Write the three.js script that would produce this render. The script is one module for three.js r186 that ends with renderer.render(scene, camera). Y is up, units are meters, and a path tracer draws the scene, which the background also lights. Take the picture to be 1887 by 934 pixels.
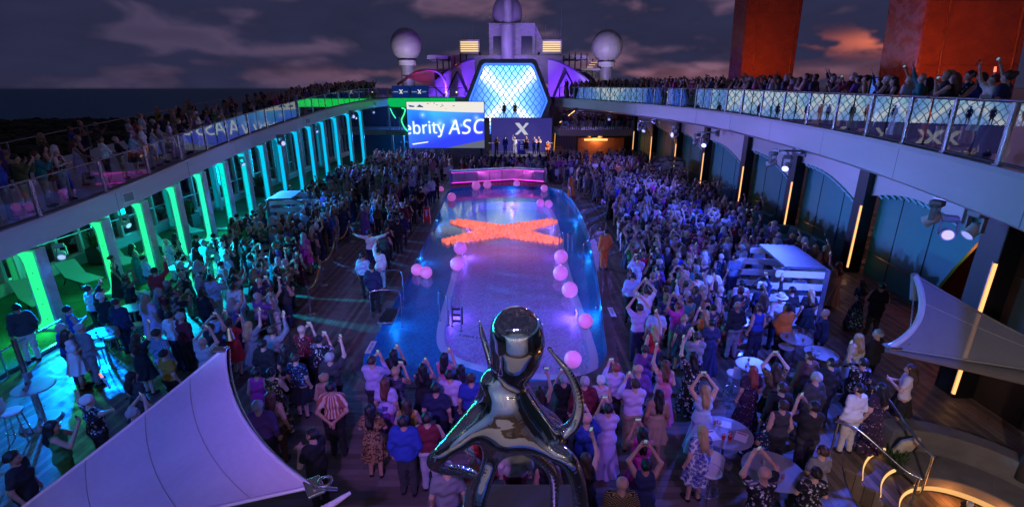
import * as THREE from 'three';
import { mergeGeometries } from 'three/addons/utils/BufferGeometryUtils.js';
import { RoundedBoxGeometry } from 'three/addons/geometries/RoundedBoxGeometry.js';
import { RectAreaLightUniformsLib } from 'three/addons/lights/RectAreaLightUniformsLib.js';

// ---------- camera, sky, sun, exposure ----------
const EYE = 7.2, PITCH = 18.4 * Math.PI / 180, FPX = 916, CX = 943.5, CY = 467;
const scene = new THREE.Scene();
const camera = new THREE.PerspectiveCamera(2 * Math.atan(CY / FPX) * 180 / Math.PI, 1887 / 934, 0.1, 30000);
camera.position.set(0, EYE, 0);
camera.rotation.set(-PITCH, 0, 0);
const renderer = new THREE.WebGLRenderer({ antialias: true });
renderer.toneMapping = THREE.LinearToneMapping;
renderer.toneMappingExposure = 1.0;
renderer.shadowMap.enabled = true;
RectAreaLightUniformsLib.init();

// seeded random numbers and value noise
let seedState = 20231;
function rnd() { seedState = (seedState + 0x6d2b79f5) | 0; let t = Math.imul(seedState ^ (seedState >>> 15), 1 | seedState); t = (t + Math.imul(t ^ (t >>> 7), 61 | t)) ^ t; return ((t ^ (t >>> 14)) >>> 0) / 4294967296; }
const rr = (a, b) => a + (b - a) * rnd();
const pick = (a) => a[Math.floor(rnd() * a.length)];
const clamp = (x, a = 0, b = 1) => Math.max(a, Math.min(b, x));
const sm = (a, b, x) => { const t = clamp((x - a) / (b - a)); return t * t * (3 - 2 * t); };
const mixn = (a, b, t) => a + (b - a) * t;
function h3(x, y, z) { let h = Math.imul(x, 374761393) + Math.imul(y, 668265263) + Math.imul(z, 1274126177); h = Math.imul(h ^ (h >>> 13), 1274126177); return ((h ^ (h >>> 16)) >>> 0) / 4294967296; }
function noise3(x, y, z) {
  const xi = Math.floor(x), yi = Math.floor(y), zi = Math.floor(z);
  let u = x - xi, v = y - yi, w = z - zi; u = u * u * (3 - 2 * u); v = v * v * (3 - 2 * v); w = w * w * (3 - 2 * w);
  const l = (a, b, t) => a + (b - a) * t;
  return l(l(l(h3(xi, yi, zi), h3(xi + 1, yi, zi), u), l(h3(xi, yi + 1, zi), h3(xi + 1, yi + 1, zi), u), v),
    l(l(h3(xi, yi, zi + 1), h3(xi + 1, yi, zi + 1), u), l(h3(xi, yi + 1, zi + 1), h3(xi + 1, yi + 1, zi + 1), u), v), w);
}
function fbm(x, y, z, o = 5) { let s = 0, a = 0.5, n = 0; for (let i = 0; i < o; i++) { s += a * noise3(x, y, z); n += a; x = x * 2.03 + 7.1; y = y * 2.03 + 3.7; z = z * 2.03 + 1.3; a *= 0.5; } return s / n; }

// dusk sky: broken cloud, violet grey, orange breaks low where the sun has set
{
  const W = 2400, H = 1200, d = new Float32Array(W * H * 4);
  const sunA = 0.66;                                   // radians to the right of the bow
  for (let j = 0; j < H; j++) for (let i = 0; i < W; i++) {
    const th = ((i + 0.5) / W - 0.5) * 2 * Math.PI, ph = ((j + 0.5) / H - 0.5) * Math.PI;
    const x = Math.cos(th) * Math.cos(ph), y = Math.sin(ph), z = Math.sin(th) * Math.cos(ph);
    if (y < -0.04) { const k = (j * W + i) * 4; d[k] = 0.012; d[k + 1] = 0.013; d[k + 2] = 0.026; d[k + 3] = 1; continue; }   // hidden by the sea
    const az = Math.atan2(x, -z);                      // 0 = bow
    let da = az - sunA; if (da > Math.PI) da -= 2 * Math.PI; if (da < -Math.PI) da += 2 * Math.PI;
    const near = Math.exp(-(da + 0.35) * (da + 0.35) / 0.4), glow = Math.exp(-da * da / 0.012);
    const yy = Math.max(0, y);
    const s = 3.4 / (0.3 + yy);
    const px = Math.sin(az) * s, pz = Math.cos(az) * s;
    const wx = fbm(px * 0.7, yy * 6, pz * 0.7, 3) - 0.5, wy = fbm(az * 3 + 40, y * 8, 5.5, 3) - 0.5;
    const n = fbm(az * 3.9 + wx * 1.6 + 11, y * 10 + wy * 2.4, 2.5, 7);
    const n2 = fbm(az * 11 + 4 + wy * 2, y * 38 + 9, 7.7, 6);
    const c = sm(0.40, 0.53, n * 0.62 + n2 * 0.38);    // 1 = thick dark cloud
    const rim = Math.exp(-Math.pow((n * 0.62 + n2 * 0.38 - 0.415) / 0.028, 2));
    const base = [mixn(0.05, 0.135, near), mixn(0.044, 0.078, near), mixn(0.098, 0.14, near)];
    const dark = [mixn(0.022, 0.024, near), mixn(0.023, 0.025, near), mixn(0.058, 0.063, near)];
    const hz = Math.exp(-yy * 9);
    const o = [0, 1, 2].map((k) => mixn(base[k] * (1 + 0.2 * hz * near), dark[k], c) * (0.7 + 0.6 * n2) + rim * near * [0.05, 0.022, 0.024][k]);
    const gap = glow * Math.exp(-Math.pow((y - 0.066 + 0.02 * wy) / 0.015, 2)) * sm(0.535, 0.475, n * 0.3 + n2 * 0.7);
    const gap2 = near * Math.exp(-Math.pow((y - 0.022) / 0.016, 2)) * sm(0.53, 0.45, n2);
    o[0] += gap * 1.0 + gap2 * 0.1; o[1] += gap * 0.2 + gap2 * 0.03; o[2] += gap * 0.06 + gap2 * 0.02;
    const k = (j * W + i) * 4;
    const below = y < 0 ? 0.35 : 1;
    d[k] = o[0] * below; d[k + 1] = o[1] * below; d[k + 2] = o[2] * below; d[k + 3] = 1;
  }
  const t = new THREE.DataTexture(d, W, H, THREE.RGBAFormat, THREE.FloatType);
  t.mapping = THREE.EquirectangularReflectionMapping; t.magFilter = THREE.LinearFilter; t.minFilter = THREE.LinearFilter; t.needsUpdate = true;
  scene.background = t; scene.environment = t;
}
// the sun is at the horizon behind cloud: only a trace of warm light is left
const sun = new THREE.DirectionalLight(0xff9a66, 0.05);
sun.position.set(Math.sin(0.66) * 100, 9, -Math.cos(0.66) * 100);
sun.shadow.radius = 30; sun.castShadow = true;
Object.assign(sun.shadow.camera, { left: -70, right: 70, top: 70, bottom: -70, near: 1, far: 260 });
scene.add(sun, sun.target);

// ---------- helpers ----------
const V = (x, y, f) => new THREE.Vector3(x, y, -f);            // x to starboard, y above the pool deck, f metres forward of the eye
const cosP = Math.cos(PITCH), sinP = Math.sin(PITCH);
const ray = (px, py) => [px - CX, -(FPX * sinP + (py - CY) * cosP), FPX * cosP - (py - CY) * sinP];
function onHeight(px, py, h) { const r = ray(px, py), s = (h - EYE) / r[1]; return { x: r[0] * s, y: h, f: r[2] * s }; }     // surveyed from the photograph: a point at a known height
function atF(px, py, f) { const r = ray(px, py), s = f / r[2]; return V(r[0] * s, EYE + r[1] * s, f); }                     // or at a known distance
const used = new Map();
function numbered(n) { const k = used.get(n) || 0; used.set(n, k + 1); return k ? n + '_' + String(k).padStart(3, '0') : n; }
function tag(o, label, category, group, kind) { if (label) o.userData.label = label; if (category) o.userData.category = category; if (group) o.userData.group = group; if (kind) o.userData.kind = kind; return o; }
function thing(name, label, category, pos = [0, 0, 0], turn = 0, group) { const g = new THREE.Group(); g.name = numbered(name); g.position.set(...pos); g.rotation.y = turn; scene.add(g); return tag(g, label, category, group); }
function mk(name, geo, mat, parent) { const m = new THREE.Mesh(geo, mat); m.name = parent === scene ? numbered(name) : name; m.castShadow = m.receiveShadow = true; parent.add(m); return m; }
function struct(name, geo, mat) { const m = mk(name, geo, mat, scene); m.userData.kind = 'structure'; return m; }
function solo(name, geo, mat, label, category, group) { return tag(mk(name, geo, mat, scene), label, category, group); }
// uv in metres by the way each face points
function muv(g) {
  g = g.index ? g.toNonIndexed() : g;
  const p = g.attributes.position, uv = new Float32Array(p.count * 2), a = new THREE.Vector3(), b = new THREE.Vector3(), c = new THREE.Vector3();
  for (let i = 0; i < p.count; i += 3) {
    a.fromBufferAttribute(p, i); b.fromBufferAttribute(p, i + 1); c.fromBufferAttribute(p, i + 2);
    const n = b.clone().sub(a).cross(c.clone().sub(a)), ax = Math.abs(n.x), ay = Math.abs(n.y), az = Math.abs(n.z);
    [a, b, c].forEach((v, k) => { const o = (i + k) * 2; if (ay >= ax && ay >= az) { uv[o] = v.x; uv[o + 1] = v.z; } else if (ax >= az) { uv[o] = v.z; uv[o + 1] = v.y; } else { uv[o] = v.x; uv[o + 1] = v.y; } });
  }
  g.setAttribute('uv', new THREE.BufferAttribute(uv, 2));
  return g;
}
function join(list) {
  return mergeGeometries(list.map((g) => { g = g.index ? g.toNonIndexed() : g.clone(); for (const k of Object.keys(g.attributes)) if (!['position', 'normal', 'uv'].includes(k)) g.deleteAttribute(k); if (!g.attributes.normal) g.computeVertexNormals(); if (!g.attributes.uv) g.setAttribute('uv', new THREE.BufferAttribute(new Float32Array(g.attributes.position.count * 2), 2)); return g; }));
}
const bx = (w, h, d, x = 0, y = 0, z = 0, ry = 0, rx = 0, rz = 0) => { const g = new THREE.BoxGeometry(w, h, d); g.rotateX(rx); g.rotateZ(rz); g.rotateY(ry); g.translate(x, y, z); return g; };
const rbx = (w, h, d, r, x = 0, y = 0, z = 0, ry = 0, rx = 0, rz = 0) => { const g = new RoundedBoxGeometry(w, h, d, 2, r); g.rotateX(rx); g.rotateZ(rz); g.rotateY(ry); g.translate(x, y, z); return g; };
const cyl = (r0, r1, h, x = 0, y = 0, z = 0, n = 16) => { const g = new THREE.CylinderGeometry(r1, r0, h, n); g.translate(x, y + h / 2, z); return g; };
const bar = (a, b, r, n = 8, r2 = r) => { const d = b.clone().sub(a), g = new THREE.CylinderGeometry(r2, r, d.length(), n); g.translate(0, d.length() / 2, 0); g.applyQuaternion(new THREE.Quaternion().setFromUnitVectors(new THREE.Vector3(0, 1, 0), d.normalize())); g.translate(a.x, a.y, a.z); return g; };
const tube = (pts, r, seg = 24, n = 8) => new THREE.TubeGeometry(new THREE.CatmullRomCurve3(pts, false, 'catmullrom', 0.4), seg, r, n);
// a box section swept between two plan points: foot line a..b (x, y, f), height h up, thickness t
function slab(a, b, h, t) { const d = Math.hypot(b[0] - a[0], b[2] - a[2]), dy = b[1] - a[1]; const s = new THREE.Shape([new THREE.Vector2(0, 0), new THREE.Vector2(d, dy), new THREE.Vector2(d, dy + h), new THREE.Vector2(0, h)]); const g = new THREE.ExtrudeGeometry(s, { depth: t, bevelEnabled: false }); g.translate(0, 0, -t / 2); g.rotateY(Math.atan2(b[2] - a[2], b[0] - a[0])); g.translate(a[0], a[1], -a[2]); return g; }
// a flat plate from a plan outline [x, f], top at y
function plate(pts, y, t, holes = []) {
  const s = new THREE.Shape(pts.map(([x, f]) => new THREE.Vector2(x, f)));
  for (const h of holes) s.holes.push(new THREE.Path(h.map(([x, f]) => new THREE.Vector2(x, f))));
  const g = new THREE.ExtrudeGeometry(s, { depth: t, bevelEnabled: false, curveSegments: 6 }); g.rotateX(-Math.PI / 2); g.translate(0, y - t, 0); return g;
}
function smoothPts(pts, n, closed = false) { return new THREE.CatmullRomCurve3(pts.map(([x, f]) => new THREE.Vector3(x, 0, f)), closed, 'catmullrom', 0.5).getPoints(n).map((p) => [p.x, p.z]).slice(0, closed ? -1 : undefined); }
const lerpTab = (tab) => (f) => { for (let i = 1; i < tab.length; i++) if (f <= tab[i][0]) { const a = tab[i - 1], b = tab[i]; return mixn(a[1], b[1], clamp((f - a[0]) / (b[0] - a[0]))); } return tab[tab.length - 1][1]; };

// ---------- textures and materials ----------
function canvasTex(w, h, draw, srgb = true, rep) { const c = document.createElement('canvas'); c.width = w; c.height = h; draw(c.getContext('2d'), w, h); const t = new THREE.CanvasTexture(c); if (srgb) t.colorSpace = THREE.SRGBColorSpace; t.magFilter = THREE.LinearFilter; if (rep) { t.wrapS = t.wrapT = THREE.RepeatWrapping; t.repeat.set(rep[0], rep[1]); } return t; }
function noiseTex(n, fn, srgb, rep) { const d = new Uint8Array(n * n * 4); for (let j = 0; j < n; j++) for (let i = 0; i < n; i++) { const c = fn(i / n, j / n); const k = (j * n + i) * 4; for (let q = 0; q < 3; q++) d[k + q] = clamp(c[q]) * 255; d[k + 3] = 255; } const t = new THREE.DataTexture(d, n, n); if (srgb) t.colorSpace = THREE.SRGBColorSpace; t.magFilter = THREE.LinearFilter; t.minFilter = THREE.LinearFilter; t.wrapS = t.wrapT = THREE.RepeatWrapping; t.repeat.set(rep[0], rep[1]); t.needsUpdate = true; return t; }
const tile = (u, v, s, o, z = 0) => { const a = u * 2 * Math.PI, b = v * 2 * Math.PI, r = s / (2 * Math.PI); return fbm(Math.cos(a) * r + 9, Math.sin(a) * r + Math.cos(b) * r * 1.3, Math.sin(b) * r * 1.3 + z, o); };
const wearTex = noiseTex(256, (u, v) => { const n = 0.72 + 0.5 * (tile(u, v, 9, 5) - 0.5) + 0.16 * (tile(u, v, 50, 3, 4) - 0.5); return [n, n, n]; }, false, [0.3, 0.3]);
const softTex = noiseTex(256, (u, v) => { const n = 0.9 + 0.14 * (tile(u, v, 7, 4, 12) - 0.5) + 0.05 * (tile(u, v, 60, 2, 4) - 0.5); return [n, n, n]; }, false, [0.12, 0.4]);
const roughTex = noiseTex(256, (u, v) => { const n = 0.55 + 0.9 * (tile(u, v, 12, 5, 2) - 0.5); return [n, n, n]; }, false, [0.4, 0.4]);
const weaveTex = noiseTex(256, (u, v) => { const n = 0.5 + 0.28 * Math.sin(u * 64 * Math.PI * 2) * Math.sin(v * 64 * Math.PI * 2) + 0.5 * (tile(u, v, 7, 4, 8) - 0.5); return [n, n, n]; }, false, [3, 3]);
const std = (c, rough = 0.6, o = {}) => { const m = new THREE.MeshStandardMaterial({ roughness: rough, ...o }); if (Array.isArray(c)) m.color.setRGB(...c); else m.color.set(c); return m; };
const phys = (c, rough = 0.6, o = {}) => { const m = new THREE.MeshPhysicalMaterial({ roughness: rough, ...o }); if (Array.isArray(c)) m.color.setRGB(...c); else m.color.set(c); return m; };
const glow = (rgb, k = 1) => { const m = std([0.05, 0.05, 0.05], 0.5); m.emissive.setRGB(...rgb); m.emissiveIntensity = k; return m; };
const M = {
  white: std([0.7, 0.7, 0.71], 0.45, { map: wearTex, roughnessMap: roughTex }),
  whiteClean: std([0.62, 0.62, 0.63], 0.4),
  grey: std([0.32, 0.33, 0.35], 0.5, { map: wearTex }),
  darkGrey: std([0.06, 0.062, 0.07], 0.5, { map: wearTex }),
  black: std([0.015, 0.015, 0.018], 0.5),
  steel: std([0.62, 0.63, 0.65], 0.22, { metalness: 1 }),
  brushed: std([0.34, 0.34, 0.37], 0.5, { metalness: 1, roughnessMap: roughTex }),
  chrome: std([0.72, 0.73, 0.76], 0.035, { metalness: 1 }),
  glass: phys([0.93, 0.97, 0.98], 0.0, { transmission: 1, thickness: 0, ior: 2.1 }),
  tealGlass: std([0.022, 0.25, 0.26], 0.55, { map: softTex }),
  bronzeWall: std([0.03, 0.022, 0.018], 0.7, { map: wearTex, bumpMap: roughTex, bumpScale: 0.01 }),
  orangePaint: std([0.62, 0.075, 0.02], 0.5, { map: wearTex, roughnessMap: roughTex }),
  turf: std([0.05, 0.13, 0.045], 0.95, { map: wearTex, bumpMap: weaveTex, bumpScale: 0.01 }),
  sofa: std([0.22, 0.21, 0.22], 0.9, { map: wearTex, bumpMap: weaveTex, bumpScale: 0.004 }),
  tealSofa: std([0.08, 0.34, 0.34], 0.9, { map: wearTex, bumpMap: weaveTex, bumpScale: 0.004 }),
  cushion: std([0.5, 0.48, 0.44], 0.92, { bumpMap: weaveTex, bumpScale: 0.004 }),
  leaf: std([0.035, 0.09, 0.03], 0.7), soil: std([0.03, 0.022, 0.016], 0.95),
  rope: std([0.5, 0.26, 0.06], 0.85, { bumpMap: weaveTex, bumpScale: 0.006 }),
  red: std([0.5, 0.02, 0.03], 0.45),
};
M.glass.side = THREE.DoubleSide;

// ---------- the setting: sea, shore, decks, pool ----------
const SEA = -38;
{
  const g = new THREE.PlaneGeometry(50000, 50000, 1, 1); g.rotateX(-Math.PI / 2); g.translate(0, SEA, -8000);
  const t = noiseTex(256, (u, v) => { const n = tile(u, v, 24, 5, 3); return [n, n, n]; }, false, [1400, 1400]);
  struct('sea', g, phys([0.008, 0.15, 0.24], 0.5, { specularIntensity: 0.45, bumpMap: t, bumpScale: 1.2 }));
}
// low wooded shore beyond the port side
{
  const pos = [], idx = [], N = 70, K = 26;
  for (let i = 0; i <= N; i++) for (let k = 0; k <= K; k++) {
    const x = -900 + i / N * 860, f0 = 545 + 330 * sm(-700, -60, x) + 26 * Math.sin(x * 0.03);
    const f = f0 * (1 - k / K) + 20 * k / K, e = Math.min(1, k / 2);
    pos.push(x, SEA - 1 + e * (5 + 7 * fbm(x * 0.05, f * 0.05, 3, 4)), -f);
  }
  for (let i = 0; i < N; i++) for (let k = 0; k < K; k++) { const a = i * (K + 1) + k, b = a + K + 1; idx.push(a, b, a + 1, b, b + 1, a + 1); }
  const g = new THREE.BufferGeometry(); g.setAttribute('position', new THREE.Float32BufferAttribute(pos, 3)); g.setIndex(idx); g.computeVertexNormals();
  struct('shore', muv(g), std([0.02, 0.025, 0.014], 1));
  const leaf = new THREE.IcosahedronGeometry(1, 1), lp = leaf.attributes.position;
  for (let i = 0; i < lp.count; i++) { const s = 0.72 + 0.55 * h3(Math.round(lp.getX(i) * 50), Math.round(lp.getY(i) * 50), Math.round(lp.getZ(i) * 50)); lp.setXYZ(i, lp.getX(i) * s, lp.getY(i) * s * 0.7, lp.getZ(i) * s); }
  leaf.computeVertexNormals();
  const cnt = 5200, im = new THREE.InstancedMesh(leaf, std([0.022, 0.032, 0.014], 0.95), cnt), m = new THREE.Matrix4(), q = new THREE.Quaternion(), c = new THREE.Color();
  for (let i = 0; i < cnt; i++) {
    const x = rr(-860, -60), fmax = 540 + 330 * sm(-700, -60, x) + 26 * Math.sin(x * 0.03), f = fmax - Math.pow(rnd(), 1.6) * (fmax - 60);
    const s = rr(2.2, 5.5); q.setFromAxisAngle(new THREE.Vector3(0, 1, 0), rr(0, 6.3));
    m.compose(new THREE.Vector3(x, SEA + 5 + 6 * fbm(x * 0.05, f * 0.05, 3, 4) + s * 0.2, -f), q, new THREE.Vector3(s, s * rr(0.7, 1.2), s)); im.setMatrixAt(i, m);
    const k = rr(0.6, 1.5); im.setColorAt(i, c.setRGB(k, k * rr(0.9, 1.1), k * 0.8));
  }
  im.name = 'shore_bushes'; tag(im, 'dark scrub covering the shore beyond the port rail', 'bushes', null, 'stuff'); scene.add(im);
}

const poolPts = smoothPts([[-4.15, 12.2], [-4.15, 14.5], [-4.22, 20], [-4.4, 27], [-4.7, 35.6], [-4.0, 37.5], [-1.5, 38.1], [1.4, 38.0], [3.2, 37.3], [3.95, 34.8], [4.15, 30], [4.0, 25.5], [3.5, 19.3], [2.95, 14.5], [2.5, 12], [1.0, 11.2], [-1.5, 11.1], [-3.4, 11.3]], 110, true);
const basinPts = smoothPts([[-2.35, 15.2], [-2.45, 20], [-2.6, 26], [-2.9, 32], [-2.2, 34.6], [0, 35], [2.0, 34.4], [2.6, 31], [2.5, 25], [2.4, 20], [2.45, 15.5], [2.35, 12.9], [1.6, 12.4], [0, 12.5], [-1.0, 12.9], [-1.9, 13.6]], 90, true);
const grow = (pts, d) => pts.map((p, i) => { const a = pts[(i + pts.length - 1) % pts.length], b = pts[(i + 1) % pts.length], dx = b[0] - a[0], df = b[1] - a[1], l = Math.hypot(dx, df) || 1; return [p[0] - df / l * d, p[1] + dx / l * d]; });
const areaSign = poolPts.reduce((s, p, i) => { const q = poolPts[(i + 1) % poolPts.length]; return s + p[0] * q[1] - q[0] * p[1]; }, 0) > 0 ? -1 : 1;
const outward = (pts, d) => grow(pts, d * areaSign);
const LC = [8.35, 6.5], loungePts = []; for (let i = 0; i < 40; i++) { const a = i / 40 * Math.PI * 2; loungePts.push([LC[0] + Math.cos(a) * 2.15, LC[1] + Math.sin(a) * 2.7]); }

const deckTex = (w, h, rows) => canvasTex(w, h, (c) => {
  c.fillStyle = '#4a3a33'; c.fillRect(0, 0, w, h);
  const bw = w / rows;
  for (let i = 0; i < rows; i++) {
    const v = rr(0.72, 1.2); c.fillStyle = `rgb(${112 * v | 0},${96 * v | 0},${88 * v | 0})`; c.fillRect(i * bw, 0, bw, h);
    for (let k = 0; k < 46; k++) { const y = rr(0, h), l = rr(20, 160), d = rr(-14, 10); c.fillStyle = `rgba(${86 + d | 0},${70 + d | 0},${62 + d | 0},0.35)`; c.fillRect(i * bw + rr(1, bw - 2), y, rr(0.6, 1.6), l); c.fillRect(i * bw + rr(1, bw - 2), y - h, 1, l); }
    c.fillStyle = '#191312'; c.fillRect(i * bw, 0, 1.6, h); c.fillRect(i * bw, rr(0, h), bw, 1.6);
  }
  for (let k = 0; k < 40; k++) { const x = rr(0, w), y = rr(0, h), r = rr(6, 50); const g = c.createRadialGradient(x, y, 0, x, y, r); g.addColorStop(0, 'rgba(25,20,20,0.16)'); g.addColorStop(1, 'rgba(25,20,20,0)'); c.fillStyle = g; c.fillRect(x - r, y - r, 2 * r, 2 * r); }
}, true, [1 / (rows * 0.13), 1 / 4]);
const deckMap = deckTex(512, 1024, 16);
M.deck = std([0.9, 0.9, 0.9], 1.0, { map: deckMap, roughnessMap: roughTex });
struct('pool_deck', muv(plate([[-13.4, -11], [-13.4, 61], [22, 61], [22, -11]], 0, 0.25, [outward(poolPts, 0.28), loungePts])), M.deck);
struct('side_deck', muv(plate([[-20, -11], [-20, 61], [-13.4, 61], [-13.4, -11]], 0.1, 0.35)), M.turf);
struct('deck_edge', bx(0.08, 0.16, 60, -13.36, 0.04, -31), M.brushed);
struct('pool_coping', muv(plate(outward(poolPts, 0.28), 0.012, 0.3, [poolPts])), std([0.16, 0.13, 0.14], 0.4, { map: wearTex }));
// boards of the near deck, laid athwart
{
  const deck = scene.getObjectByName('pool_deck');
  const geos = [1.9, 2.4, 2.9].map((l) => new THREE.BoxGeometry(l - 0.012, 0.022, 0.142));
  const mats = [0.7, 0.85, 1.0, 1.2].map((k) => std([0.16 * k, 0.125 * k, 0.108 * k], 0.65));
  for (let r = 0; r < 27; r++) {
    let x = -4.6 - rr(0, 1.2); const f = 6.75 + r * 0.15;
    while (x < 5.2) { const k = Math.floor(rnd() * 3), l = [1.9, 2.4, 2.9][k]; if (x + l > 6.05) break; const m = mk('plank', geos[k], pick(mats), deck); m.position.set(x + l / 2, -0.004 + rr(-0.001, 0.001), -f); x += l; }
  }
}
// pool: blue shelf round a pale deeper basin, water on top
{
  const tiles = (a, b, z) => noiseTex(256, (u, v) => { const gx = (u * 16) % 1, gy = (v * 16) % 1, j = gx < 0.06 || gy < 0.06 ? 0.8 : 1, n = (0.9 + 0.2 * h3(Math.floor(u * 16), Math.floor(v * 16), z)) * j; return a.map((c, q) => c * n); }, true, [0.9, 0.9]);
  const shelf = std([1, 1, 1], 0.4, { map: tiles([0.16, 0.60, 0.74], 0, 1) }), pale = std([1, 1, 1], 0.4, { map: tiles([0.8, 0.8, 0.86], 0, 2) });
  struct('pool_shelf', muv(plate(outward(poolPts, 0.27), -0.62, 0.3, [basinPts])), shelf);
  struct('pool_floor', muv(plate(outward(basinPts, 0.1), -1.05, 0.25)), pale);
  const wall = (pts, y0, y1) => { const g = []; pts.forEach((p, i) => { const q = pts[(i + 1) % pts.length]; g.push(slab([p[0], y0, p[1]], [q[0], y0, q[1]], y1 - y0, 0.04)); }); return muv(join(g)); };
  struct('pool_wall', wall(outward(poolPts, 0.02), -0.62, 0.0), shelf);
  struct('basin_wall', wall(basinPts, -1.05, -0.6), pale);
  struct('basin_edge', muv(plate(outward(basinPts, 0.2), -0.585, 0.03, [outward(basinPts, -0.05)])), std([0.75, 0.75, 0.78], 0.4));
  const ws = new THREE.ShapeGeometry(new THREE.Shape(outward(poolPts, 0.01).map(([x, f]) => new THREE.Vector2(x, f)))); ws.rotateX(-Math.PI / 2); ws.translate(0, -0.1, 0);
  const rip = noiseTex(512, (u, v) => { const n = 0.55 * tile(u, v, 26, 4, 3) + 0.45 * tile(u, v, 60, 3, 6); return [n, n, n]; }, false, [0.22, 0.3]);
  struct('pool_water', muv(ws), phys([0.86, 0.93, 0.98], 0.02, { transmission: 1, thickness: 0, ior: 1.38, bumpMap: rip, bumpScale: 0.003 }));
}

// swept section: section(f) gives a closed polygon [x, y]; fs the stations
function sweep(section, fs) {
  const rings = fs.map((f) => section(f).map(([x, y]) => V(x, y, f))), n = rings[0].length, pos = [];
  const tri = (a, b, c) => pos.push(...a.toArray(), ...b.toArray(), ...c.toArray());
  for (let i = 0; i + 1 < rings.length; i++) for (let k = 0; k < n; k++) { const a = rings[i][k], b = rings[i][(k + 1) % n], c = rings[i + 1][k], d = rings[i + 1][(k + 1) % n]; tri(a, b, c); tri(b, d, c); }
  for (const [r, rev] of [[rings[0], 0], [rings[rings.length - 1], 1]]) for (const t of THREE.ShapeUtils.triangulateShape(r.map((v) => new THREE.Vector2(v.x, v.y)), [])) rev ? tri(r[t[0]], r[t[1]], r[t[2]]) : tri(r[t[2]], r[t[1]], r[t[0]]);
  const g = new THREE.BufferGeometry(); g.setAttribute('position', new THREE.Float32BufferAttribute(pos, 3)); g.computeVertexNormals(); return muv(g);
}
const range = (a, b, s) => { const o = []; for (let x = a; x < b + 1e-6; x += s) o.push(x); return o; };
const rEdge = lerpTab([[2, 6.5], [6, 7.9], [8, 8.5], [9.5, 8.92], [11, 9.32], [13, 9.82], [15, 10.22], [17.5, 10.62], [20, 10.92], [22, 11.09], [24, 11.21], [26, 11.28], [28, 11.3], [30, 11.22], [32, 11.05], [36, 10.5], [41, 9.5], [45, 8.6], [49, 7.6], [52, 6.8], [55, 5.8], [57.5, 5.0]]);
const rY = lerpTab([[2, 5.8], [10, 5.85], [20, 5.92], [27, 6.0], [45, 6.12], [58, 6.15]]);
const lEdge = lerpTab([[2, -13.6], [14, -13.85], [18, -14.0], [20.5, -14.12], [22.5, -14.25], [24.5, -14.38], [26.5, -14.48], [28.5, -14.54], [31, -14.56], [40, -14.5], [48, -14.2], [53, -13.8], [58, -13.2]]);
const lY = lerpTab([[2, 2.9], [14, 3.58], [17, 3.78], [22, 4.25], [28, 4.75], [33, 5.15], [38, 5.5], [43, 5.8], [48, 6.0], [53, 6.12], [58, 6.15]]);
const soffY = lerpTab([[2, 4.6], [12, 4.5], [19, 4.3], [26, 4.75], [58, 4.9]]);
M.fascia = std([0.6, 0.6, 0.62], 0.42, { map: softTex });
struct('upper_deck_starboard', sweep((f) => { const e = rEdge(f), y = rY(f); return [[e, y], [e - 0.03, y - 0.1], [e - 0.03, y - 0.85], [e + 0.3, y - 1.0], [14.7, soffY(f)], [24, soffY(f)], [24, y]]; }, range(2, 57.5, 1.5)), M.fascia);
struct('upper_deck_port', sweep((f) => { const e = lEdge(f), y = lY(f); return [[e, y], [-20.2, y], [-20.2, y - 0.84], [e - 0.3, y - 0.84], [e + 0.03, y - 0.72], [e + 0.03, y - 0.08]]; }, range(2, 58, 2)), M.fascia);
// panel joints of the two fascias
{
  const g = []; for (const f of range(8, 54, 4.6)) { g.push(bx(0.03, 0.76, 0.02, rEdge(f) - 0.022, rY(f) - 0.47, -f)); g.push(bx(0.03, 0.62, 0.02, lEdge(f) + 0.022, lY(f) - 0.4, -f)); }
  struct('fascia_joints', join(g), M.grey);
}
// cross deck at the forward end
struct('upper_deck_forward', muv(plate([[-20, 56.5], [-13.2, 56.2], [-9, 57.2], [-4.6, 57.6], [-4.6, 90], [-26, 90]], 6.13, 0.85)), M.fascia);
struct('upper_deck_forward_starboard', muv(plate([[5.0, 57.3], [5.0, 90], [26, 90], [24, 57.3]], 6.14, 0.85)), M.fascia);

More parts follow.
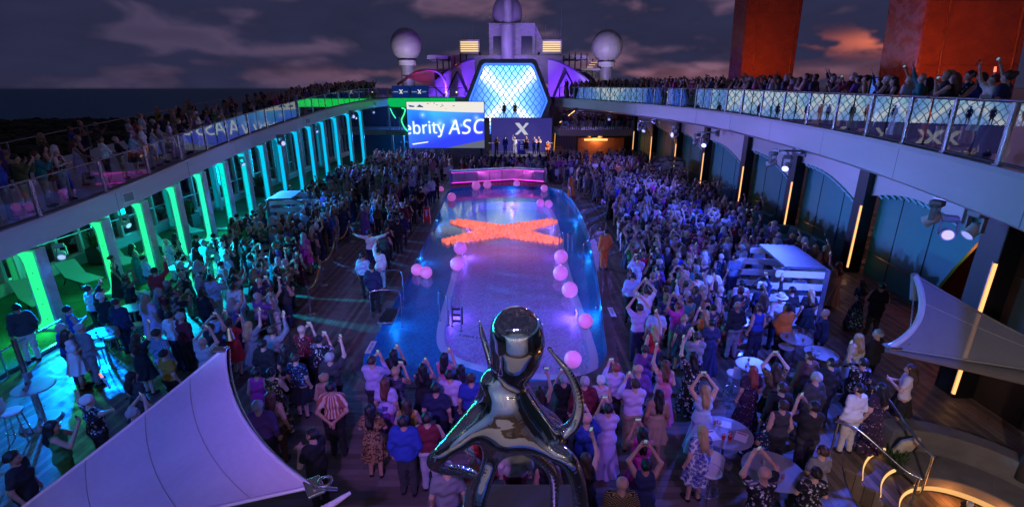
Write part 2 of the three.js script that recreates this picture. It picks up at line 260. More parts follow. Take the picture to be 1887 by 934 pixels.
// glass railings: posts, panes, top rail
function railing(label, edge, hgt, fs, inset, ph) {
  const t = thing('glass_railing', label, 'railing');
  const P = fs.map((f) => V(edge(f) + inset, hgt(f), f));
  const pg = join([rbx(0.075, ph + 0.02, 0.12, 0.02, 0, ph / 2, 0), bx(0.1, 0.03, 0.18, 0, 0.015, 0), bx(0.03, 0.05, 0.13, 0, ph * 0.8, 0)]);
  P.forEach((p, i) => {
    const q = P[Math.min(i + 1, P.length - 1)], o = P[Math.max(i - 1, 0)], a = Math.atan2(q.x - o.x, q.z - o.z);
    const m = mk('post', pg, M.brushed, t); m.position.copy(p); m.rotation.y = a;
    if (i + 1 < P.length) {
      const d = q.clone().sub(p), L = Math.hypot(d.x, d.z), ang = Math.atan2(d.x, d.z);
      const n = L > 1.6 ? 2 : 1;
      for (let k = 0; k < n; k++) {
        const s0 = (k + 0.04) / n, s1 = (k + 0.96) / n, y0 = d.y * s0, y1 = d.y * s1;
        const sh = new THREE.Shape([new THREE.Vector2(L * s0, y0 + 0.06), new THREE.Vector2(L * s1, y1 + 0.06), new THREE.Vector2(L * s1, y1 + ph - 0.02), new THREE.Vector2(L * s0, y0 + ph - 0.02)]);
        const g = new THREE.ShapeGeometry(sh); g.rotateY(-Math.PI / 2); const pane = mk('pane', g, M.glass, t); pane.position.copy(p); pane.rotation.y = ang + rr(-0.006, 0.006);
      }
      mk('top_rail', bar(p.clone().setY(p.y + ph + 0.02), q.clone().setY(q.y + ph + 0.02), 0.026, 6), M.brushed, t);
      mk('foot_rail', bar(p.clone().setY(p.y + 0.05), q.clone().setY(q.y + 0.05), 0.03, 6), M.darkGrey, t);
    }
  });
  return t;
}
railing('glass railing with steel posts along the starboard upper deck, mirroring the screen', rEdge, rY, [3, 5.2, 7.2, 9.2, 11, 12.8, 14.8, 16.9, 19, 21.2, 23.4, 25.6, 27.6, 29.6, 31.6, 33.6, 35.6, 37.6, 39.6, 41.6, 43.6, 45.6, 47.6, 49.6, 51.6, 53.6, 55.6, 57.2], 0.12, 1.12);
railing('sloping glass railing with steel posts along the port promenade ramp', lEdge, lY, [8, 10, 12, 14.3, 17, 19.4, 21.7, 23.9, 26, 28.4, 30.6, 33, 35.4, 37.9, 40.5, 43.3, 46, 48.6, 51.2, 53.8, 56.4], -0.12, 1.06);
{
  const t = thing('glass_railing', 'straight glass railing on the forward upper deck left of the hexagon screen', 'railing');
  const xs = [-13.2, -11.6, -10, -8.4, -6.8, -5.2];
  xs.forEach((x, i) => { mk('post', rbx(0.1, 1.1, 0.08, 0.02, x, 6.13 + 0.55, -57.7), M.brushed, t); if (i) { const w = x - xs[i - 1]; mk('pane', bx(w - 0.14, 0.98, 0.012, x - w / 2, 6.13 + 0.57, -57.7), M.glass, t); } });
  mk('top_rail', bar(V(-13.2, 7.24, 57.7), V(-5.1, 7.24, 57.7), 0.03), M.brushed, t);
  const u = thing('glass_railing', 'outer railing of the port promenade above the sea', 'railing');
  const P = range(8, 56, 4); P.forEach((f, i) => { mk('post', bx(0.06, 1.1, 0.06, -20.0, lY(f) + 0.55, -f), M.brushed, u); if (i) mk('top_rail', bar(V(-20, lY(P[i - 1]) + 1.1, P[i - 1]), V(-20, lY(f) + 1.1, f), 0.025, 6), M.brushed, u); });
}

// ---------- port side: lit fins, window wall ----------
const finF = [13.8, 16.5, 18.6, 20.8, 23.0, 25.2, 27.5, 29.8, 32.2, 34.8, 37.2, 39.8, 42.5, 45.6, 48.8];
const finHue = (f) => { const t = sm(15, 33, f); return t < 0.5 ? [0.02, mixn(0.95, 0.85, t * 2), mixn(0.28, 0.6, t * 2)] : [0.0, mixn(0.85, 0.5, t * 2 - 1), mixn(0.6, 0.85, t * 2 - 1)]; };
finF.forEach((f, i) => {
  const top = lY(f) - 0.85, h = top - 0.1, s = new THREE.Shape(), w = f < 15 ? 0.48 : 0.34, e = 0.55;
  s.moveTo(0, 0); s.lineTo(0, h); s.lineTo(-w - e, h); s.bezierCurveTo(-w - 0.1, h - 0.02, -w, h - 0.15, -w, h - e); s.lineTo(-w, e); s.bezierCurveTo(-w, 0.18, -w - 0.12, 0.06, -w - e * 1.6, 0.04); s.lineTo(-w - e * 1.6, 0); s.closePath();
  const colour = ['green', 'green', 'green', 'sea green', 'sea green', 'sea green', 'turquoise', 'turquoise', 'turquoise'][i] || 'cyan blue';
  const t = thing('light_fin', `${['first', 'second', 'third', 'fourth', 'fifth', 'sixth', 'seventh', 'eighth', 'ninth', 'tenth', 'eleventh', 'twelfth', 'thirteenth', 'fourteenth', 'last'][i]} ${colour} lit fin column under the port promenade, counted from the near end`, 'column', [lEdge(f) - 0.12, 0.1, -f], 0, 'lit fin columns along the port side');
  mk('fin', new THREE.ExtrudeGeometry(s, { depth: 0.32, bevelEnabled: true, bevelSize: 0.015, bevelThickness: 0.015, bevelSegments: 1, curveSegments: 8 }).translate(0, 0, -0.32), M.white, t);
  const ls = new THREE.Shape(); const q = 0.06;
  ls.moveTo(-q, 0.08); ls.lineTo(-q, h - 0.06); ls.lineTo(-w - e * 0.55, h - 0.06); ls.bezierCurveTo(-w + 0.02, h - 0.09, -w + q, h - 0.22, -w + q, h - e); ls.lineTo(-w + q, e); ls.bezierCurveTo(-w + q, 0.25, -w - 0.05, 0.1, -w - e, 0.08); ls.closePath();
  mk('led_panel', new THREE.ShapeGeometry(ls, 8).translate(0, 0, 0.022), glow(finHue(f), 1.15), t);
  mk('bolt', join(range(0.4, h - 0.4, 0.5).map((y) => cyl(0.018, 0.018, 0.012, 0, 0, 0, 8).rotateX(Math.PI / 2).translate(-w * 0.5, y, 0.025))), M.grey, t);
  const L = new THREE.RectAreaLight(new THREE.Color().setRGB(...finHue(f)), f < 30 ? 46 : 22, w * 0.7, h * 0.9); L.position.set(lEdge(f) - 0.12 - w / 2, 0.1 + h / 2, -f + 0.05); L.lookAt(L.position.x, L.position.y, 100); scene.add(L);
});
{
  const t = thing('window_wall', 'tall outer window wall behind the lit fins on the port side', 'window wall');
  const X = -18.4, ys = (f) => lY(f) - 0.86;
  for (let f = 11; f < 56; f += 1.15) {
    mk('mullion', bx(0.2, ys(f) - 0.1, 0.12, X, 0.1 + (ys(f) - 0.1) / 2, -f), M.white, t);
    const a = f + 0.06, b = f + 1.09, sh = new THREE.Shape([new THREE.Vector2(0, 0.55), new THREE.Vector2(b - a, 0.55), new THREE.Vector2(b - a, ys(b)), new THREE.Vector2(0, ys(a))]);
    const g = new THREE.ShapeGeometry(sh); g.rotateY(Math.PI / 2); mk('pane', g.translate(X - 0.03, 0, -a), M.glass, t);
  }
  mk('sill', bx(0.3, 0.45, 46, X, 0.325, -33.4), M.white, t);
  mk('hand_rail', bar(V(X + 0.16, 1.45, 11), V(X + 0.16, 1.45, 56), 0.035), M.brushed, t);
  // the outermost columns; added glowing strips stand for the wash from the fins
  for (const f of range(12.6, 54, 4.3)) { mk('outer_column', bx(0.3, ys(f) - 0.1, 0.28, X + 0.45, 0.1 + (ys(f) - 0.1) / 2, -f), M.white, t); mk('added_glow_strip', bx(0.2, ys(f) - 0.5, 0.02, X + 0.45, 0.1 + (ys(f) - 0.1) / 2, -f + 0.151), glow(finHue(f), 0.32), t); }
}
// speaker grilles and down lamps on the port fascia
[[230, 351], [566, 222], [690, 190]].forEach(([px, py], i) => {
  const r = ray(px, py); let f = 18; for (let k = 0; k < 8; k++) f = lEdge(f) / r[0] * r[2];
  const t = thing('speaker_grille', ['rounded grey speaker plate on the near port fascia', 'small speaker plate midway along the port fascia', 'small speaker plate at the far end of the port fascia'][i], 'speaker', [lEdge(f) + 0.04, lY(f) - 0.4, -f]);
  mk('frame', rbx(0.05, 0.42, 0.62, 0.02), M.whiteClean, t); mk('grille', rbx(0.03, 0.28, 0.46, 0.01, 0.02, 0, 0), M.grey, t);
});

// ---------- starboard side: dark columns with warm strips, arched valances, teal wall ----------
const colR = [[14, 19.5, 4.3], [14.05, 24.7, 4.8], [13.9, 29.8, 4.9], [13.9, 36.2, 4.95], [13.9, 42.5, 5], [13.6, 49, 5], [13.3, 55, 5]];
M.columnDark = std([0.012, 0.012, 0.016], 0.45, { map: wearTex });
const warm = [1.0, 0.46, 0.15];
function lampColumn(x, f, h, s0, s1, label) {
  const t = thing('lit_column', label, 'column', [x, 0, -f], 0, 'dark columns with warm light strips');
  mk('shaft', rbx(0.5, h, 0.6, 0.03, 0.1, h / 2, 0), M.columnDark, t);
  mk('light_strip', bx(0.05, s1 - s0, 0.05, -0.2, (s0 + s1) / 2, 0.31), glow(warm, 1.7), t);
  mk('strip_channel', bx(0.12, s1 - s0 + 0.1, 0.02, -0.2, (s0 + s1) / 2, 0.29), M.steel, t);
  const L = new THREE.RectAreaLight(new THREE.Color().setRGB(...warm), 4, 0.03, s1 - s0); L.position.set(x - 0.2, (s0 + s1) / 2, -f + 0.345); L.lookAt(x - 0.2 - 30, (s0 + s1) / 2, -f + 60); scene.add(L);
}
lampColumn(10.95, 10.7, 4.8, 0.15, 3.5, 'nearest dark column with a tall warm light strip, behind the grey sail');
const ord = ['second', 'third', 'fourth', 'fifth', 'sixth', 'seventh', 'farthest'];
colR.forEach(([x, f, h], i) => lampColumn(x, f, h, 0.22, 2.8, `${ord[i]} dark column with warm light strip on the starboard side, counted from the near end`));
const bays = [[14, 19.2, 13.35, 14.4], ...colR.slice(1).map((c, i) => [c[0], c[1] - 0.3, colR[i][0], colR[i][1] + 0.3])];
bays.forEach(([x1, f1, x0, f0], i) => {
  const t = thing('teal_wall', `${['nearest', ...ord][i]} teal panelled bay between the starboard columns, counted from the near end`, 'wall panel', [x0 + 0.25, 0, -f0], 0, 'teal bays between the starboard columns');
  const L = Math.hypot(x1 - x0, f1 - f0), a = Math.atan2(f1 - f0, x1 - x0), top = Math.max(soffY(f0), soffY(f1)) + 0.05;
  // arched valance: high at the far end of each bay, as the canopy edge sweeps
  const yA = i ? 2.75 : 3.35, yB = i ? 3.75 : 3.2;
  const yarc = (u) => mixn(yA, yB, u) + 0.32 * Math.sin(Math.PI * u);
  const vs = new THREE.Shape(); vs.moveTo(0, top); for (let k = 0; k <= 16; k++) vs.lineTo(L * k / 16, yarc(k / 16)); vs.lineTo(L, top); vs.closePath();
  const wallS = new THREE.Shape(i ? [[0, 0], [L, 0], [L, top], [0, top]].map((p) => new THREE.Vector2(...p)) : [[1.2, 0], [L, 0], [L, top], [-0.6, top], [-0.6, 3.3], [0.25, 1.9]].map((p) => new THREE.Vector2(...p)));
  const put = (g, off) => { g.translate(0, 0, off); g.rotateY(a); return g; };
  mk('panel', put(muv(new THREE.ExtrudeGeometry(wallS, { depth: 0.1, bevelEnabled: false })), 0.22), M.tealGlass, t);
  mk('valance', put(muv(new THREE.ExtrudeGeometry(vs, { depth: 0.14, bevelEnabled: false })), -0.14), M.fascia, t);
  const fin = new THREE.Shape([[0, 0], [0.42, 0.1], [0.42, 0.2], [0, 0.06]].map((p) => new THREE.Vector2(...p)));
  const fg = new THREE.ExtrudeGeometry(fin, { depth: 0.05, bevelEnabled: false }), fm = std([0.16, 0.5, 0.52], 0.4);
  for (let k = 0; k < 11; k++) { const u = 0.04 + k / 11 * 0.9; mk('fin', put(fg.clone().translate(L * u, yarc(u) - 0.17, 0), -0.1), i > 5 ? M.cushion : fm, t); }  // slats stand for jagged reflections along the top of the glass
  for (const u of [0.33, 0.7]) mk('seam', put(bx(0.025, top - 0.3, 0.02, L * u, top / 2, 0), 0.212), M.black, t);
  mk('rail', put(bx(L * 0.98, 0.03, 0.03, L / 2, 0.95, 0), 0.15), M.brushed, t);
});
{ // dark wall at the near starboard corner and the lounge behind the first bay
  const t = thing('dark_wall', 'dark brown wall at the right edge beside the nearest lit column', 'wall');
  mk('panel', muv(slab([11.35, 0, 10.9], [11.6, 0, 1.5], 5.0, 0.2)), M.bronzeWall, t);
  for (const y of [1.6, 3.2]) mk('joint', slab([11.23, y, 10.7], [11.48, y, 1.6], 0.03, 0.02), M.black, t);
  for (const f of [4.5, 7, 9.3]) mk('joint', bx(0.02, 5, 0.03, 11.24 + (10.9 - f) * 0.026, 2.5, -f), M.black, t);
  const u = thing('lounge_room', 'dim red lounge seen through the slanted gap behind the grey sail', 'room');
  mk('back_wall', muv(slab([16.4, 0, 19], [15.6, 0, 10], 4.4, 0.1)), std([0.12, 0.05, 0.035], 0.7, { map: wearTex }), u);
  mk('bench', rbx(0.6, 0.5, 3.2, 0.08, 14.9, 0.25, -13.5), std([0.22, 0.02, 0.025], 0.8), u);
  mk('bench_back', rbx(0.2, 0.7, 3.2, 0.08, 15.2, 0.75, -13.5), std([0.22, 0.02, 0.025], 0.8), u);
  mk('shelf', bx(0.4, 0.05, 3, 15.6, 2.6, -13.5), M.darkGrey, u);
  const l = thing('table_lamp', 'small amber lamp glowing inside the red lounge', 'lamp', [14.3, 0, -14.0]);
  mk('stem', cyl(0.03, 0.02, 2.05), M.brushed, l); mk('shade', cyl(0.09, 0.06, 0.16, 0, 2.05, 0), glow([1, 0.45, 0.1], 4), l); mk('foot', cyl(0.16, 0.14, 0.03), M.brushed, l);
  const pl = new THREE.PointLight(0xff8030, 3, 0, 2); pl.position.set(14.3, 2.13, -14); pl.shadow.radius = 3; pl.castShadow = true; scene.add(pl);
}

// ---------- forward end: stage, screens, superstructure ----------
function screen(t, name, w, h, tex, k, pos, turn = 0, lightK = 0, lightC = [1, 1, 1]) {
  const m = std([0.01, 0.01, 0.01], 0.35); m.emissiveMap = tex; m.emissive.setRGB(1, 1, 1); m.emissiveIntensity = k;
  const p = mk(name, new THREE.PlaneGeometry(w, h), m, t); p.position.set(...pos); p.rotation.y = turn;
  if (lightK) { const L = new THREE.RectAreaLight(new THREE.Color().setRGB(...lightC), lightK, w, h); L.position.set(pos[0] + t.position.x, pos[1] + t.position.y, pos[2] + t.position.z + 0.04); L.lookAt(L.position.x, L.position.y, L.position.z + 10); scene.add(L); }
  return p;
}
const hexIn = [[-2.35, 9.5], [2.35, 9.5], [2.62, 9.3], [4.05, 6.0], [4.05, 5.75], [2.7, 2.6], [-2.7, 2.6], [-4.05, 5.75], [-4.05, 6.0], [-2.62, 9.3]];
{
  const W = 1024, H = 896, HX = 4.1, Y0 = 2.6, Y1 = 9.5;
  const tex = canvasTex(W, H, (c) => {
    const lin = (x0, y0, x1, y1, a, b) => { const g = c.createLinearGradient(x0 * W, y0 * H, x1 * W, y1 * H); g.addColorStop(0, a); g.addColorStop(1, b); return g; };
    const tri = (pts, fill) => { c.fillStyle = fill; c.beginPath(); pts.forEach((p, i) => c[i ? 'lineTo' : 'moveTo'](p[0] * W, p[1] * H)); c.fill(); };
    c.fillStyle = '#e8ecf4'; c.fillRect(0, 0, W, H);
    for (let k = 0; k < 9; k++) { const q = (k - 4) * 0.022; c.globalAlpha = 0.26; // soft edged wedges of colour
      tri([[0.17 + q, -0.1], [0.83 - q, -0.1], [0.5, 0.4 - q]], lin(0.5, 0, 0.5, 0.4, '#5cbcf2', '#b4e0f4')); tri([[0.15 + q, 1.1], [0.85 - q, 1.1], [0.5, 0.6 + q]], lin(0.5, 1, 0.5, 0.6, '#3a6cf2', '#7cb0f4'));
      tri([[-0.1, 0.02 + q], [-0.1, 0.98 - q], [0.42 - q, 0.5]], lin(0, 0.5, 0.42, 0.5, '#1c48f0', '#84ccf4')); tri([[1.1, 0.02 + q], [1.1, 0.98 - q], [0.58 + q, 0.5]], lin(1, 0.5, 0.58, 0.5, '#1c48f0', '#84ccf4')); }
    c.globalAlpha = 1;
    c.lineWidth = 11; c.strokeStyle = '#1a4c74';
    for (let k = -14; k < 30; k++) for (const s of [-1, 1]) { c.beginPath(); for (let y = -20; y <= H + 20; y += 12) { const x = k * 82 + s * y * 0.72 + 6 * Math.sin(y * 0.05 + k); c.lineTo(s > 0 ? x : x + 640, y); } c.globalAlpha = 0.85; c.stroke(); }
    c.globalAlpha = 1;
  });
  const t = thing('hexagon_screen', 'huge bright hexagonal screen with blue and white net pattern above the stage', 'screen', [-0.42, 0, -57]);
  const shp = (pts) => new THREE.Shape(pts.map((p) => new THREE.Vector2(...p)));
  const sg = new THREE.ShapeGeometry(shp(hexIn)), p = sg.attributes.position, uv = sg.attributes.uv;
  for (let i = 0; i < p.count; i++) uv.setXY(i, (p.getX(i) + HX) / (2 * HX), (p.getY(i) - Y0) / (Y1 - Y0));
  const m = std([0.01, 0.01, 0.01], 0.35); m.emissiveMap = tex; m.emissive.setRGB(1, 1, 1); m.emissiveIntensity = 2.3;
  mk('display', sg, m, t);
  const sc = (pts, a, b) => pts.map(([x, y]) => [x * a, (y - 6) * b + 6]);
  const ring = (out, inn, d) => { const s = shp(out); s.holes.push(new THREE.Path(inn.map((q) => new THREE.Vector2(...q)))); return new THREE.ExtrudeGeometry(s, { depth: d, bevelEnabled: true, bevelSize: 0.05, bevelThickness: 0.05, bevelSegments: 2 }); };
  mk('frame', ring(sc(hexIn, 1.15, 1.17), sc(hexIn, 1.05, 1.06), 1.2).translate(0, 0, -0.5), std([0.5, 0.5, 0.55], 0.45, { map: wearTex }), t);
  mk('edge_light', ring(sc(hexIn, 1.047, 1.055), sc(hexIn, 1.012, 1.014), 0.06).translate(0, 0, 0.1), glow([0.05, 0.18, 1], 1.6), t);
  mk('backing', new THREE.ExtrudeGeometry(shp(sc(hexIn, 1.08, 1.08)), { depth: 0.2, bevelEnabled: false }).translate(0, 0, -0.4), M.darkGrey, t);
  const L = new THREE.RectAreaLight(new THREE.Color().setRGB(0.55, 0.75, 1), 0.25, 6.4, 6); L.position.set(-0.42, 6.1, -56.9); L.lookAt(-0.42, 5, 0); scene.add(L);
}
// hanging video wall, port side of the stage
{
  const tex = canvasTex(1024, 596, (c, w, h) => {
    let g = c.createLinearGradient(0, 0, w * 0.2, h); g.addColorStop(0, '#1d8ee8'); g.addColorStop(0.35, '#3cb4f2'); g.addColorStop(0.6, '#3f8cf8'); g.addColorStop(1, '#2c3ce0'); c.fillStyle = g; c.fillRect(0, 0, w, h);
    g = c.createRadialGradient(w * 0.12, h * 0.45, 0, w * 0.12, h * 0.45, 260); g.addColorStop(0, '#1c4bff'); g.addColorStop(1, 'rgba(28,75,255,0)'); c.fillStyle = g; c.fillRect(0, 0, w, h);
    c.fillStyle = '#d6d2c8'; c.beginPath(); c.moveTo(0, 0); c.lineTo(w, 0); c.lineTo(w, h * 0.23); c.quadraticCurveTo(w * 0.5, h * 0.22, 0, h * 0.155); c.fill();
    c.fillStyle = '#c8cfd8'; c.fillRect(18, 14, 92, 58); c.fillRect(128, 14, 96, 58);
    c.fillStyle = '#30394a'; c.beginPath(); c.moveTo(22, 40); c.lineTo(104, 52); c.lineTo(100, 66); c.lineTo(40, 66); c.fill(); c.beginPath(); c.moveTo(132, 66); c.lineTo(170, 34); c.lineTo(220, 62); c.lineTo(218, 70); c.fill();
    for (let i = 0; i < 9; i++) { c.fillStyle = '#4b4d58'; c.fillRect(rr(260, 620), rr(12, 84), rr(8, 26), rr(3, 9)); }
    c.fillStyle = '#eaf2ff'; c.beginPath(); c.moveTo(w * 0.04, h * 0.905); c.lineTo(w * 0.26, h * 0.855); c.lineTo(w * 0.25, h * 0.88); c.lineTo(w * 0.05, h * 0.93); c.fill();
    c.fillStyle = '#5a5f6e'; c.beginPath(); c.moveTo(w, h * 0.82); c.lineTo(w * 0.5, h); c.lineTo(w, h); c.fill();
    for (const [x, y, r] of [[0.42, 0.46, 70], [0.6, 0.42, 60], [0.2, 0.28, 60], [0.9, 0.34, 60], [0.7, 0.5, 40]]) { g = c.createRadialGradient(x * w, y * h, 0, x * w, y * h, r); g.addColorStop(0, 'rgba(255,255,255,0.75)'); g.addColorStop(0.3, 'rgba(190,235,255,0.4)'); g.addColorStop(1, 'rgba(120,200,255,0)'); c.fillStyle = g; c.fillRect(0, 0, w, h); }
    c.save(); c.shadowColor = '#bfefff'; c.shadowBlur = 22; c.fillStyle = '#f4fdff'; c.translate(0, h * 0.68); c.rotate(-0.03);
    c.font = '215px sans-serif'; c.fillText('ebrity', -62, 8);
    c.save(); c.transform(1, 0, -0.16, 1, 0, 0); c.font = '255px sans-serif'; [['A', 545], ['S', 715], ['C', 862], ['E', 1040]].forEach(([l, x]) => c.fillText(l, x, 26)); c.restore(); c.restore();
  });
  const t = thing('video_wall', 'wide video wall left of the stage showing large white ship lettering', 'screen', [-6.05, 3.98, -47]);
  screen(t, 'display', 7.0, 4.1, tex, 1.3, [0, 0, 0.13], 0, 0.2, [0.35, 0.6, 1]);
  mk('casing', bx(7.1, 4.2, 0.22), M.black, t); mk('support', join([bx(0.18, 2.1, 0.18, -3.2, -3.05, -0.1), bx(0.18, 2.1, 0.18, 3.2, -3.05, -0.1)]), M.darkGrey, t);
  mk('skirt', muv(bx(7.4, 1.75, 0.12, 0, -3.07, -0.3)), M.grey, t);
}
// stage, backdrop screen with the letter, podium
struct('stage_floor', muv(plate([[-9.6, 49.5], [-9.6, 56], [6.5, 56], [6.5, 49.8], [2, 49.2]], 0.8, 0.8)), std([0.2, 0.19, 0.22], 0.4, { map: wearTex }));
function drawX(c, x, y, s) { // broad slanted letter with notched arms
  c.beginPath(); [[-0.5, -0.5], [-0.2, -0.5], [0.06, -0.14], [0.3, -0.5], [0.5, -0.5], [0.5, -0.42], [0.16, 0.0], [0.5, 0.5], [0.18, 0.5], [-0.03, 0.2], [-0.3, 0.5], [-0.5, 0.5], [-0.5, 0.42], [-0.14, 0.04], [-0.5, -0.42]].forEach((p, i) => c[i ? 'lineTo' : 'moveTo'](x + p[0] * s * 1.1, y + p[1] * s)); c.fill();
}
{
  const tex = canvasTex(768, 420, (c, w, h) => { c.fillStyle = '#3b3690'; c.fillRect(0, 0, w, h); for (let i = 0; i < 60; i++) { c.fillStyle = 'rgba(70,66,160,0.18)'; c.fillRect(rr(0, w), rr(0, h), rr(20, 120), rr(4, 30)); } c.fillStyle = '#dfe2f6'; drawX(c, w * 0.505, h * 0.32, 150); });
  const t = thing('stage_backdrop', 'violet backdrop screen with a big white letter X behind the presenters', 'screen', [1.02, 2.5, -54.2]);
  screen(t, 'display', 6.4, 3.4, tex, 0.7, [0, 0, 0.12], 0, 0.08, [0.4, 0.38, 0.9]);
  mk('casing', bx(6.5, 3.5, 0.2), M.black, t); mk('wing_panel', bx(0.7, 3.5, 0.2, -3.75, 0, 0.05, 0.2), M.black, t); mk('side_edge', bx(0.12, 3.6, 0.5, 3.34, 0, -0.1), M.darkGrey, t);
  const pt = canvasTex(128, 220, (c, w, h) => { c.fillStyle = '#1d2fae'; c.fillRect(0, 0, w, h); c.fillStyle = '#f2f4ff'; drawX(c, 64, 34, 34); c.font = 'bold 20px sans-serif'; c.textAlign = 'center'; for (let i = 0; i < 3; i++) c.fillRect(36, 78 + i * 30, 56, 13); });
  const p = thing('podium', 'blue podium with a white X and three white bars on stage', 'podium', [1.0, 0.8, -51.6]);
  mk('case', rbx(0.82, 1.35, 0.5, 0.03, 0, 0.675, 0), std([0.03, 0.05, 0.42], 0.4), p);
  const fm = std([1, 1, 1], 0.5, { map: pt }); mk('front', new THREE.PlaneGeometry(0.78, 1.3).translate(0, 0.69, 0.256), fm, p); mk('top', rbx(0.95, 0.06, 0.6, 0.02, 0, 1.38, 0), M.white, p);
  for (const [x, n] of [[-2.1, 0], [3.9, 1]]) { const q = thing('stage_table', n ? 'white bar table at the right end of the stage' : 'white bar table at the left end of the stage', 'table', [x, 0.8, -52.6]); mk('top', bx(0.7, 0.05, 0.5, 0, 1.0, 0), M.whiteClean, q); mk('leg', bx(0.05, 1.0, 0.05, -0.3, 0.5, 0), M.brushed, q); mk('leg', bx(0.05, 1.0, 0.05, 0.3, 0.5, 0), M.brushed, q); }
}
// mid level galleries at the forward corners
{
  const t = thing('gallery', 'two level blue lit gallery in the forward port corner', 'gallery');
  mk('balcony', muv(plate([[-13.6, 55], [-9.2, 53.5], [-8.2, 54.6], [-8.2, 60], [-19, 60], [-19, 55]], 2.95, 0.55)), std([0.5, 0.52, 0.56], 0.5, { map: wearTex }), t);
  mk('back_wall', muv(bx(14, 6.2, 0.2, -12, 3.1, -60)), std([0.05, 0.08, 0.13], 0.6), t);
  for (const x of [-13.2, -12, -10.7, -9.4]) { mk('post', bx(0.16, 2.3, 0.16, x, 4.1, -55.3 + (x + 13.4) * 0.3), M.white, t); mk('column', bx(0.2, 2.4, 0.2, x, 1.2, -56), M.white, t); }
  mk('glass_front', slab([-13.5, 3.0, 55.05], [-9.3, 3.0, 53.6], 0.95, 0.012), M.glass, t);
  for (const [y, x] of [[1.2, -12.6], [1.9, -11.4], [1.2, -10.3]]) mk('counter', bx(0.9, 0.12, 0.4, x, y, -59.4), M.white, t);
  const u = thing('gallery', 'two level gallery with warm lit bar in the forward starboard corner', 'gallery');
  mk('balcony', muv(plate([[4.7, 57], [5.2, 55.2], [9.5, 54.6], [13.4, 55.4], [13.4, 61], [4.7, 61]], 2.9, 0.6)), M.fascia, u);
  mk('back_wall', muv(bx(10, 6.2, 0.2, 9.4, 3.1, -61)), std([0.12, 0.09, 0.1], 0.6, { map: wearTex }), u);
  mk('side_wall', muv(bx(2.2, 2.3, 0.2, 6, 1.15, -56)), std([0.16, 0.13, 0.15], 0.6, { map: wearTex }), u);
  for (let i = 0; i < 12; i++) mk('slat', bx(0.05, 2.2, 0.06, 5.0 + i * 0.18, 1.15, -55.86), M.grey, u);
  for (const x of [5.4, 7.4, 9.4, 11.3, 13]) mk('post', rbx(0.12, 1.05, 0.12, 0.02, x, 3.4, -55.3), M.white, u);
  mk('glass_front', slab([5.3, 2.95, 55.3], [13.2, 2.95, 55.3], 0.9, 0.012), M.glass, u);
  mk('bar_front', muv(bx(5.2, 1.9, 0.3, 10, 0.95, -57)), std([0.3, 0.16, 0.1], 0.5, { map: wearTex }), u);
  mk('bar_light', bx(2.6, 0.16, 0.05, 9.4, 1.72, -56.8), glow([1, 0.5, 0.16], 2.4), u);
  for (const [x, s] of [[8.6, 1], [9.9, 1.2]]) mk('bust', new THREE.SphereGeometry(0.3 * s, 14, 10).scale(1, 1.1, 0.6).translate(x, 2.25, -56.9), M.grey, u);
  for (const [q, x, y, f, c, k] of [[t, -11.5, 2.3, 56.5, [0.03, 0.3, 1], 26], [t, -11.5, 5.1, 56.8, [0.06, 0.2, 1], 22], [u, 8.5, 5.1, 57, [0.35, 0.25, 0.8], 14]]) { mk('ceiling_lamp', cyl(0.16, 0.16, 0.08, x, y, -f, 14), glow(c, 1.4), q); const L = new THREE.PointLight(new THREE.Color().setRGB(...c), k, 0, 2); L.position.set(x, y - 0.12, -f); L.shadow.radius = 8; L.castShadow = true; scene.add(L); }
  // stairs with a lit string
  for (let i = 0; i < 10; i++) mk('step', bx(0.5, 0.06, 1.1, 5.6 + i * 0.34, 3.1 + i * 0.28, -58.6), M.grey, u);
  mk('stair_light', bar(V(5.4, 3.5, 58), V(9.0, 6.3, 58), 0.05), glow([1, 0.5, 0.2], 2), u);
  const bl = new THREE.PointLight(0xff9a50, 16, 0, 2); bl.position.set(9.4, 1.9, -56.3); bl.shadow.radius = 20; bl.castShadow = true; scene.add(bl);
  const s = thing('stage_stairs', 'amber lit steps beside the right end of the stage', 'stairs', [4.9, 0, -53]);
  for (let i = 0; i < 6; i++) mk('step', bx(0.9, 0.08, 0.3, 0.1, 0.18 + i * 0.2, -i * 0.3), std([0.45, 0.2, 0.06], 0.5), s);
  mk('side', bx(0.06, 2.6, 0.3, -0.35, 1.5, -1.2, 0, 0.5), glow([1, 0.45, 0.08], 0.7), s);
}
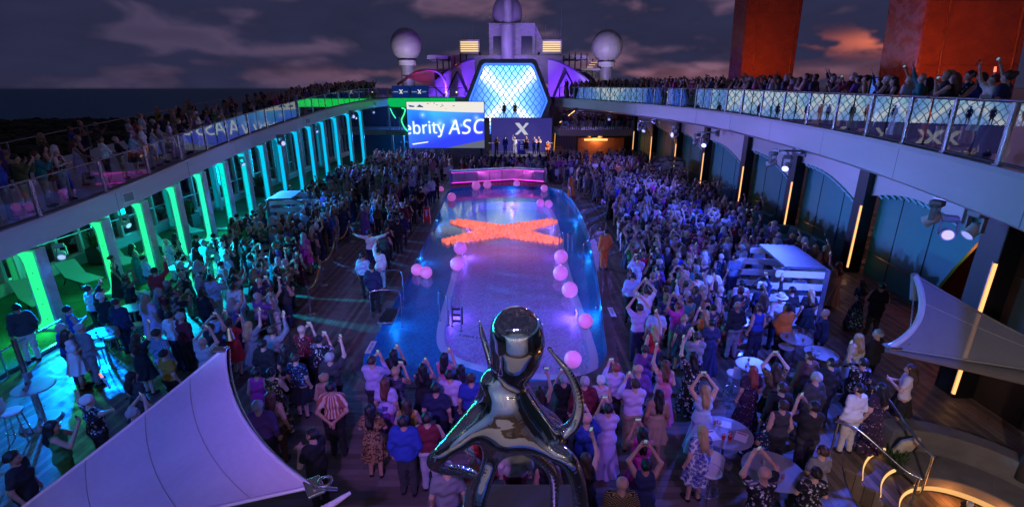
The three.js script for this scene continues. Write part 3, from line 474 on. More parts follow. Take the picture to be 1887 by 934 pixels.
// green edged DJ platform with neon curls and twin screens
{
  const t = thing('lit_platform', 'green glowing platform edge with curled neon below, left of the video wall', 'platform', [-9.6, 6.1, -54]);
  const s = new THREE.Shape(); s.moveTo(-3.2, 0); s.lineTo(3.6, 0); s.lineTo(3.6, -0.85); s.lineTo(-3.0, -0.85); s.quadraticCurveTo(-3.5, -0.4, -3.2, 0);
  mk('edge', new THREE.ExtrudeGeometry(s, { depth: 0.9, bevelEnabled: false }).translate(0, 0.1, -0.6), glow([0.0, 0.62, 0.12], 0.75), t);
  const b = new THREE.Shape(); b.moveTo(-2.9, 0); b.lineTo(3.5, 0); b.lineTo(3.5, -3.6); b.lineTo(1.2, -3.6); b.quadraticCurveTo(-1.2, -2.6, -2.9, 0);
  mk('shell', new THREE.ExtrudeGeometry(b, { depth: 0.6, bevelEnabled: true, bevelSize: 0.05, bevelThickness: 0.05 }).translate(0, -0.78, -0.6), std([0.05, 0.14, 0.24], 0.5, { map: wearTex }), t);
  const P = (x, y) => new THREE.Vector3(x, y, 0.16);
  mk('neon_tube', tube([P(-1.9, -0.85), P(-1.55, -1.0), P(-1.7, -1.5), P(-2.0, -2.1), P(-1.7, -2.9), P(-0.9, -3.7), P(0.1, -4.5)], 0.06, 40), glow([0.05, 1, 0.35], 1.6), t);
  mk('neon_tube', tube([P(-3.1, -0.9), P(-2.9, -1.4), P(-2.6, -1.9)], 0.05, 16), glow([0.05, 1, 0.35], 1.6), t);
  const g = new THREE.RectAreaLight(0x20ff60, 1.6, 6.5, 0.8); g.position.set(-9.4, 5.75, -53.6); g.lookAt(-9.4, 3, 0); scene.add(g);
  const tt = canvasTex(256, 128, (c, w, h) => { c.fillStyle = '#08256e'; c.fillRect(0, 0, w, h); c.fillStyle = '#d8e8ff'; c.font = '19px sans-serif'; c.fillText('Celebrity', 14, 72); c.fillText('ASCENT', 164, 72); c.fillStyle = '#ffffff'; drawX(c, 128, 64, 48); });
  [[-11.45, 'left'], [-9.55, 'right']].forEach(([x, n]) => { const q = thing('small_screen', `${n} one of the twin navy screens with white X lettering above the green edge`, 'screen', [x, 6.85, -53.9]); screen(q, 'display', 1.78, 1.1, tt, 0.8, [0, 0, 0.08]); mk('casing', bx(1.84, 1.16, 0.12), M.black, q); });
}
// superstructure forward
{
  const t = thing('deck_house', 'pale deck house with twin lit louvres behind the hexagon screen', 'building', [-0.6, 6, -76]);
  const body = std([0.5, 0.5, 0.54], 0.55, { map: wearTex });
  mk('tower', muv(bx(6.2, 9.5, 6, 0.6, 4.75, 0)), body, t);
  const sl = new THREE.Shape([[3.7, 0], [5.4, 0], [5.2, 6.6], [3.7, 9.4]].map((p) => new THREE.Vector2(...p))); mk('side_wing', muv(new THREE.ExtrudeGeometry(sl, { depth: 5, bevelEnabled: false }).translate(0, 0, -2.4)), body, t);
  mk('wing', muv(bx(15.5, 3.6, 5, 0, 3.6, 1)), body, t);
  for (const x of [-1.2, 2.6]) mk('window', bx(1.5, 2.3, 0.1, x, 6.7, 3.05), std([0.02, 0.025, 0.05], 0.3), t);
  for (const s of [-1, 1]) for (let i = 0; i < 5; i++) mk('lit_louvre', bx(2.4, 0.15, 0.12, s > 0 ? 6.0 : -5.2, 6.0 + i * 0.28, 3.1), glow([1, 0.72, 0.36], 1.1), t);
  for (const s of [-1, 1]) mk('louvre_box', bx(2.8, 1.9, 2, s > 0 ? 6.0 : -5.2, 6.5, 2.0), body, t);
  mk('ledge', bx(22, 0.5, 4, 0, 5.2, 1.4), M.grey, t);
  for (const [x, h] of [[-5.6, 1.4], [-4.8, 1.9], [-5.2, 1], [-6.1, 0.9], [5.2, 2.1], [6.2, 1.2], [6.6, 1.4], [7, 1.1], [7.3, 6.5]]) mk('antenna', cyl(0.035, 0.02, h, x, 7.4, 2, 6), M.grey, t);
  const m = thing('mast', 'round mast with a dark radome behind it, topmost of the ship', 'mast', [-0.65, 6, -72]);
  mk('column', cyl(0.82, 0.78, 7.2, 0, 2, 0, 24), std([0.62, 0.62, 0.66], 0.5, { map: wearTex }), m); mk('upper_column', cyl(0.52, 0.52, 3.0, 0.05, 9.2, 0, 24), M.white, m);
  mk('collar', cyl(0.86, 0.86, 0.2, 0, 9.1, 0, 24), M.grey, m);
  mk('radome', new THREE.SphereGeometry(2.05, 28, 20).scale(1, 1.15, 1).translate(0, 10.9, -3), std([0.4, 0.39, 0.42], 0.6, { map: softTex }), m);
  for (const s of [-1, 1]) { mk('yard', bar(new THREE.Vector3(s * 1, 8.6, -2), new THREE.Vector3(s * 2.5, 8.9, -2), 0.06), M.white, m); mk('yard', bar(new THREE.Vector3(s * 1, 12.6, -3), new THREE.Vector3(s * 2.2, 12.7, -3), 0.06), M.white, m); mk('mast_lamp', new THREE.SphereGeometry(0.12, 8, 6).translate(s * 2.4, 10.4, -2.6), M.white, m); mk('antenna', cyl(0.03, 0.02, 1.2, s * 1.9, 12.7, -3, 6), M.grey, m); }
  [[748, 82, 'left', 1], [1119, 85, 'right', 2]].forEach(([px, py, n]) => {
    const c = atF(px, py, 74), d = thing('radome', `big white radome ball on a pedestal, ${n} of the hexagon screen`, 'radome', [c.x, 0, c.z], 0, 'radome balls');
    mk('dome', new THREE.SphereGeometry(2.12, 36, 26).translate(0, c.y, 0), std([0.48, 0.47, 0.5], 0.5, { map: wearTex }), d);
    for (let k = 0; k < 6; k++) mk('seam', new THREE.TorusGeometry(2.122, 0.012, 4, 48).rotateY(k * Math.PI / 6).translate(0, c.y, 0), M.grey, d);
    mk('neck', cyl(1.25, 1.2, 0.75, 0, c.y - 2.7, 0, 24), M.white, d); mk('neck_band', cyl(1.3, 1.3, 0.14, 0, c.y - 2.05, 0, 24), M.darkGrey, d); mk('pedestal', cyl(0.95, 0.9, c.y - 2.7 - 6, 0, 6, 0, 24), M.grey, d);
  });
  // violet tents and the pink sail
  const tent = (label, x0, x1, sgn) => {
    const q = thing('tent', label, 'tent'); const cols = phys([0.66, 0.62, 0.7], 0.8, { transmission: 0.25, thickness: 0, side: THREE.DoubleSide });
    const f = 66, pts = [], idx = [], N = 14, K = 6;
    for (let i = 0; i <= N; i++) for (let k = 0; k <= K; k++) { const u = i / N, v = k / K, h = 0.4 + 4.1 * (1 - Math.pow(u, 1.5)); pts.push(mixn(x0, x1, u), 6.2 + h * v, -(f + v * 2.4 * (1 - 0.2 * u))); }
    for (let i = 0; i < N; i++) for (let k = 0; k < K; k++) { const a = i * (K + 1) + k, b = a + K + 1; idx.push(a, b, a + 1, b, b + 1, a + 1); }
    const g = new THREE.BufferGeometry(); g.setAttribute('position', new THREE.Float32BufferAttribute(pts, 3)); g.setIndex(idx); g.computeVertexNormals();
    mk('canopy_cloth', g, cols, q);
    const X = (u) => mixn(x0, x1, u); for (const [a, b] of [[0.1, 0.32], [0.55, 0.32], [0.55, 0.78]]) mk('strut', bar(V(X(a), 6.2, f - 0.15), V(X(b), 6.2 + (0.4 + 4.1 * (1 - Math.pow(b, 1.5))) * 0.8, f + 1.2), 0.11), std([0.04, 0.03, 0.1], 0.6), q);
    mk('ridge', tube(range(0, 1, 0.1).map((u) => V(X(u), 6.25 + 0.4 + 4.1 * (1 - Math.pow(u, 1.5)), f + 2.3 * (1 - 0.2 * u))), 0.09), std([0.1, 0.08, 0.2], 0.6), q);
  };
  tent('violet lit tent left of the hexagon screen', -4.8, -11.6, -1); tent('violet lit tent right of the hexagon screen', 4.6, 11.8, 1);
  const ps = thing('pink_sail', 'small magenta sail canopy in front of the left radome pedestal', 'canopy', [-11.2, 8.2, -62]);
  const g = new THREE.BufferGeometry(); { const A = [-1.9, 0.5, 0], B = [1.9, 0.9, -1], C = [2.2, -0.9, 0.6], p = [], ix = [], n = 8; for (let i = 0; i <= n; i++) for (let j = 0; j <= n - i; j++) { const u = i / n, v = j / n, w = 1 - u - v, sag = -0.9 * (u * v + v * w + u * w) * 0.6; p.push(A[0] * w + B[0] * u + C[0] * v, A[1] * w + B[1] * u + C[1] * v + sag, A[2] * w + B[2] * u + C[2] * v); } const at = (i, j) => i * (n + 1) - i * (i - 1) / 2 + j; for (let i = 0; i < n; i++) for (let j = 0; j < n - i; j++) { ix.push(at(i, j), at(i + 1, j), at(i, j + 1)); if (j < n - i - 1) ix.push(at(i + 1, j), at(i + 1, j + 1), at(i, j + 1)); } g.setAttribute('position', new THREE.Float32BufferAttribute(p, 3)); g.setIndex(ix); g.computeVertexNormals(); }
  const pm = phys([0.7, 0.5, 0.58], 0.8, { transmission: 0.25, thickness: 0, side: THREE.DoubleSide }); mk('cloth', g, pm, ps);
  mk('arch', tube([new THREE.Vector3(-2.6, -0.6, -1), new THREE.Vector3(0, 0.9, -1.2), new THREE.Vector3(2.2, 0.9, -1), new THREE.Vector3(3.2, -0.2, -0.6), new THREE.Vector3(3.4, -2.1, -0.4)], 0.16, 30), M.grey, ps);
  // dark clutter on the sun deck: bars, heaters, loudspeakers
  [[-8.2, 'left'], [9.0, 'right']].forEach(([x, n]) => { const q = thing('sky_bar', `dark bar hut with pipes ${n} of the deck house`, 'hut', [x, 6.1, -74]); mk('hut', muv(bx(5, 3.2, 3, 0, 1.6, 0)), M.darkGrey, q); mk('roof', bx(6, 0.25, 4, 0, 3.5, 0), M.grey, q); for (let i = 0; i < 6; i++) mk('pipe', cyl(0.09, 0.09, rr(4.6, 6), -2 + i * 0.8, 0, 1.6, 8), M.black, q); mk('rail', bx(5.5, 0.08, 0.08, 0, 4.6, 1.6), M.grey, q); if (n === 'left') mk('orange_lamp', rbx(0.9, 1.1, 0.3, 0.1, 0.9, 3.6, 1.7), glow([1, 0.25, 0.06], 0.6), q); else for (let i = 0; i < 4; i++) mk('lit_step', bx(0.8, 0.1, 0.3, 1.4 + i * 0.25, 3.5 + i * 0.3, 1.8), glow([1, 0.6, 0.3], 0.6), q); });
  [[-12.5, 58.8], [-7.4, 58.6], [-6.3, 59.2], [-13.6, 59.5], [-10.4, 59.6]].forEach(([x, f], i) => { const q = thing('deck_lamp', `${['first', 'second', 'third', 'fourth', 'fifth'][i]} tiny warm lantern on the forward upper deck behind the railing`, 'lamp', [x, 6.13, -f], 0, 'tiny lanterns on the forward deck'); mk('stem', cyl(0.03, 0.03, 0.55, 0, 0, 0, 8), M.black, q); mk('glow_bulb', new THREE.SphereGeometry(0.08, 8, 6).translate(0, 0.62, 0), glow([1, 0.6, 0.3], 5), q); mk('foot', cyl(0.1, 0.1, 0.02, 0, 0, 0, 10), M.black, q); });
}
// orange funnel legs and a video screen on the starboard sun deck
{
  const leg = (f, corners, d, label) => { // corners: lower left, lower right, upper right, upper left as seen at distance f
    const t = thing('funnel_leg', label, 'structure leg'), [ll, lr, ur, ul] = corners.map(([x, y]) => atF(x, y, f)), down = (a, b, y) => { const u = (y - a.y) / (b.y - a.y); return [a.x + (b.x - a.x) * u, y]; };
    const y0 = rY(f) - 0.05, y1 = 22, base = [down(ll, ul, y0)[0], down(lr, ur, y0)[0]], top = [down(ll, ul, y1)[0], down(lr, ur, y1)[0]];
    const s = new THREE.Shape([[base[0], y0], [base[1], y0], [top[1], y1], [top[0], y1]].map((p) => new THREE.Vector2(...p)));
    mk('shell', muv(new THREE.ExtrudeGeometry(s, { depth: d, bevelEnabled: true, bevelSize: 0.12, bevelThickness: 0.12, bevelSegments: 2 }).translate(0, 0, -f - d)), M.orangePaint, t);
    for (const u of [0.2, 0.94]) mk('trim', bar(new THREE.Vector3(mixn(base[0], base[1], u), y0, -f + 0.12), new THREE.Vector3(mixn(top[0], top[1], u), y1, -f + 0.12), 0.06), std([0.42, 0.05, 0.015], 0.45), t);
    for (const y of [y0 + 2.2, y0 + 4.6, y0 + 7]) mk('plate_seam', bar(new THREE.Vector3(...down(ll, ul, y), -f + 0.125), new THREE.Vector3(...down(lr, ur, y), -f + 0.125), 0.012, 5), std([0.3, 0.035, 0.012], 0.6), t);
  };
  leg(45, [[1366, 150], [1457, 150], [1478, 2], [1380, 2]], 2.4, 'far orange slanted funnel leg behind the starboard crowd');
  leg(22, [[1684, 165], [1862, 165], [1897, 2], [1712, 2]], 2.0, 'near orange slanted funnel leg at the upper right corner');
  const t = thing('sun_deck_screen', 'two panel blue video screen between the orange legs', 'screen', [23.3, 7.3, -32.5]);
  const tx = canvasTex(128, 64, (c, w, h) => { c.fillStyle = '#3c6cf0'; c.fillRect(0, 0, w, h); for (let i = 0; i < 9; i++) { c.strokeStyle = 'rgba(150,190,255,0.6)'; c.lineWidth = 2; c.beginPath(); for (let x = 0; x <= w; x += 8) c.lineTo(x, 8 + i * 7 + 3 * Math.sin(x * 0.08 + i)); c.stroke(); } });
  for (const k of [-1, 1]) screen(t, 'display', 1.02, 0.95, tx, 0.75, [k * 0.54, 0, 0.06]); mk('casing', bx(2.2, 1.05, 0.1), M.black, t); mk('stand', bx(0.3, 1.0, 0.1, 0, -0.9, -0.05), M.black, t);
  for (const [x, n] of [[-1.9, 'left'], [1.75, 'right']]) { const q = thing('striped_screen', `pale striped panel ${n} of the blue sun deck screen`, 'panel', [23.3 + x, 6.0, -32.6]); for (let i = 0; i < 3; i++) mk('stripe', bx(0.16, 1.6, 0.05, i * 0.32 - 0.3, 0.85, 0, 0, 0, n === 'left' ? -0.35 : 0.03), M.whiteClean, q); mk('foot', bx(1, 0.05, 0.3, 0, 0.025, 0), M.grey, q); }
}
// drums of moving-head lamps
function movingHead(pos, target, label, color, k, angle, big = 1, show = 3, pen = 0.6) {
  const t = thing('moving_head_lamp', label, 'stage lamp', pos.toArray(), 0, 'moving head lamps');
  const d = target.clone().sub(pos).normalize(), yaw = Math.atan2(d.x, d.z), q = new THREE.Quaternion().setFromUnitVectors(new THREE.Vector3(0, 0, 1), d);
  mk('base_box', rbx(0.34 * big, 0.16 * big, 0.3 * big, 0.03, 0, 0.42 * big, 0, yaw), M.grey, t);
  mk('yoke', join([bx(0.05, 0.4, 0.12, -0.19, 0.18, 0), bx(0.05, 0.4, 0.12, 0.19, 0.18, 0), bx(0.43, 0.06, 0.14, 0, 0.36, 0)]).scale(big, big, big).rotateY(yaw), M.grey, t);
  const hg = new THREE.LatheGeometry([[0.01, -0.2], [0.12, -0.19], [0.15, -0.05], [0.14, 0.12], [0.16, 0.2], [0.15, 0.21], [0.13, 0.19]].map((p) => new THREE.Vector2(p[0] * big, p[1] * big)), 20); hg.rotateX(Math.PI / 2); hg.applyQuaternion(q); mk('head', hg, M.whiteClean, t);
  const lg = new THREE.CircleGeometry(0.13 * big, 20); lg.translate(0, 0, 0.195 * big); lg.applyQuaternion(q); mk('lens_light', lg, glow(color.map((c) => 0.25 + c * 0.75), show), t);
  const L = new THREE.SpotLight(new THREE.Color().setRGB(...color), k, 0, angle, pen, 2); L.position.copy(pos).addScaledVector(d, 0.26 * big); L.target.position.copy(target); L.shadow.radius = 8 * big; L.castShadow = true; scene.add(L, L.target);
}
function lampArm(x, y, f, e, label) { const t = thing('lamp_bracket', label, 'bracket', [x, y, -f]); mk('arm', join([bx(0.9, 0.07, 0.14, -0.05, 0.02, 0), bx(0.07, 0.07, 1.15, -0.42, 0.0, 0), bx(0.14, 0.2, 0.3, 0.35, 0.02, 0)]), M.brushed, t); mk('plate', bx(0.05, 0.35, 0.5, 0.44, 0, 0), M.grey, t); }
const BL = [0.05, 0.1, 1.0], VI = [0.13, 0.045, 1.0], LAV = [0.42, 0.18, 1.0], TEALC = [0.0, 0.42, 0.75], PK = [1.0, 0.35, 0.75];
// on the starboard fascia (the photograph shows four pairs)
[[10.2, 10.6, 'nearest'], [10.75, 19.2, 'second'], [10.35, 26.5, 'third'], [9.4, 35, 'fourth']].forEach(([e, f, n], i) => {
  const y = rY(f) - 1.0; lampArm(e - 0.1, y, f, 0, `${n} lamp bracket under the starboard fascia, counted from the near end`);
  movingHead(V(e - 0.45, y - 0.5, f - 0.5), V([5.2, 5.0, 6.2, 6][i], 0.6, [9.5, 12.5, 19.5, 30][i]), `${n} aft-facing moving head lamp under the starboard fascia`, BL, [230, 400, 330, 190][i], 0.62, 0.85, [1.2, 5, 5, 2][i], 0.9);
  movingHead(V(e - 0.5, y - 0.5, f + 0.5), V([7, 7.0, 8, 6.2][i], 0.6, [15, 25, 31, 43][i]), `${n} forward-facing moving head lamp under the starboard fascia`, [BL, BL, [0.1, 0.12, 1], [0.16, 0.14, 1]][i], [260, 270, 200, 140][i], 0.6, 0.85, 0.6, 0.9);
});
[[14.6, [-10.5, 0, 9.5], [0.0, 0.16, 0.85], 'nearest', 560], [17.5, [-9.5, 0.5, 16.5], [0.0, 0.42, 0.75], 'second', 820], [27, [-9.5, 0.5, 24], [0.03, 0.26, 1], 'third', 850], [38, [-8, 0.5, 34], [0.08, 0.24, 1], 'fourth', 560], [47, [-6, 0.5, 43], [0.25, 0.3, 1], 'fifth', 420]].forEach(([f, g, c, n, k]) => movingHead(V(lEdge(f) - 0.1, lY(f) - 1.32, f), V(...g), `${n} round lamp hung under the port fascia, counted from the near end`, c, k, 0.68, 0.7, 1.6, 0.9));

function flood(pos, target, label, color, k, angle) { const t = thing('flood_lamp', label, 'flood lamp', pos.toArray(), 0, 'flood lamps on the upper decks'); const d = target.clone().sub(pos).normalize(), q = new THREE.Quaternion().setFromUnitVectors(new THREE.Vector3(0, 0, 1), d); mk('case', rbx(0.3, 0.22, 0.14, 0.03).translate(0, 0, -0.07).applyQuaternion(q), M.black, t); mk('lens_light', new THREE.PlaneGeometry(0.24, 0.16).translate(0, 0, 0.008).applyQuaternion(q), glow(color.map((c) => 0.2 + 0.8 * c), 2), t); mk('bracket', bx(0.06, 0.24, 0.06, 0, -0.18, 0), M.black, t); const L = new THREE.SpotLight(new THREE.Color().setRGB(...color), k, 0, angle, 0.9, 2); L.position.copy(pos).addScaledVector(d, 0.08); L.target.position.copy(target); L.shadow.radius = 6; L.castShadow = true; scene.add(L, L.target); }
flood(V(15.2, 6.3, 17.5), V(18.6, 10, 22), 'flood lamp at the foot of the near orange leg', [1, 0.45, 0.22], 42, 0.9);
flood(V(18.6, 6.4, 40), V(22, 11, 43.5), 'flood lamp at the foot of the far orange leg', [1, 0.45, 0.22], 55, 0.9);
flood(V(-3.6, 10.9, 60), V(-0.6, 14, 72), 'violet flood lamp left of the hexagon top aimed at the mast', [0.62, 0.5, 1], 150, 0.6);  // mast, deck house and radome floods are added to brighten them
flood(V(3.0, 10.9, 60), V(2, 13, 73), 'violet flood lamp right of the hexagon top aimed at the deck house', [0.55, 0.42, 1], 150, 0.6);
flood(V(-13.2, 6.5, 66), V(-14.8, 13.5, 74), 'pale flood lamp aimed up at the left radome', [0.8, 0.75, 0.85], 190, 0.7);
flood(V(9.6, 6.5, 60.5), V(13.6, 13.5, 74), 'pale flood lamp aimed up at the right radome', [0.8, 0.72, 0.82], 420, 0.5);
flood(V(-8, 6.45, 61), V(-7.6, 8.4, 66.5), 'violet flood lamp at the foot of the left tent', [0.2, 0.04, 1], 420, 1.0);
flood(V(8, 6.45, 61), V(7.4, 8.4, 66.5), 'violet flood lamp at the foot of the right tent', [0.2, 0.04, 1], 420, 1.0);
flood(V(-10.6, 6.5, 60.3), V(-10.8, 8.3, 62), 'magenta flood lamp under the small sail', [1, 0.01, 0.3], 60, 0.75);

// ---------- distance fields meshed with surface nets ----------
function nets(sdf, lo, hi, cell, normals = true) {
  const n = [0, 1, 2].map((k) => Math.max(3, Math.ceil((hi[k] - lo[k]) / cell) + 1)), [nx, ny, nz] = n, F = new Float32Array(nx * ny * nz);
  for (let k = 0, q = 0; k < nz; k++) for (let j = 0; j < ny; j++) for (let i = 0; i < nx; i++) F[q++] = sdf(lo[0] + i * cell, lo[1] + j * cell, lo[2] + k * cell);
  const id = new Int32Array(nx * ny * nz).fill(-1), pos = [], idx = [], sy = nx, sz = nx * ny;
  const E = [[0, 1], [2, 3], [4, 5], [6, 7], [0, 2], [1, 3], [4, 6], [5, 7], [0, 4], [1, 5], [2, 6], [3, 7]], off = [0, 1, sy, sy + 1, sz, sz + 1, sz + sy, sz + sy + 1];
  for (let k = 0; k < nz - 1; k++) for (let j = 0; j < ny - 1; j++) for (let i = 0; i < nx - 1; i++) {
    const b = i + j * sy + k * sz; let m = 0; for (let c = 0; c < 8; c++) if (F[b + off[c]] < 0) m |= 1 << c;
    if (!m || m === 255) continue;
    let x = 0, y = 0, z = 0, w = 0;
    for (const [p, q] of E) { const fa = F[b + off[p]], fb = F[b + off[q]]; if ((fa < 0) === (fb < 0)) continue; const t = fa / (fa - fb); x += (p & 1) + ((q & 1) - (p & 1)) * t; y += ((p >> 1) & 1) + (((q >> 1) & 1) - ((p >> 1) & 1)) * t; z += (p >> 2) + ((q >> 2) - (p >> 2)) * t; w++; }
    id[b] = pos.length / 3; pos.push(lo[0] + (i + x / w) * cell, lo[1] + (j + y / w) * cell, lo[2] + (k + z / w) * cell);
  }
  const quad = (a, b, c, d, flip) => { if (a < 0 || b < 0 || c < 0 || d < 0) return; flip ? idx.push(a, c, b, a, d, c) : idx.push(a, b, c, a, c, d); };
  for (let k = 1; k < nz - 1; k++) for (let j = 1; j < ny - 1; j++) for (let i = 1; i < nx - 1; i++) {
    const b = i + j * sy + k * sz, s = F[b] < 0;
    if (s !== F[b + 1] < 0) quad(id[b - sy - sz], id[b - sz], id[b], id[b - sy], !s);
    if (s !== F[b + sy] < 0) quad(id[b - 1 - sz], id[b - sz], id[b], id[b - 1], s);
    if (s !== F[b + sz] < 0) quad(id[b - 1 - sy], id[b - sy], id[b], id[b - 1], !s);
  }
  const g = new THREE.BufferGeometry(); g.setAttribute('position', new THREE.Float32BufferAttribute(pos, 3)); g.setIndex(idx);
  if (normals) { const N = new Float32Array(pos.length), h = cell * 0.4; for (let v = 0; v < pos.length; v += 3) { const x = pos[v], y = pos[v + 1], z = pos[v + 2]; let a = sdf(x + h, y, z) - sdf(x - h, y, z), b = sdf(x, y + h, z) - sdf(x, y - h, z), c = sdf(x, y, z + h) - sdf(x, y, z - h); const l = Math.hypot(a, b, c) || 1; N[v] = a / l; N[v + 1] = b / l; N[v + 2] = c / l; } g.setAttribute('normal', new THREE.BufferAttribute(N, 3)); }
  return g;
}
// bones [ax,ay,az,ra, bx,by,bz,rb]
function boneField(bones, k) {
  const B = new Float64Array(bones.flat()), n = bones.length;
  return (x, y, z) => {
    let d = 1e3;
    for (let i = 0; i < n; i++) {
      const o = i * 8, ax = B[o], ay = B[o + 1], az = B[o + 2], dx = B[o + 4] - ax, dy = B[o + 5] - ay, dz = B[o + 6] - az;
      let t = ((x - ax) * dx + (y - ay) * dy + (z - az) * dz) / (dx * dx + dy * dy + dz * dz + 1e-9); t = t < 0 ? 0 : t > 1 ? 1 : t;
      const ex = x - ax - dx * t, ey = y - ay - dy * t, ez = z - az - dz * t, e = Math.sqrt(ex * ex + ey * ey + ez * ez) - (B[o + 3] + (B[o + 7] - B[o + 3]) * t);
      const h = k - Math.abs(d - e); d = Math.min(d, e) - (h > 0 ? h * h / (4 * k) : 0);
    }
    return d;
  };
}

// ---------- mirror octopus in front of the camera ----------
{
  const chain = (pts) => { const w = pts.map(([px, py, f, r]) => { const p = atF(px, py, f); return [p.x, p.y, p.z, r * f / 810]; }); const c = new THREE.CatmullRomCurve3(w.map((q) => new THREE.Vector3(q[0], q[1], q[2]))), out = [], N = (w.length - 1) * 6; let last = null; for (let i = 0; i <= N; i++) { const t = i / N, p = c.getPoint(t), u = t * (w.length - 1), a = Math.min(Math.floor(u), w.length - 2), r = mixn(w[a][3], w[a + 1][3], u - a), cur = [p.x, p.y, p.z, r * 1.04]; if (last) out.push([...last, ...cur]); last = cur; } return out; };
  const core = [chain([[952, 612, 5.0, 46], [953, 634, 5.0, 48], [950, 658, 5.0, 44], [941, 684, 5.0, 35], [931, 706, 5.0, 32], [929, 732, 5, 37], [934, 756, 5, 46], [939, 782, 5.02, 50]]), chain([[908, 702, 4.95, 17], [899, 706, 4.93, 13]]), chain([[935, 770, 5.15, 42], [945, 792, 5.2, 40]]), chain([[898, 780, 4.95, 24], [936, 798, 4.93, 30], [985, 796, 4.95, 22]])];
  const arms = [
    [[920, 732, 5, 33], [896, 762, 4.96, 31], [866, 790, 4.9, 26], [832, 820, 4.86, 20], [808, 840, 4.88, 16], [799, 852, 4.98, 13], [816, 862, 5.15, 11], [850, 868, 5.3, 10], [878, 880, 5.4, 8], [872, 900, 5.4, 5]],
    [[922, 780, 4.97, 26], [912, 815, 4.93, 20], [904, 850, 4.9, 16], [893, 885, 4.86, 15], [884, 920, 4.85, 17], [878, 1010, 4.9, 17]],
    [[955, 775, 4.97, 27], [982, 806, 4.9, 23], [1015, 828, 4.84, 18], [1045, 846, 4.82, 16], [1062, 880, 4.85, 15], [1070, 930, 4.9, 15], [1068, 1010, 5, 15]],
    [[944, 732, 5.0, 33], [970, 764, 5.02, 30], [1004, 789, 5.06, 20], [1034, 798, 5.1, 14], [1056, 784, 5.1, 12], [1067, 752, 5.1, 10], [1061, 712, 5.1, 8], [1045, 682, 5.1, 6], [1030, 664, 5.1, 4.2], [1020, 652, 5.1, 3], [1014, 642, 5.1, 1.6]],
    [[910, 690, 5.3, 7], [901, 655, 5.35, 6], [893, 630, 5.4, 5.2], [887, 610, 5.4, 4], [884, 592, 5.4, 1.8]],
    [[962, 752, 5.25, 22], [1000, 764, 5.5, 14], [1026, 782, 5.7, 10], [1036, 812, 5.8, 8], [1022, 838, 5.8, 5]],
    [[904, 752, 5.25, 22], [868, 768, 5.5, 14], [848, 792, 5.6, 10], [852, 822, 5.6, 8], [872, 838, 5.6, 5]],
    [[945, 785, 5.1, 24], [962, 818, 5.25, 15], [992, 842, 5.4, 11], [1018, 872, 5.5, 10], [1022, 920, 5.5, 9], [1015, 1010, 5.5, 8]],
  ].map((a) => chain(a));
  const parts = [...core, ...arms], all = parts.flat(), lo = [1e9, 1e9, 1e9], hi = [-1e9, -1e9, -1e9];
  for (const b of all) for (const o of [0, 4]) for (let k = 0; k < 3; k++) { lo[k] = Math.min(lo[k], b[o + k] - b[o + 3] - 0.06); hi[k] = Math.max(hi[k], b[o + k] + b[o + 3] + 0.06); }
  const K = 0.17, fs = parts.map((p) => { const q = boneField(p, 0.012), a = [9, 9, 9], b = [-9, -9, -9]; for (const e of p) for (const o of [0, 4]) for (let k = 0; k < 3; k++) { a[k] = Math.min(a[k], e[o + k] - e[o + 3] - K); b[k] = Math.max(b[k], e[o + k] + e[o + 3] + K); } return (x, y, z) => (x < a[0] || x > b[0] || y < a[1] || y > b[1] || z < a[2] || z > b[2] ? 1 : q(x, y, z)); }), f = (x, y, z) => { let d = 9; for (const g of fs) { const e = g(x, y, z), h = K - Math.abs(d - e); d = Math.min(d, e) - (h > 0 ? h * h / (4 * K) : 0); } return d; }, t = thing('octopus_sculpture', 'mirror polished octopus sculpture with curling arms in the centre foreground', 'sculpture');
  mk('octopus', nets(f, lo, hi, 0.017), M.chrome, t);
  const p = thing('sculpture_plinth', 'low dark plinth under the octopus sculpture', 'plinth', [0.2, 0, -5.2]); mk('block', rbx(1.7, 1.5, 1.5, 0.05, 0, 0.75, 0), M.darkGrey, p); mk('cap', rbx(1.8, 0.06, 1.6, 0.02, 0, 1.52, 0), M.brushed, p);
}

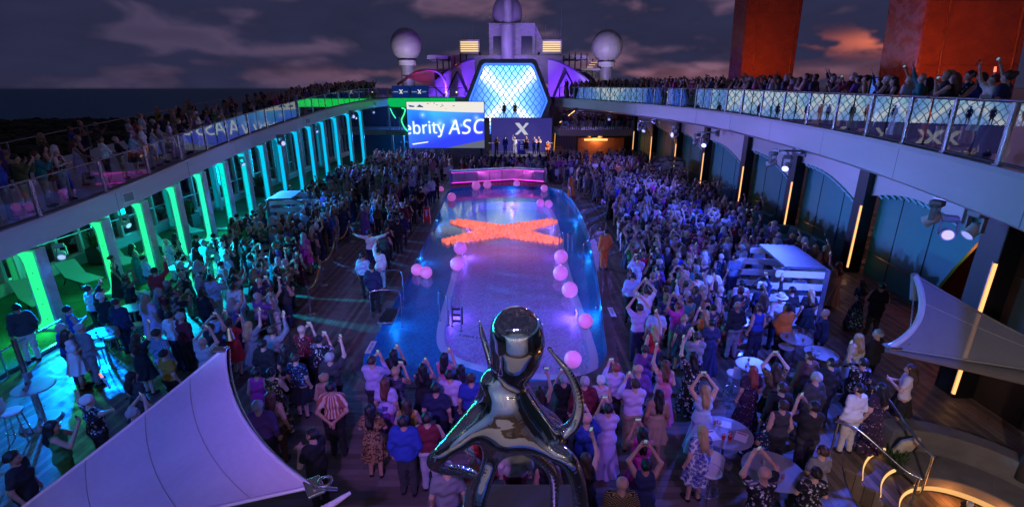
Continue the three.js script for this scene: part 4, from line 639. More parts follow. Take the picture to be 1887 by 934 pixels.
// ---------- tensile sails ----------
function sail(A, B, C, sagAB, sagBC, sagCA, mid, n = 26) { // quadratic patch with hollow edges
  const ctr = A.clone().add(B).add(C).divideScalar(3), h = (p, q, s) => p.clone().add(q).multiplyScalar(0.5).lerp(ctr, s);
  const AB = h(A, B, sagAB), BC = h(B, C, sagBC), CA = h(C, A, sagCA), pos = [], uv = [], idx = [], at = (i, j) => i * (n + 1) - i * (i - 1) / 2 + j;
  for (let i = 0; i <= n; i++) for (let j = 0; j <= n - i; j++) { const u = i / n, v = j / n, w = 1 - u - v, p = new THREE.Vector3(); p.addScaledVector(A, w * w).addScaledVector(B, u * u).addScaledVector(C, v * v).addScaledVector(AB, 2 * u * w).addScaledVector(BC, 2 * u * v).addScaledVector(CA, 2 * v * w); p.y += mid * 27 * u * v * w; pos.push(p.x, p.y, p.z); uv.push(p.x, p.z); }
  for (let i = 0; i < n; i++) for (let j = 0; j < n - i; j++) { idx.push(at(i, j), at(i + 1, j), at(i, j + 1)); if (j < n - i - 1) idx.push(at(i + 1, j), at(i + 1, j + 1), at(i, j + 1)); }
  const g = new THREE.BufferGeometry(); g.setAttribute('position', new THREE.Float32BufferAttribute(pos, 3)); g.setAttribute('uv', new THREE.Float32BufferAttribute(uv, 2)); g.setIndex(idx); g.computeVertexNormals();
  const edge = (p, c, q) => { const o = []; for (let k = 0; k <= 12; k++) { const s = k / 12; o.push(p.clone().multiplyScalar((1 - s) ** 2).addScaledVector(c, 2 * s * (1 - s)).addScaledVector(q, s * s)); } return o; };
  return { g, edges: [edge(A, AB, B), edge(B, BC, C), edge(C, CA, A)], at: (u, v) => { const w = 1 - u - v, p = new THREE.Vector3(); p.addScaledVector(A, w * w).addScaledVector(B, u * u).addScaledVector(C, v * v).addScaledVector(AB, 2 * u * w).addScaledVector(BC, 2 * u * v).addScaledVector(CA, 2 * v * w); p.y += mid * 27 * u * v * w; return p; } };
}
const sailTex = noiseTex(256, (u, v) => { const n = 0.86 + 0.18 * (tile(u, v, 6, 5, 5) - 0.5) + 0.1 * (tile(u, v, 60, 2, 1) - 0.5); return [n, n, n]; }, false, [0.35, 0.35]);
{
  const t = thing('sail_canopy', 'large pale tensioned sail canopy in the lower left foreground', 'canopy');
  const A = atF(414, 641, 6.9), B = atF(575, 897, 4.65), C = atF(-150, 1075, 4.2), s = sail(A, B, C, 0.42, 0.1, 0.14, -0.02);
  mk('cloth', s.g, phys([0.7, 0.7, 0.74], 0.75, { transmission: 0.22, thickness: 0, map: sailTex, bumpMap: weaveTex, bumpScale: 0.002, side: THREE.DoubleSide }), t);
  s.edges.forEach((e) => mk('hem', tube(e, 0.024, 30, 6), M.whiteClean, t));
  for (const v of [0.16, 0.34, 0.55, 0.76]) { const o = []; for (let k = 0; k <= 14; k++) { const u = (1 - v) * k / 14; const p = s.at(u, v); p.y += 0.006; o.push(p); } mk('seam', tube(o, 0.006, 28, 5), M.cushion, t); }
  mk('edge_cable', tube(s.edges[0].map((p) => p.clone().add(new THREE.Vector3(0.07, -0.03, 0))), 0.012, 30, 6), M.steel, t);
  const b = thing('sail_mast', 'white tapered sail boom with steel shackles at the lower left', 'mast');
  const tip = atF(645, 908, 4.75); mk('boom', bar(V(B.x - 0.55, B.y - 0.32, 3.9), tip, 0.13, 14, 0.02), M.whiteClean, b);
  mk('corner_plate', rbx(0.2, 0.05, 0.3, 0.02, B.x + 0.02, B.y + 0.0, B.z, 0.6), M.steel, b);
  mk('shackle', new THREE.TorusGeometry(0.075, 0.018, 8, 18).rotateX(Math.PI / 2).rotateY(0.6).translate(B.x + 0.14, B.y + 0.04, B.z - 0.04), M.steel, b);
  mk('turnbuckle', bar(B.clone().add(new THREE.Vector3(0.04, 0.05, 0.06)), tip.clone().add(new THREE.Vector3(-0.16, 0.05, 0)), 0.026), M.steel, b);
  mk('post', bar(V(B.x - 0.5, 0, 3.9), V(B.x - 0.5, B.y - 0.3, 3.9), 0.12, 14), M.whiteClean, b);
  const a = thing('sail_post', 'white post with steel tip holding the upper corner of the pale sail', 'post'); mk('post', bar(V(A.x - 0.75, 0, -A.z - 1.2), A.clone().add(new THREE.Vector3(-0.02, -0.03, 0.02)), 0.07, 14, 0.04), M.whiteClean, a); mk('tip', cyl(0.07, 0.03, 0.2, A.x + 0.05, A.y + 0.1, A.z - 0.1, 12), M.steel, a); mk('plate', rbx(0.24, 0.03, 0.16, 0.01, A.x - 0.06, A.y, A.z + 0.05), M.steel, a);
}
{
  const t = thing('sail_canopy', 'grey translucent mesh sail canopy at the right, over the lounge', 'canopy');
  const A = atF(1687, 506, 9.0), B = atF(1640, 640, 8.3), C = atF(2080, 712, 7.6), s = sail(A, B, C, 0.5, 0.02, 0.3, 0);
  mk('cloth', s.g, phys([0.3, 0.3, 0.31], 0.68, { transmission: 0.42, thickness: 0, map: sailTex, bumpMap: weaveTex, bumpScale: 0.002, side: THREE.DoubleSide }), t);
  s.edges.forEach((e, i) => mk('hem', tube(e, i === 0 ? 0.06 : 0.025, 30, 6), i === 0 ? M.white : M.grey, t));
  const o = []; for (let k = 0; k <= 14; k++) { const v = 0.9 * k / 14; const p = s.at(0.32 * (1 - v), v); p.y += 0.005; o.push(p); } mk('seam', tube(o, 0.006, 28, 5), M.cushion, t);
  const b = thing('sail_mast', 'dark boom along the lower edge of the grey mesh sail', 'mast');
  mk('boom', bar(B.clone().add(new THREE.Vector3(-0.05, -0.06, 0)), C.clone().add(new THREE.Vector3(0, -0.22, 0)), 0.04, 12, 0.2), std([0.2, 0.2, 0.22], 0.4, { map: wearTex }), b); mk('corner_plate', rbx(0.26, 0.05, 0.2, 0.02, B.x + 0.05, B.y + 0.02, B.z), M.steel, b);
  mk('mast_arm', bar(A.clone().add(new THREE.Vector3(-0.02, 0.02, 0)), A.clone().add(new THREE.Vector3(0.12, -0.5, 0.02)), 0.05, 10, 0.09), M.grey, b);
  mk('tie_rod', bar(A.clone().add(new THREE.Vector3(0.1, -0.45, 0)), B.clone().add(new THREE.Vector3(0.35, 0.05, 0)), 0.014), M.steel, b); mk('post', bar(V(9.9, 0, 7.75), V(9.9, 2.35, 7.75), 0.12, 12), M.darkGrey, b);
}

// ---------- pool: floating balls, the ball cross, rails ----------
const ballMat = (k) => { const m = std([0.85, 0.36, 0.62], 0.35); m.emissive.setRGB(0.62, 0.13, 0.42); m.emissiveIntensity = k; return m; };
const WATER = -0.1;
[[812, 349, 6, 'at the far left corner of the pool'], [832, 363, 8, 'just inside the far left pool corner'], [877, 342, 8, 'left of the two balls below the bar'], [898, 340, 7.5, 'right of the two balls below the bar'], [952, 339, 6.5, 'alone below the middle of the bar'], [1003, 347, 6.5, 'at the far right end of the bar'], [996, 374, 7.5, 'left of the pair above the cross right arm'], [1011, 376, 7.5, 'right of the pair above the cross right arm'], [848, 457, 12.5, 'upper of the two below the cross left arm'], [842, 486, 13.5, 'lower of the two below the cross left arm'], [768, 497, 11.5, 'left of the pair near the left pool edge'], [785, 502, 11.8, 'right of the pair near the left pool edge'], [1034, 473, 13.2, 'below the cross right arm, by the ladder'], [1033, 503, 14.5, 'second down the right side of the pool'], [1050, 534, 15.8, 'third down the right side of the pool'], [1079, 591, 15.2, 'fourth down the right side, against the pool edge'], [1056, 662, 17.5, 'nearest and largest, above the octopus arm']].forEach(([px, py, r, w]) => {
  const p0 = onHeight(px, py, 0.15), R = Math.min(0.36, Math.max(0.24, r * p0.f / 900)), p = onHeight(px, py, WATER + R * 0.82);
  const t = thing('floating_ball', `glowing pink ball floating on the pool, ${w}`, 'ball', [p.x, WATER + R * 0.82, -p.f], 0, 'pink balls in the pool');
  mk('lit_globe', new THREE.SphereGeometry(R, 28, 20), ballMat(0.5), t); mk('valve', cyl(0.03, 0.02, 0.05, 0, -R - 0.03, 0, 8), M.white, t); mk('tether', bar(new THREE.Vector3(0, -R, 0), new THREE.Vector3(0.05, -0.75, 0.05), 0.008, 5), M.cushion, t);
});
{
  const t = thing('floating_cross', 'big orange letter X made of glowing balls floating in the pool', 'float');
  const P = (px, py) => { const q = onHeight(px, py, 0); return new THREE.Vector2(q.x, q.f); };
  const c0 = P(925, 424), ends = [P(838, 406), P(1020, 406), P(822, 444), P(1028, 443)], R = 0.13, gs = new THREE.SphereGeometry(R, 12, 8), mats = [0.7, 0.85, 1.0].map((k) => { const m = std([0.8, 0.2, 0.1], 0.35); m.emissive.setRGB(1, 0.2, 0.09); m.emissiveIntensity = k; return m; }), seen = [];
  for (const e of ends) { const d = e.clone().sub(c0), L = d.length(), n = new THREE.Vector2(-d.y, d.x).normalize(), steps = Math.floor(L / 0.25); for (let i = 0; i <= steps; i++) { const half = mixn(0.78, 0.2, i / steps), cnt = Math.max(2, Math.round(half * 2 / 0.25)); for (let k = 0; k < cnt; k++) { const q = c0.clone().addScaledVector(d, i / steps).addScaledVector(n, mixn(-half, half, cnt > 1 ? k / (cnt - 1) : 0.5)); if (seen.some((s) => s.distanceTo(q) < 0.19)) continue; seen.push(q); } } }
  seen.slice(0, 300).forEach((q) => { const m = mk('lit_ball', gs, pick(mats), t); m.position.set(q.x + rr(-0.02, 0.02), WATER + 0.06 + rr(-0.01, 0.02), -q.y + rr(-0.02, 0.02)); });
  for (const e of ends) { const a = V(c0.x, WATER - 0.03, c0.y), b = V(e.x, WATER - 0.03, e.y); mk('base_strip', bar(a, b, 0.05, 6), std([0.3, 0.05, 0.03], 0.6), t); }
}
function hoop(a, b, up, fwd, label, name = 'pool_handrail') { // a bent steel grab rail between two plan points
  const t = thing(name, label, 'handrail'); const A = V(...a), B = V(...b);
  mk('tube', tube([A, A.clone().setY(A.y + up * 0.8), A.clone().lerp(B, 0.12).setY(A.y + up), A.clone().lerp(B, 0.8).setY(A.y + up * fwd), B.clone().setY(A.y + up * fwd * 0.75), B], 0.024, 36, 8), M.steel, t); mk('flange', cyl(0.05, 0.05, 0.015, A.x, A.y, A.z, 12), M.steel, t); mk('flange', cyl(0.05, 0.05, 0.015, B.x, B.y, B.z, 12), M.steel, t); return t;
}
{
  const L = (p, q, l) => { const a = onHeight(...p, 0.0), b = onHeight(...q, -0.5); hoop([a.x, 0.01, a.f], [b.x, -0.5, b.f], 0.92, 0.95, l); };
  L([684, 585], [741, 603], 'near handrail of the pool steps on the left edge'); L([703, 545], [744, 560], 'far handrail of the pool steps on the left edge');
  for (const [px, py, n] of [[1078, 470, 'near'], [1088, 440, 'far']]) { const a = onHeight(px + 18, py, 0); hoop([a.x + 0.25, 0.01, a.f], [a.x - 0.55, -0.5, a.f - 0.25], 0.9, 0.8, `${n} bent handrail at the middle of the right pool edge`); }
  for (const [px, py, n] of [[1036, 368, 'near'], [1042, 352, 'far']]) { const a = onHeight(px + 8, py, 0); hoop([a.x + 0.25, 0.01, a.f], [a.x - 0.55, -0.5, a.f - 0.3], 0.9, 0.8, `${n} bent handrail at the far right pool corner`); }
  for (const [px, py, n] of [[810, 590, 'left'], [833, 600, 'right']]) { const a = onHeight(px, py, -0.55); hoop([a.x, -0.58, a.f], [a.x + 0.35, -0.58, a.f - 0.35], 1.15, 0.97, `${n} arch of the ladder in the near left of the pool`); }
  for (const [px, py, n] of [[1030, 470, 'left'], [1046, 470, 'right']]) { const a = onHeight(px, py, -0.55); hoop([a.x, -0.58, a.f], [a.x + 0.25, -0.58, a.f + 0.4], 1.1, 0.97, `${n} arch of the ladder behind the balls on the right`); }
  { const a = onHeight(876, 385, -0.5); hoop([a.x - 0.2, -0.5, a.f], [a.x + 0.25, -0.5, a.f], 1.1, 1, 'single ladder arch at the far left of the pool'); }
  { const a = onHeight(843, 598, -0.6), t = thing('pool_ladder', 'dark ladder tread block by the near left pool arch', 'ladder', [a.x, -0.58, -a.f]); for (let i = 0; i < 3; i++) mk('tread', bx(0.34, 0.04, 0.1, 0, 0.12 + i * 0.2, i * -0.05), M.black, t); mk('side', bx(0.03, 0.62, 0.16, -0.17, 0.3, -0.05), M.black, t); mk('side', bx(0.03, 0.62, 0.16, 0.17, 0.3, -0.05), M.black, t); }
  { const a = onHeight(716, 583, 0.05), t = thing('pool_step_box', 'dark grated step box between the left pool handrails', 'step', [a.x, 0, -a.f]); mk('frame', rbx(0.5, 0.1, 1.1, 0.02, 0, 0.05, 0), M.brushed, t); mk('grate', bx(0.42, 0.02, 1.0, 0, 0.105, 0), M.black, t); }
  const plateTex = canvasTex(64, 256, (c, w, h) => { c.fillStyle = '#d9dbe0'; c.fillRect(0, 0, w, h); c.fillStyle = '#20242c'; c.save(); c.translate(w / 2, h / 2); c.rotate(-Math.PI / 2); c.font = 'bold 36px sans-serif'; c.textAlign = 'center'; c.fillText('1.0M/3.2FT', 0, 13); c.restore(); });
  for (const [px, py, n] of [[683, 640, 'left'], [1128, 575, 'right']]) { const a = onHeight(px, py, 0.01), t = thing('depth_plate', `white depth marker plate on the deck ${n} of the pool`, 'sign', [a.x, 0.016, -a.f]); mk('plate', rbx(0.18, 0.012, 0.72, 0.004), M.whiteClean, t); mk('lettering', new THREE.PlaneGeometry(0.17, 0.7).rotateX(-Math.PI / 2).translate(0, 0.0085, 0), std([1, 1, 1], 0.5, { map: plateTex }), t); }
  const dt = canvasTex(256, 48, (c, w, h) => { c.clearRect(0, 0, w, h); c.fillStyle = '#10142e'; c.font = 'bold 38px sans-serif'; c.fillText('1.0M/3.2 FT', 10, 38); });
  { const a = onHeight(872, 621, -0.57); const t = thing('pool_depth_lettering', 'dark depth lettering on the pale basin edge near the octopus head', 'lettering', [a.x, -0.566, -a.f]); const m = mk('letters', new THREE.PlaneGeometry(1.1, 0.2).rotateX(-Math.PI / 2), std([1, 1, 1], 0.5, { map: dt, transparent: true }), t); t.rotation.y = -0.28; }
  { const a = onHeight(787, 415, 0), t = thing('rescue_stand', 'red rescue board on a steel stand at the left pool edge', 'rescue stand', [a.x, 0, -a.f]); mk('board', rbx(0.34, 0.85, 0.09, 0.04, 0, 0.62, 0), M.red, t); mk('grip', join([bx(0.1, 0.3, 0.02, 0, 0.66, 0.05), bx(0.2, 0.05, 0.02, 0, 0.86, 0.05)]), M.whiteClean, t); for (const s of [-1, 1]) mk('leg', bar(new THREE.Vector3(s * 0.19, 0, 0.05), new THREE.Vector3(s * 0.17, 1.1, 0), 0.02), M.steel, t); }
  // pool lamps in the basin wall
  [[-2.4, 17], [-2.5, 24], [-2.75, 30], [2.4, 17], [2.5, 24], [2.55, 30], [0, 34.6]].forEach(([x, f], i) => { const t = thing('pool_lamp', `${['first', 'second', 'third', 'fourth', 'fifth', 'sixth', 'seventh'][i]} round underwater lamp in the basin wall, left side first`, 'lamp', [x * 0.985, -0.82, -f + (x === 0 ? 0.15 : 0)], 0, 'underwater lamps'); mk('bezel', new THREE.TorusGeometry(0.1, 0.02, 8, 20).rotateY(x ? Math.PI / 2 : 0), M.steel, t); mk('lens_light', new THREE.SphereGeometry(0.09, 14, 10).scale(x ? 0.5 : 1, 1, x ? 1 : 0.5), glow([0.3, 0.15, 1], 0.5), t); const L = new THREE.PointLight(new THREE.Color().setRGB(0.17, 0.075, 1.0), 6.5, 0, 2); L.position.set(x * 0.985, -0.82, -f + (x === 0 ? 0.15 : 0)); L.shadow.radius = 3; L.castShadow = true; scene.add(L); });
}
[[-4.05, 15.5], [-4.2, 22], [-4.45, 29], [3.05, 16.5], [3.75, 23], [3.98, 30], [-1.2, 11.35], [0, 37.7]].forEach(([x, f], i) => { const t = thing('added_shelf_lamp', `${['first', 'second', 'third', 'fourth', 'fifth', 'sixth', 'seventh', 'eighth'][i]} small blue lamp in the outer pool wall, left side first, then right, then ends`, 'lamp', [x, -0.36, -f], 0, 'added blue lamps in the outer pool wall'); mk('bezel', new THREE.TorusGeometry(0.07, 0.015, 8, 18).rotateY(i < 6 ? Math.PI / 2 : 0), M.steel, t); mk('lens_light', new THREE.SphereGeometry(0.06, 12, 8).scale(i < 6 ? 0.5 : 1, 1, i < 6 ? 1 : 0.5), glow([0.02, 0.3, 1], 0.5), t); const L = new THREE.PointLight(new THREE.Color().setRGB(0.01, 0.26, 1.0), 2.2, 0, 2); L.position.set(x, -0.36, -f); L.shadow.radius = 3; L.castShadow = true; scene.add(L); });  // lamps added to turn the outer ring of the pool blue
// long bar at the head of the pool
{
  const t = thing('pool_bar', 'long angled white bar with magenta light lines at the far end of the pool', 'bar');
  const pts = [[-4.75, 38.9], [0.1, 40.6], [2.55, 39.6]], plastic = std([0.74, 0.72, 0.77], 0.35, { map: wearTex });
  for (let i = 0; i < 2; i++) { const a = pts[i], b = pts[i + 1], lerp = (u) => [mixn(a[0], b[0], u), 0, mixn(a[1], b[1], u)], N = i ? 3 : 5;
    for (let k = 0; k < N; k++) { const p = lerp(k / N + 0.006), q = lerp((k + 1) / N - 0.006); mk('panel', muv(slab([p[0], 0.1, p[2]], [q[0], 0.1, q[2]], 0.82, 0.4)), plastic, t); }
    const p = lerp(0), q = lerp(1); mk('counter', muv(slab([p[0], 1.0, p[2] - 0.1], [q[0], 1.0, q[2] - 0.1], 0.09, 0.75)), M.white, t); mk('plinth', slab([p[0], 0.0, p[2] + 0.08], [q[0], 0.0, q[2] + 0.08], 0.1, 0.4), M.darkGrey, t);
    for (const y of [0.93, 0.12]) mk('light_line', slab([p[0], y, p[2] - 0.235], [q[0], y, q[2] - 0.235], 0.045, 0.03), glow([1, 0.05, 0.85], i ? 2.4 : 1.5), t);
    const L = new THREE.RectAreaLight(0xff60e8, 16, Math.hypot(q[0] - p[0], q[2] - p[2]) * 0.95, 0.06); L.position.set((p[0] + q[0]) / 2, 0.9, -(p[2] + q[2]) / 2 + 0.36); L.lookAt(L.position.x, 0.3, L.position.z - 0.25); scene.add(L);
  }
  mk('end_panel', muv(slab([-4.85, 0, 38.75], [-4.85, 0, 39.6], 1.12, 0.14)), std([0.3, 0.4, 0.8], 0.4), t); mk('end_panel', muv(slab([2.7, 0, 39.4], [2.7, 0, 40.3], 1.12, 0.14)), M.white, t);
  for (const [x, f] of [[-3, 39.7], [-1, 40.4], [0.3, 40.8], [1.5, 40.2]]) mk('tap', join([cyl(0.02, 0.02, 0.3, x, 1.09, -f, 8), bx(0.02, 0.02, 0.14, x, 1.39, -f + 0.06)]), M.steel, t);
}

// ---------- furniture ----------
M.tableTop = std([0.36, 0.37, 0.39], 0.35, { map: wearTex });
function table(x, f, label, r = 0.42, h = 1.05, stuff = true) {
  const t = thing('round_table', label, 'table', [x, 0, -f], rr(0, 6), 'round bar tables');
  mk('table_top', new THREE.LatheGeometry([[0, 0], [r - 0.02, 0], [r, 0.012], [r, 0.028], [r - 0.012, 0.035], [0, 0.035]].map((p) => new THREE.Vector2(...p)), 36).translate(0, h - 0.035, 0), M.tableTop, t);
  mk('stem', cyl(0.035, 0.03, h - 0.05, 0, 0, 0, 12), M.steel, t); mk('base', new THREE.LatheGeometry([[0, 0], [0.25, 0], [0.25, 0.012], [0.06, 0.035], [0, 0.035]].map((p) => new THREE.Vector2(...p)), 28), M.steel, t);
  if (stuff) { const s = label.replace(/^.*?round /, 'the round '); const n = 2 + Math.floor(rnd() * 2); for (let i = 0; i < n; i++) { const a = rr(0, 6.28), d = rr(0.1, 0.3), g = thing('drinking_glass', `${['first', 'second', 'third'][i]} drink glass on ${s}`.split(' ').slice(0, 16).join(' '), 'glass', [x + Math.cos(a) * d, h, -f + Math.sin(a) * d], 0, 'glasses on the tables'); mk('bowl', new THREE.LatheGeometry([[0.02, 0], [0.032, 0.02], [0.036, 0.13], [0.033, 0.13], [0.03, 0.02], [0, 0.012]].map((p) => new THREE.Vector2(...p)), 12), M.glass, g); mk('drink', cyl(0.027, 0.03, 0.06, 0, 0.018, 0, 10), pick([std([0.5, 0.2, 0.03], 0.2), std([0.5, 0.03, 0.03], 0.2), std([0.6, 0.55, 0.4], 0.2)]), g); } }
}
[[60, 712, 'beside the parasol pole at the far left'], [243, 566, 'among the first blue lit guests on the left'], [185, 612, 'beside the suited guests on the left'], [330, 491, 'by the third green fin'], [368, 466, 'by the fourth green fin'], [403, 441, 'by the fifth fin'], [488, 470, 'left of the near rope post'], [482, 455, 'behind the striped left pod'], [1468, 623, 'right of the hatted guest'], [1515, 650, 'between the two seated groups on the right'], [1388, 672, 'behind the raised phones on the right'], [1362, 590, 'beside the pink seated guest'], [1337, 796, 'with papers and red cups, lower right'], [1425, 866, 'nearest one at the bottom right'], [1338, 436, 'before the large striped pod'], [1318, 412, 'in the shade of the right columns'], [1200, 590, 'behind the bright front guests right of the pool'], [1178, 378, 'among the far right crowd'], [1270, 394, 'under the middle right columns'], [1222, 354, 'near the far right pod']].forEach(([px, py, w]) => { const big = py > 780, h = big ? 0.75 : 1.02, p = onHeight(px, py, h); table(p.x, p.f, `white round table ${w}`, big ? 0.52 : 0.38, h); });
function stool(px, py, label) { const p = onHeight(px, py, 0.7), t = thing('bar_stool', label, 'stool', [p.x, 0, -p.f], rr(0, 6), 'clear bar stools'); mk('seat', new THREE.LatheGeometry([[0, 0], [0.17, 0.0], [0.2, 0.04], [0.18, 0.07], [0, 0.05]].map((q) => new THREE.Vector2(...q)), 20).translate(0, 0.68, 0), M.whiteClean, t); mk('back', new THREE.CylinderGeometry(0.2, 0.2, 0.28, 20, 1, true, -0.9, 1.8).translate(0, 0.88, 0), M.whiteClean, t); for (let k = 0; k < 4; k++) { const a = k * 1.57 + 0.78; mk('leg', bar(new THREE.Vector3(Math.cos(a) * 0.13, 0.69, Math.sin(a) * 0.13), new THREE.Vector3(Math.cos(a) * 0.22, 0, Math.sin(a) * 0.22), 0.014, 6), M.steel, t); } mk('foot_ring', new THREE.TorusGeometry(0.19, 0.01, 6, 20).rotateX(Math.PI / 2).translate(0, 0.28, 0), M.steel, t); }
[[205, 620, 'left of the navy suited guest'], [180, 640, 'before the suited couple on the left'], [250, 600, 'nearest the plaid shirt'], [20, 760, 'at the far left table'], [1355, 690, 'under the spot lit table on the right'], [1310, 870, 'by the paper strewn table'], [1450, 640, 'left of the right table pair'], [490, 500, 'by the rope side table'], [1545, 690, 'by the seated suit']].forEach(([x, y, w]) => stool(x, y, `pale bar stool with steel legs ${w}`));
// papers and cups on the big lower right tables
{ const p = onHeight(1337, 796, 0.75); [[-0.3, 0.1, 0.2], [0.05, -0.25, 1.1], [0.25, 0.15, -0.6]].forEach(([dx, dz, a], i) => { const t = thing('paper_sheet', `${['left', 'middle', 'right'][i]} white printed sheet on the paper strewn table`, 'paper', [p.x + dx, 0.752, -p.f + dz], a); mk('sheet', bx(0.22, 0.004, 0.3, 0, 0.002, 0), M.whiteClean, t); mk('print', bx(0.17, 0.001, 0.04, 0, 0.0048, -0.1), M.red, t); }); [[-0.12, 0.2], [0.0, 0.22]].forEach(([dx, dz], i) => { const t = thing('paper_cup', `${i ? 'right' : 'left'} red cup on the paper strewn table`, 'cup', [p.x + dx, 0.75, -p.f + dz]); mk('cup', cyl(0.03, 0.042, 0.11, 0, 0, 0, 14), M.red, t); mk('rim', new THREE.TorusGeometry(0.042, 0.004, 5, 14).rotateX(Math.PI / 2).translate(0, 0.11, 0), M.whiteClean, t); }); }
function lounger(x, f, turn, label) { const t = thing('sun_lounger', label, 'lounger', [x, 0.1, -f], turn, 'sun loungers under the port promenade'); mk('seat', bx(0.66, 0.04, 1.25, 0, 0.32, 0.32), std([0.32, 0.34, 0.33], 0.85), t); mk('backrest', bx(0.66, 0.04, 0.8, 0, 0.55, -0.6, 0, 0.65), std([0.32, 0.34, 0.33], 0.85), t); for (const s of [-1, 1]) { mk('frame', bar(new THREE.Vector3(s * 0.34, 0.31, 0.95), new THREE.Vector3(s * 0.34, 0.31, -0.4), 0.022), M.black, t); mk('leg', bar(new THREE.Vector3(s * 0.34, 0, 0.75), new THREE.Vector3(s * 0.34, 0.31, 0.6), 0.02), M.black, t); mk('leg', bar(new THREE.Vector3(s * 0.34, 0, -0.55), new THREE.Vector3(s * 0.34, 0.31, -0.25), 0.02), M.black, t); } }
[[-16.2, 13.2], [-16.3, 15.6], [-16.4, 17.6], [-16.4, 19.6], [-16.4, 22.0], [-16.4, 24.2]].forEach(([x, f], i) => lounger(x, f, 1.1 + rr(-0.1, 0.1), `${['nearest', 'second', 'third', 'fourth', 'fifth', 'sixth'][i]} dark framed sun lounger behind the green fins, counted from the near end`));
function planter(x, f, label, y = 0.1) { const t = thing('planter', label, 'planter', [x, y, -f]); mk('box', rbx(0.75, 0.7, 0.75, 0.03, 0, 0.35, 0), M.darkGrey, t); mk('soil', bx(0.65, 0.02, 0.65, 0, 0.7, 0), M.soil, t); const g = []; for (let i = 0; i < 150; i++) { const a = rr(0, 6.28), l = rr(0.3, 0.75), e = rr(0.15, 0.7), q = new THREE.PlaneGeometry(0.035, l, 1, 2); q.translate(0, l / 2, 0); q.rotateX(e); q.rotateY(a); q.translate(rr(-0.25, 0.25), 0.68, rr(-0.25, 0.25)); g.push(q); } const m = mk('grass', join(g), M.leaf, t); m.userData.kind = 'stuff'; }
planter(-17.6, 20.2, 'dark planter with grassy plant beside the second green fin'); planter(-17.4, 26, 'dark planter with grassy plant behind the fifth fin'); planter(-17.4, 34, 'dark planter with grassy plant far behind the turquoise fins');
// rope line on the left
{
  const P = [[333, 690], [398, 562], [474, 443], [540, 372], [590, 320], [652, 245], [720, 185]].map(([x, y]) => onHeight(440 + x / 2.6675, 270 + y / 2.6675, 1.0));
  P.forEach((p, i) => { const t = thing('rope_post', `${['nearest', 'second', 'third', 'fourth', 'fifth', 'sixth', 'farthest'][i]} steel stanchion of the left rope line, counted from the near end`, 'stanchion', [p.x, 0, -p.f], 0, 'stanchions of the rope line'); mk('pole', cyl(0.026, 0.026, 1.0, 0, 0, 0, 12), M.steel, t); mk('base', new THREE.LatheGeometry([[0, 0], [0.17, 0], [0.17, 0.015], [0.04, 0.05], [0, 0.05]].map((q) => new THREE.Vector2(...q)), 24), M.steel, t); mk('knob', new THREE.SphereGeometry(0.04, 12, 8).translate(0, 1.02, 0), M.steel, t);
    if (i + 1 < P.length) { const q = P[i + 1], A = V(p.x, 0.93, p.f), B = V(q.x, 0.93, q.f); solo('barrier_rope', tube([A, A.clone().lerp(B, 0.25).setY(0.72), A.clone().lerp(B, 0.5).setY(0.64), A.clone().lerp(B, 0.75).setY(0.72), B], 0.03, 24, 8), M.rope, `golden rope hanging from the ${['nearest', 'second', 'third', 'fourth', 'fifth', 'sixth'][i]} stanchion of the left rope line`, 'rope', 'ropes of the rope line'); } });
}
// striped pods: two arched glass sides with white bands, seat shell between
M.bandWhite = std([0.8, 0.8, 0.82], 0.35);
function pod(x, f, turn, label, L = 2.0, H = 1.75, W = 1.9) {
  const t = thing('striped_pod', label, 'cabana', [x, 0, -f], turn, 'striped glass pods');
  const arch = () => { const s = new THREE.Shape(); s.moveTo(0, 0); s.lineTo(L, 0); s.lineTo(L, H); s.lineTo(L * 0.5, H); s.bezierCurveTo(L * 0.22, H * 0.98, 0.02, H * 0.66, 0, 0); return s; };
  const xat = (y) => { if (y > H * 0.995) return L * 0.5; let best = 0; for (let k = 0; k <= 40; k++) { const u = k / 40, a = 1 - u, yy = a * a * a * H + 3 * a * a * u * H * 0.98 + 3 * a * u * u * H * 0.66, xx = a * a * a * L * 0.5 + 3 * a * a * u * L * 0.22 + 3 * a * u * u * 0.02; if (yy >= y) best = xx; } return best; };
  for (const z of [0, -W]) {
    mk('glass_side', new THREE.ShapeGeometry(arch(), 14).translate(0, 0, z), M.glass, t);
    const o = []; for (let k = 0; k <= 24; k++) { const u = k / 24, a = 1 - u; o.push(new THREE.Vector3(a * a * a * L * 0.5 + 3 * a * a * u * L * 0.22 + 3 * a * u * u * 0.02, a * a * a * H + 3 * a * a * u * H * 0.98 + 3 * a * u * u * H * 0.66, z)); } mk('arch_frame', tube([new THREE.Vector3(L, H, z), ...o], 0.022, 40, 6), M.darkGrey, t);
    for (let k = 0; k < 5; k++) { const y0 = 0.12 + k * H * 0.2, y1 = y0 + H * 0.105, xa = xat(y1) + 0.02; mk('white_band', bx(L - xa, y1 - y0, 0.02, (L + xa) / 2, (y0 + y1) / 2, z + 0.018), M.bandWhite, t); }
  }
  mk('back_wall', muv(bx(0.12, H, W + 0.1, L + 0.07, H / 2, -W / 2)), std([0.24, 0.2, 0.22], 0.6, { map: wearTex }), t);
  mk('roof', muv(bx(L * 0.5, 0.06, W, L * 0.75, H + 0.035, -W / 2)), std([0.14, 0.13, 0.15], 0.6, { map: wearTex }), t);
  mk('seat', rbx(L * 0.85, 0.42, W - 0.1, 0.06, L * 0.52, 0.21, -W / 2), M.cushion, t); mk('seat_back', rbx(0.2, 0.6, W - 0.1, 0.06, L - 0.15, 0.7, -W / 2), M.cushion, t);
  mk('side_table', join([bx(0.42, 0.03, 0.3, L * 0.66, H * 0.8, -W * 0.5), cyl(0.02, 0.02, H * 0.8, L * 0.66, 0, -W * 0.5, 8)]), M.whiteClean, t);
}
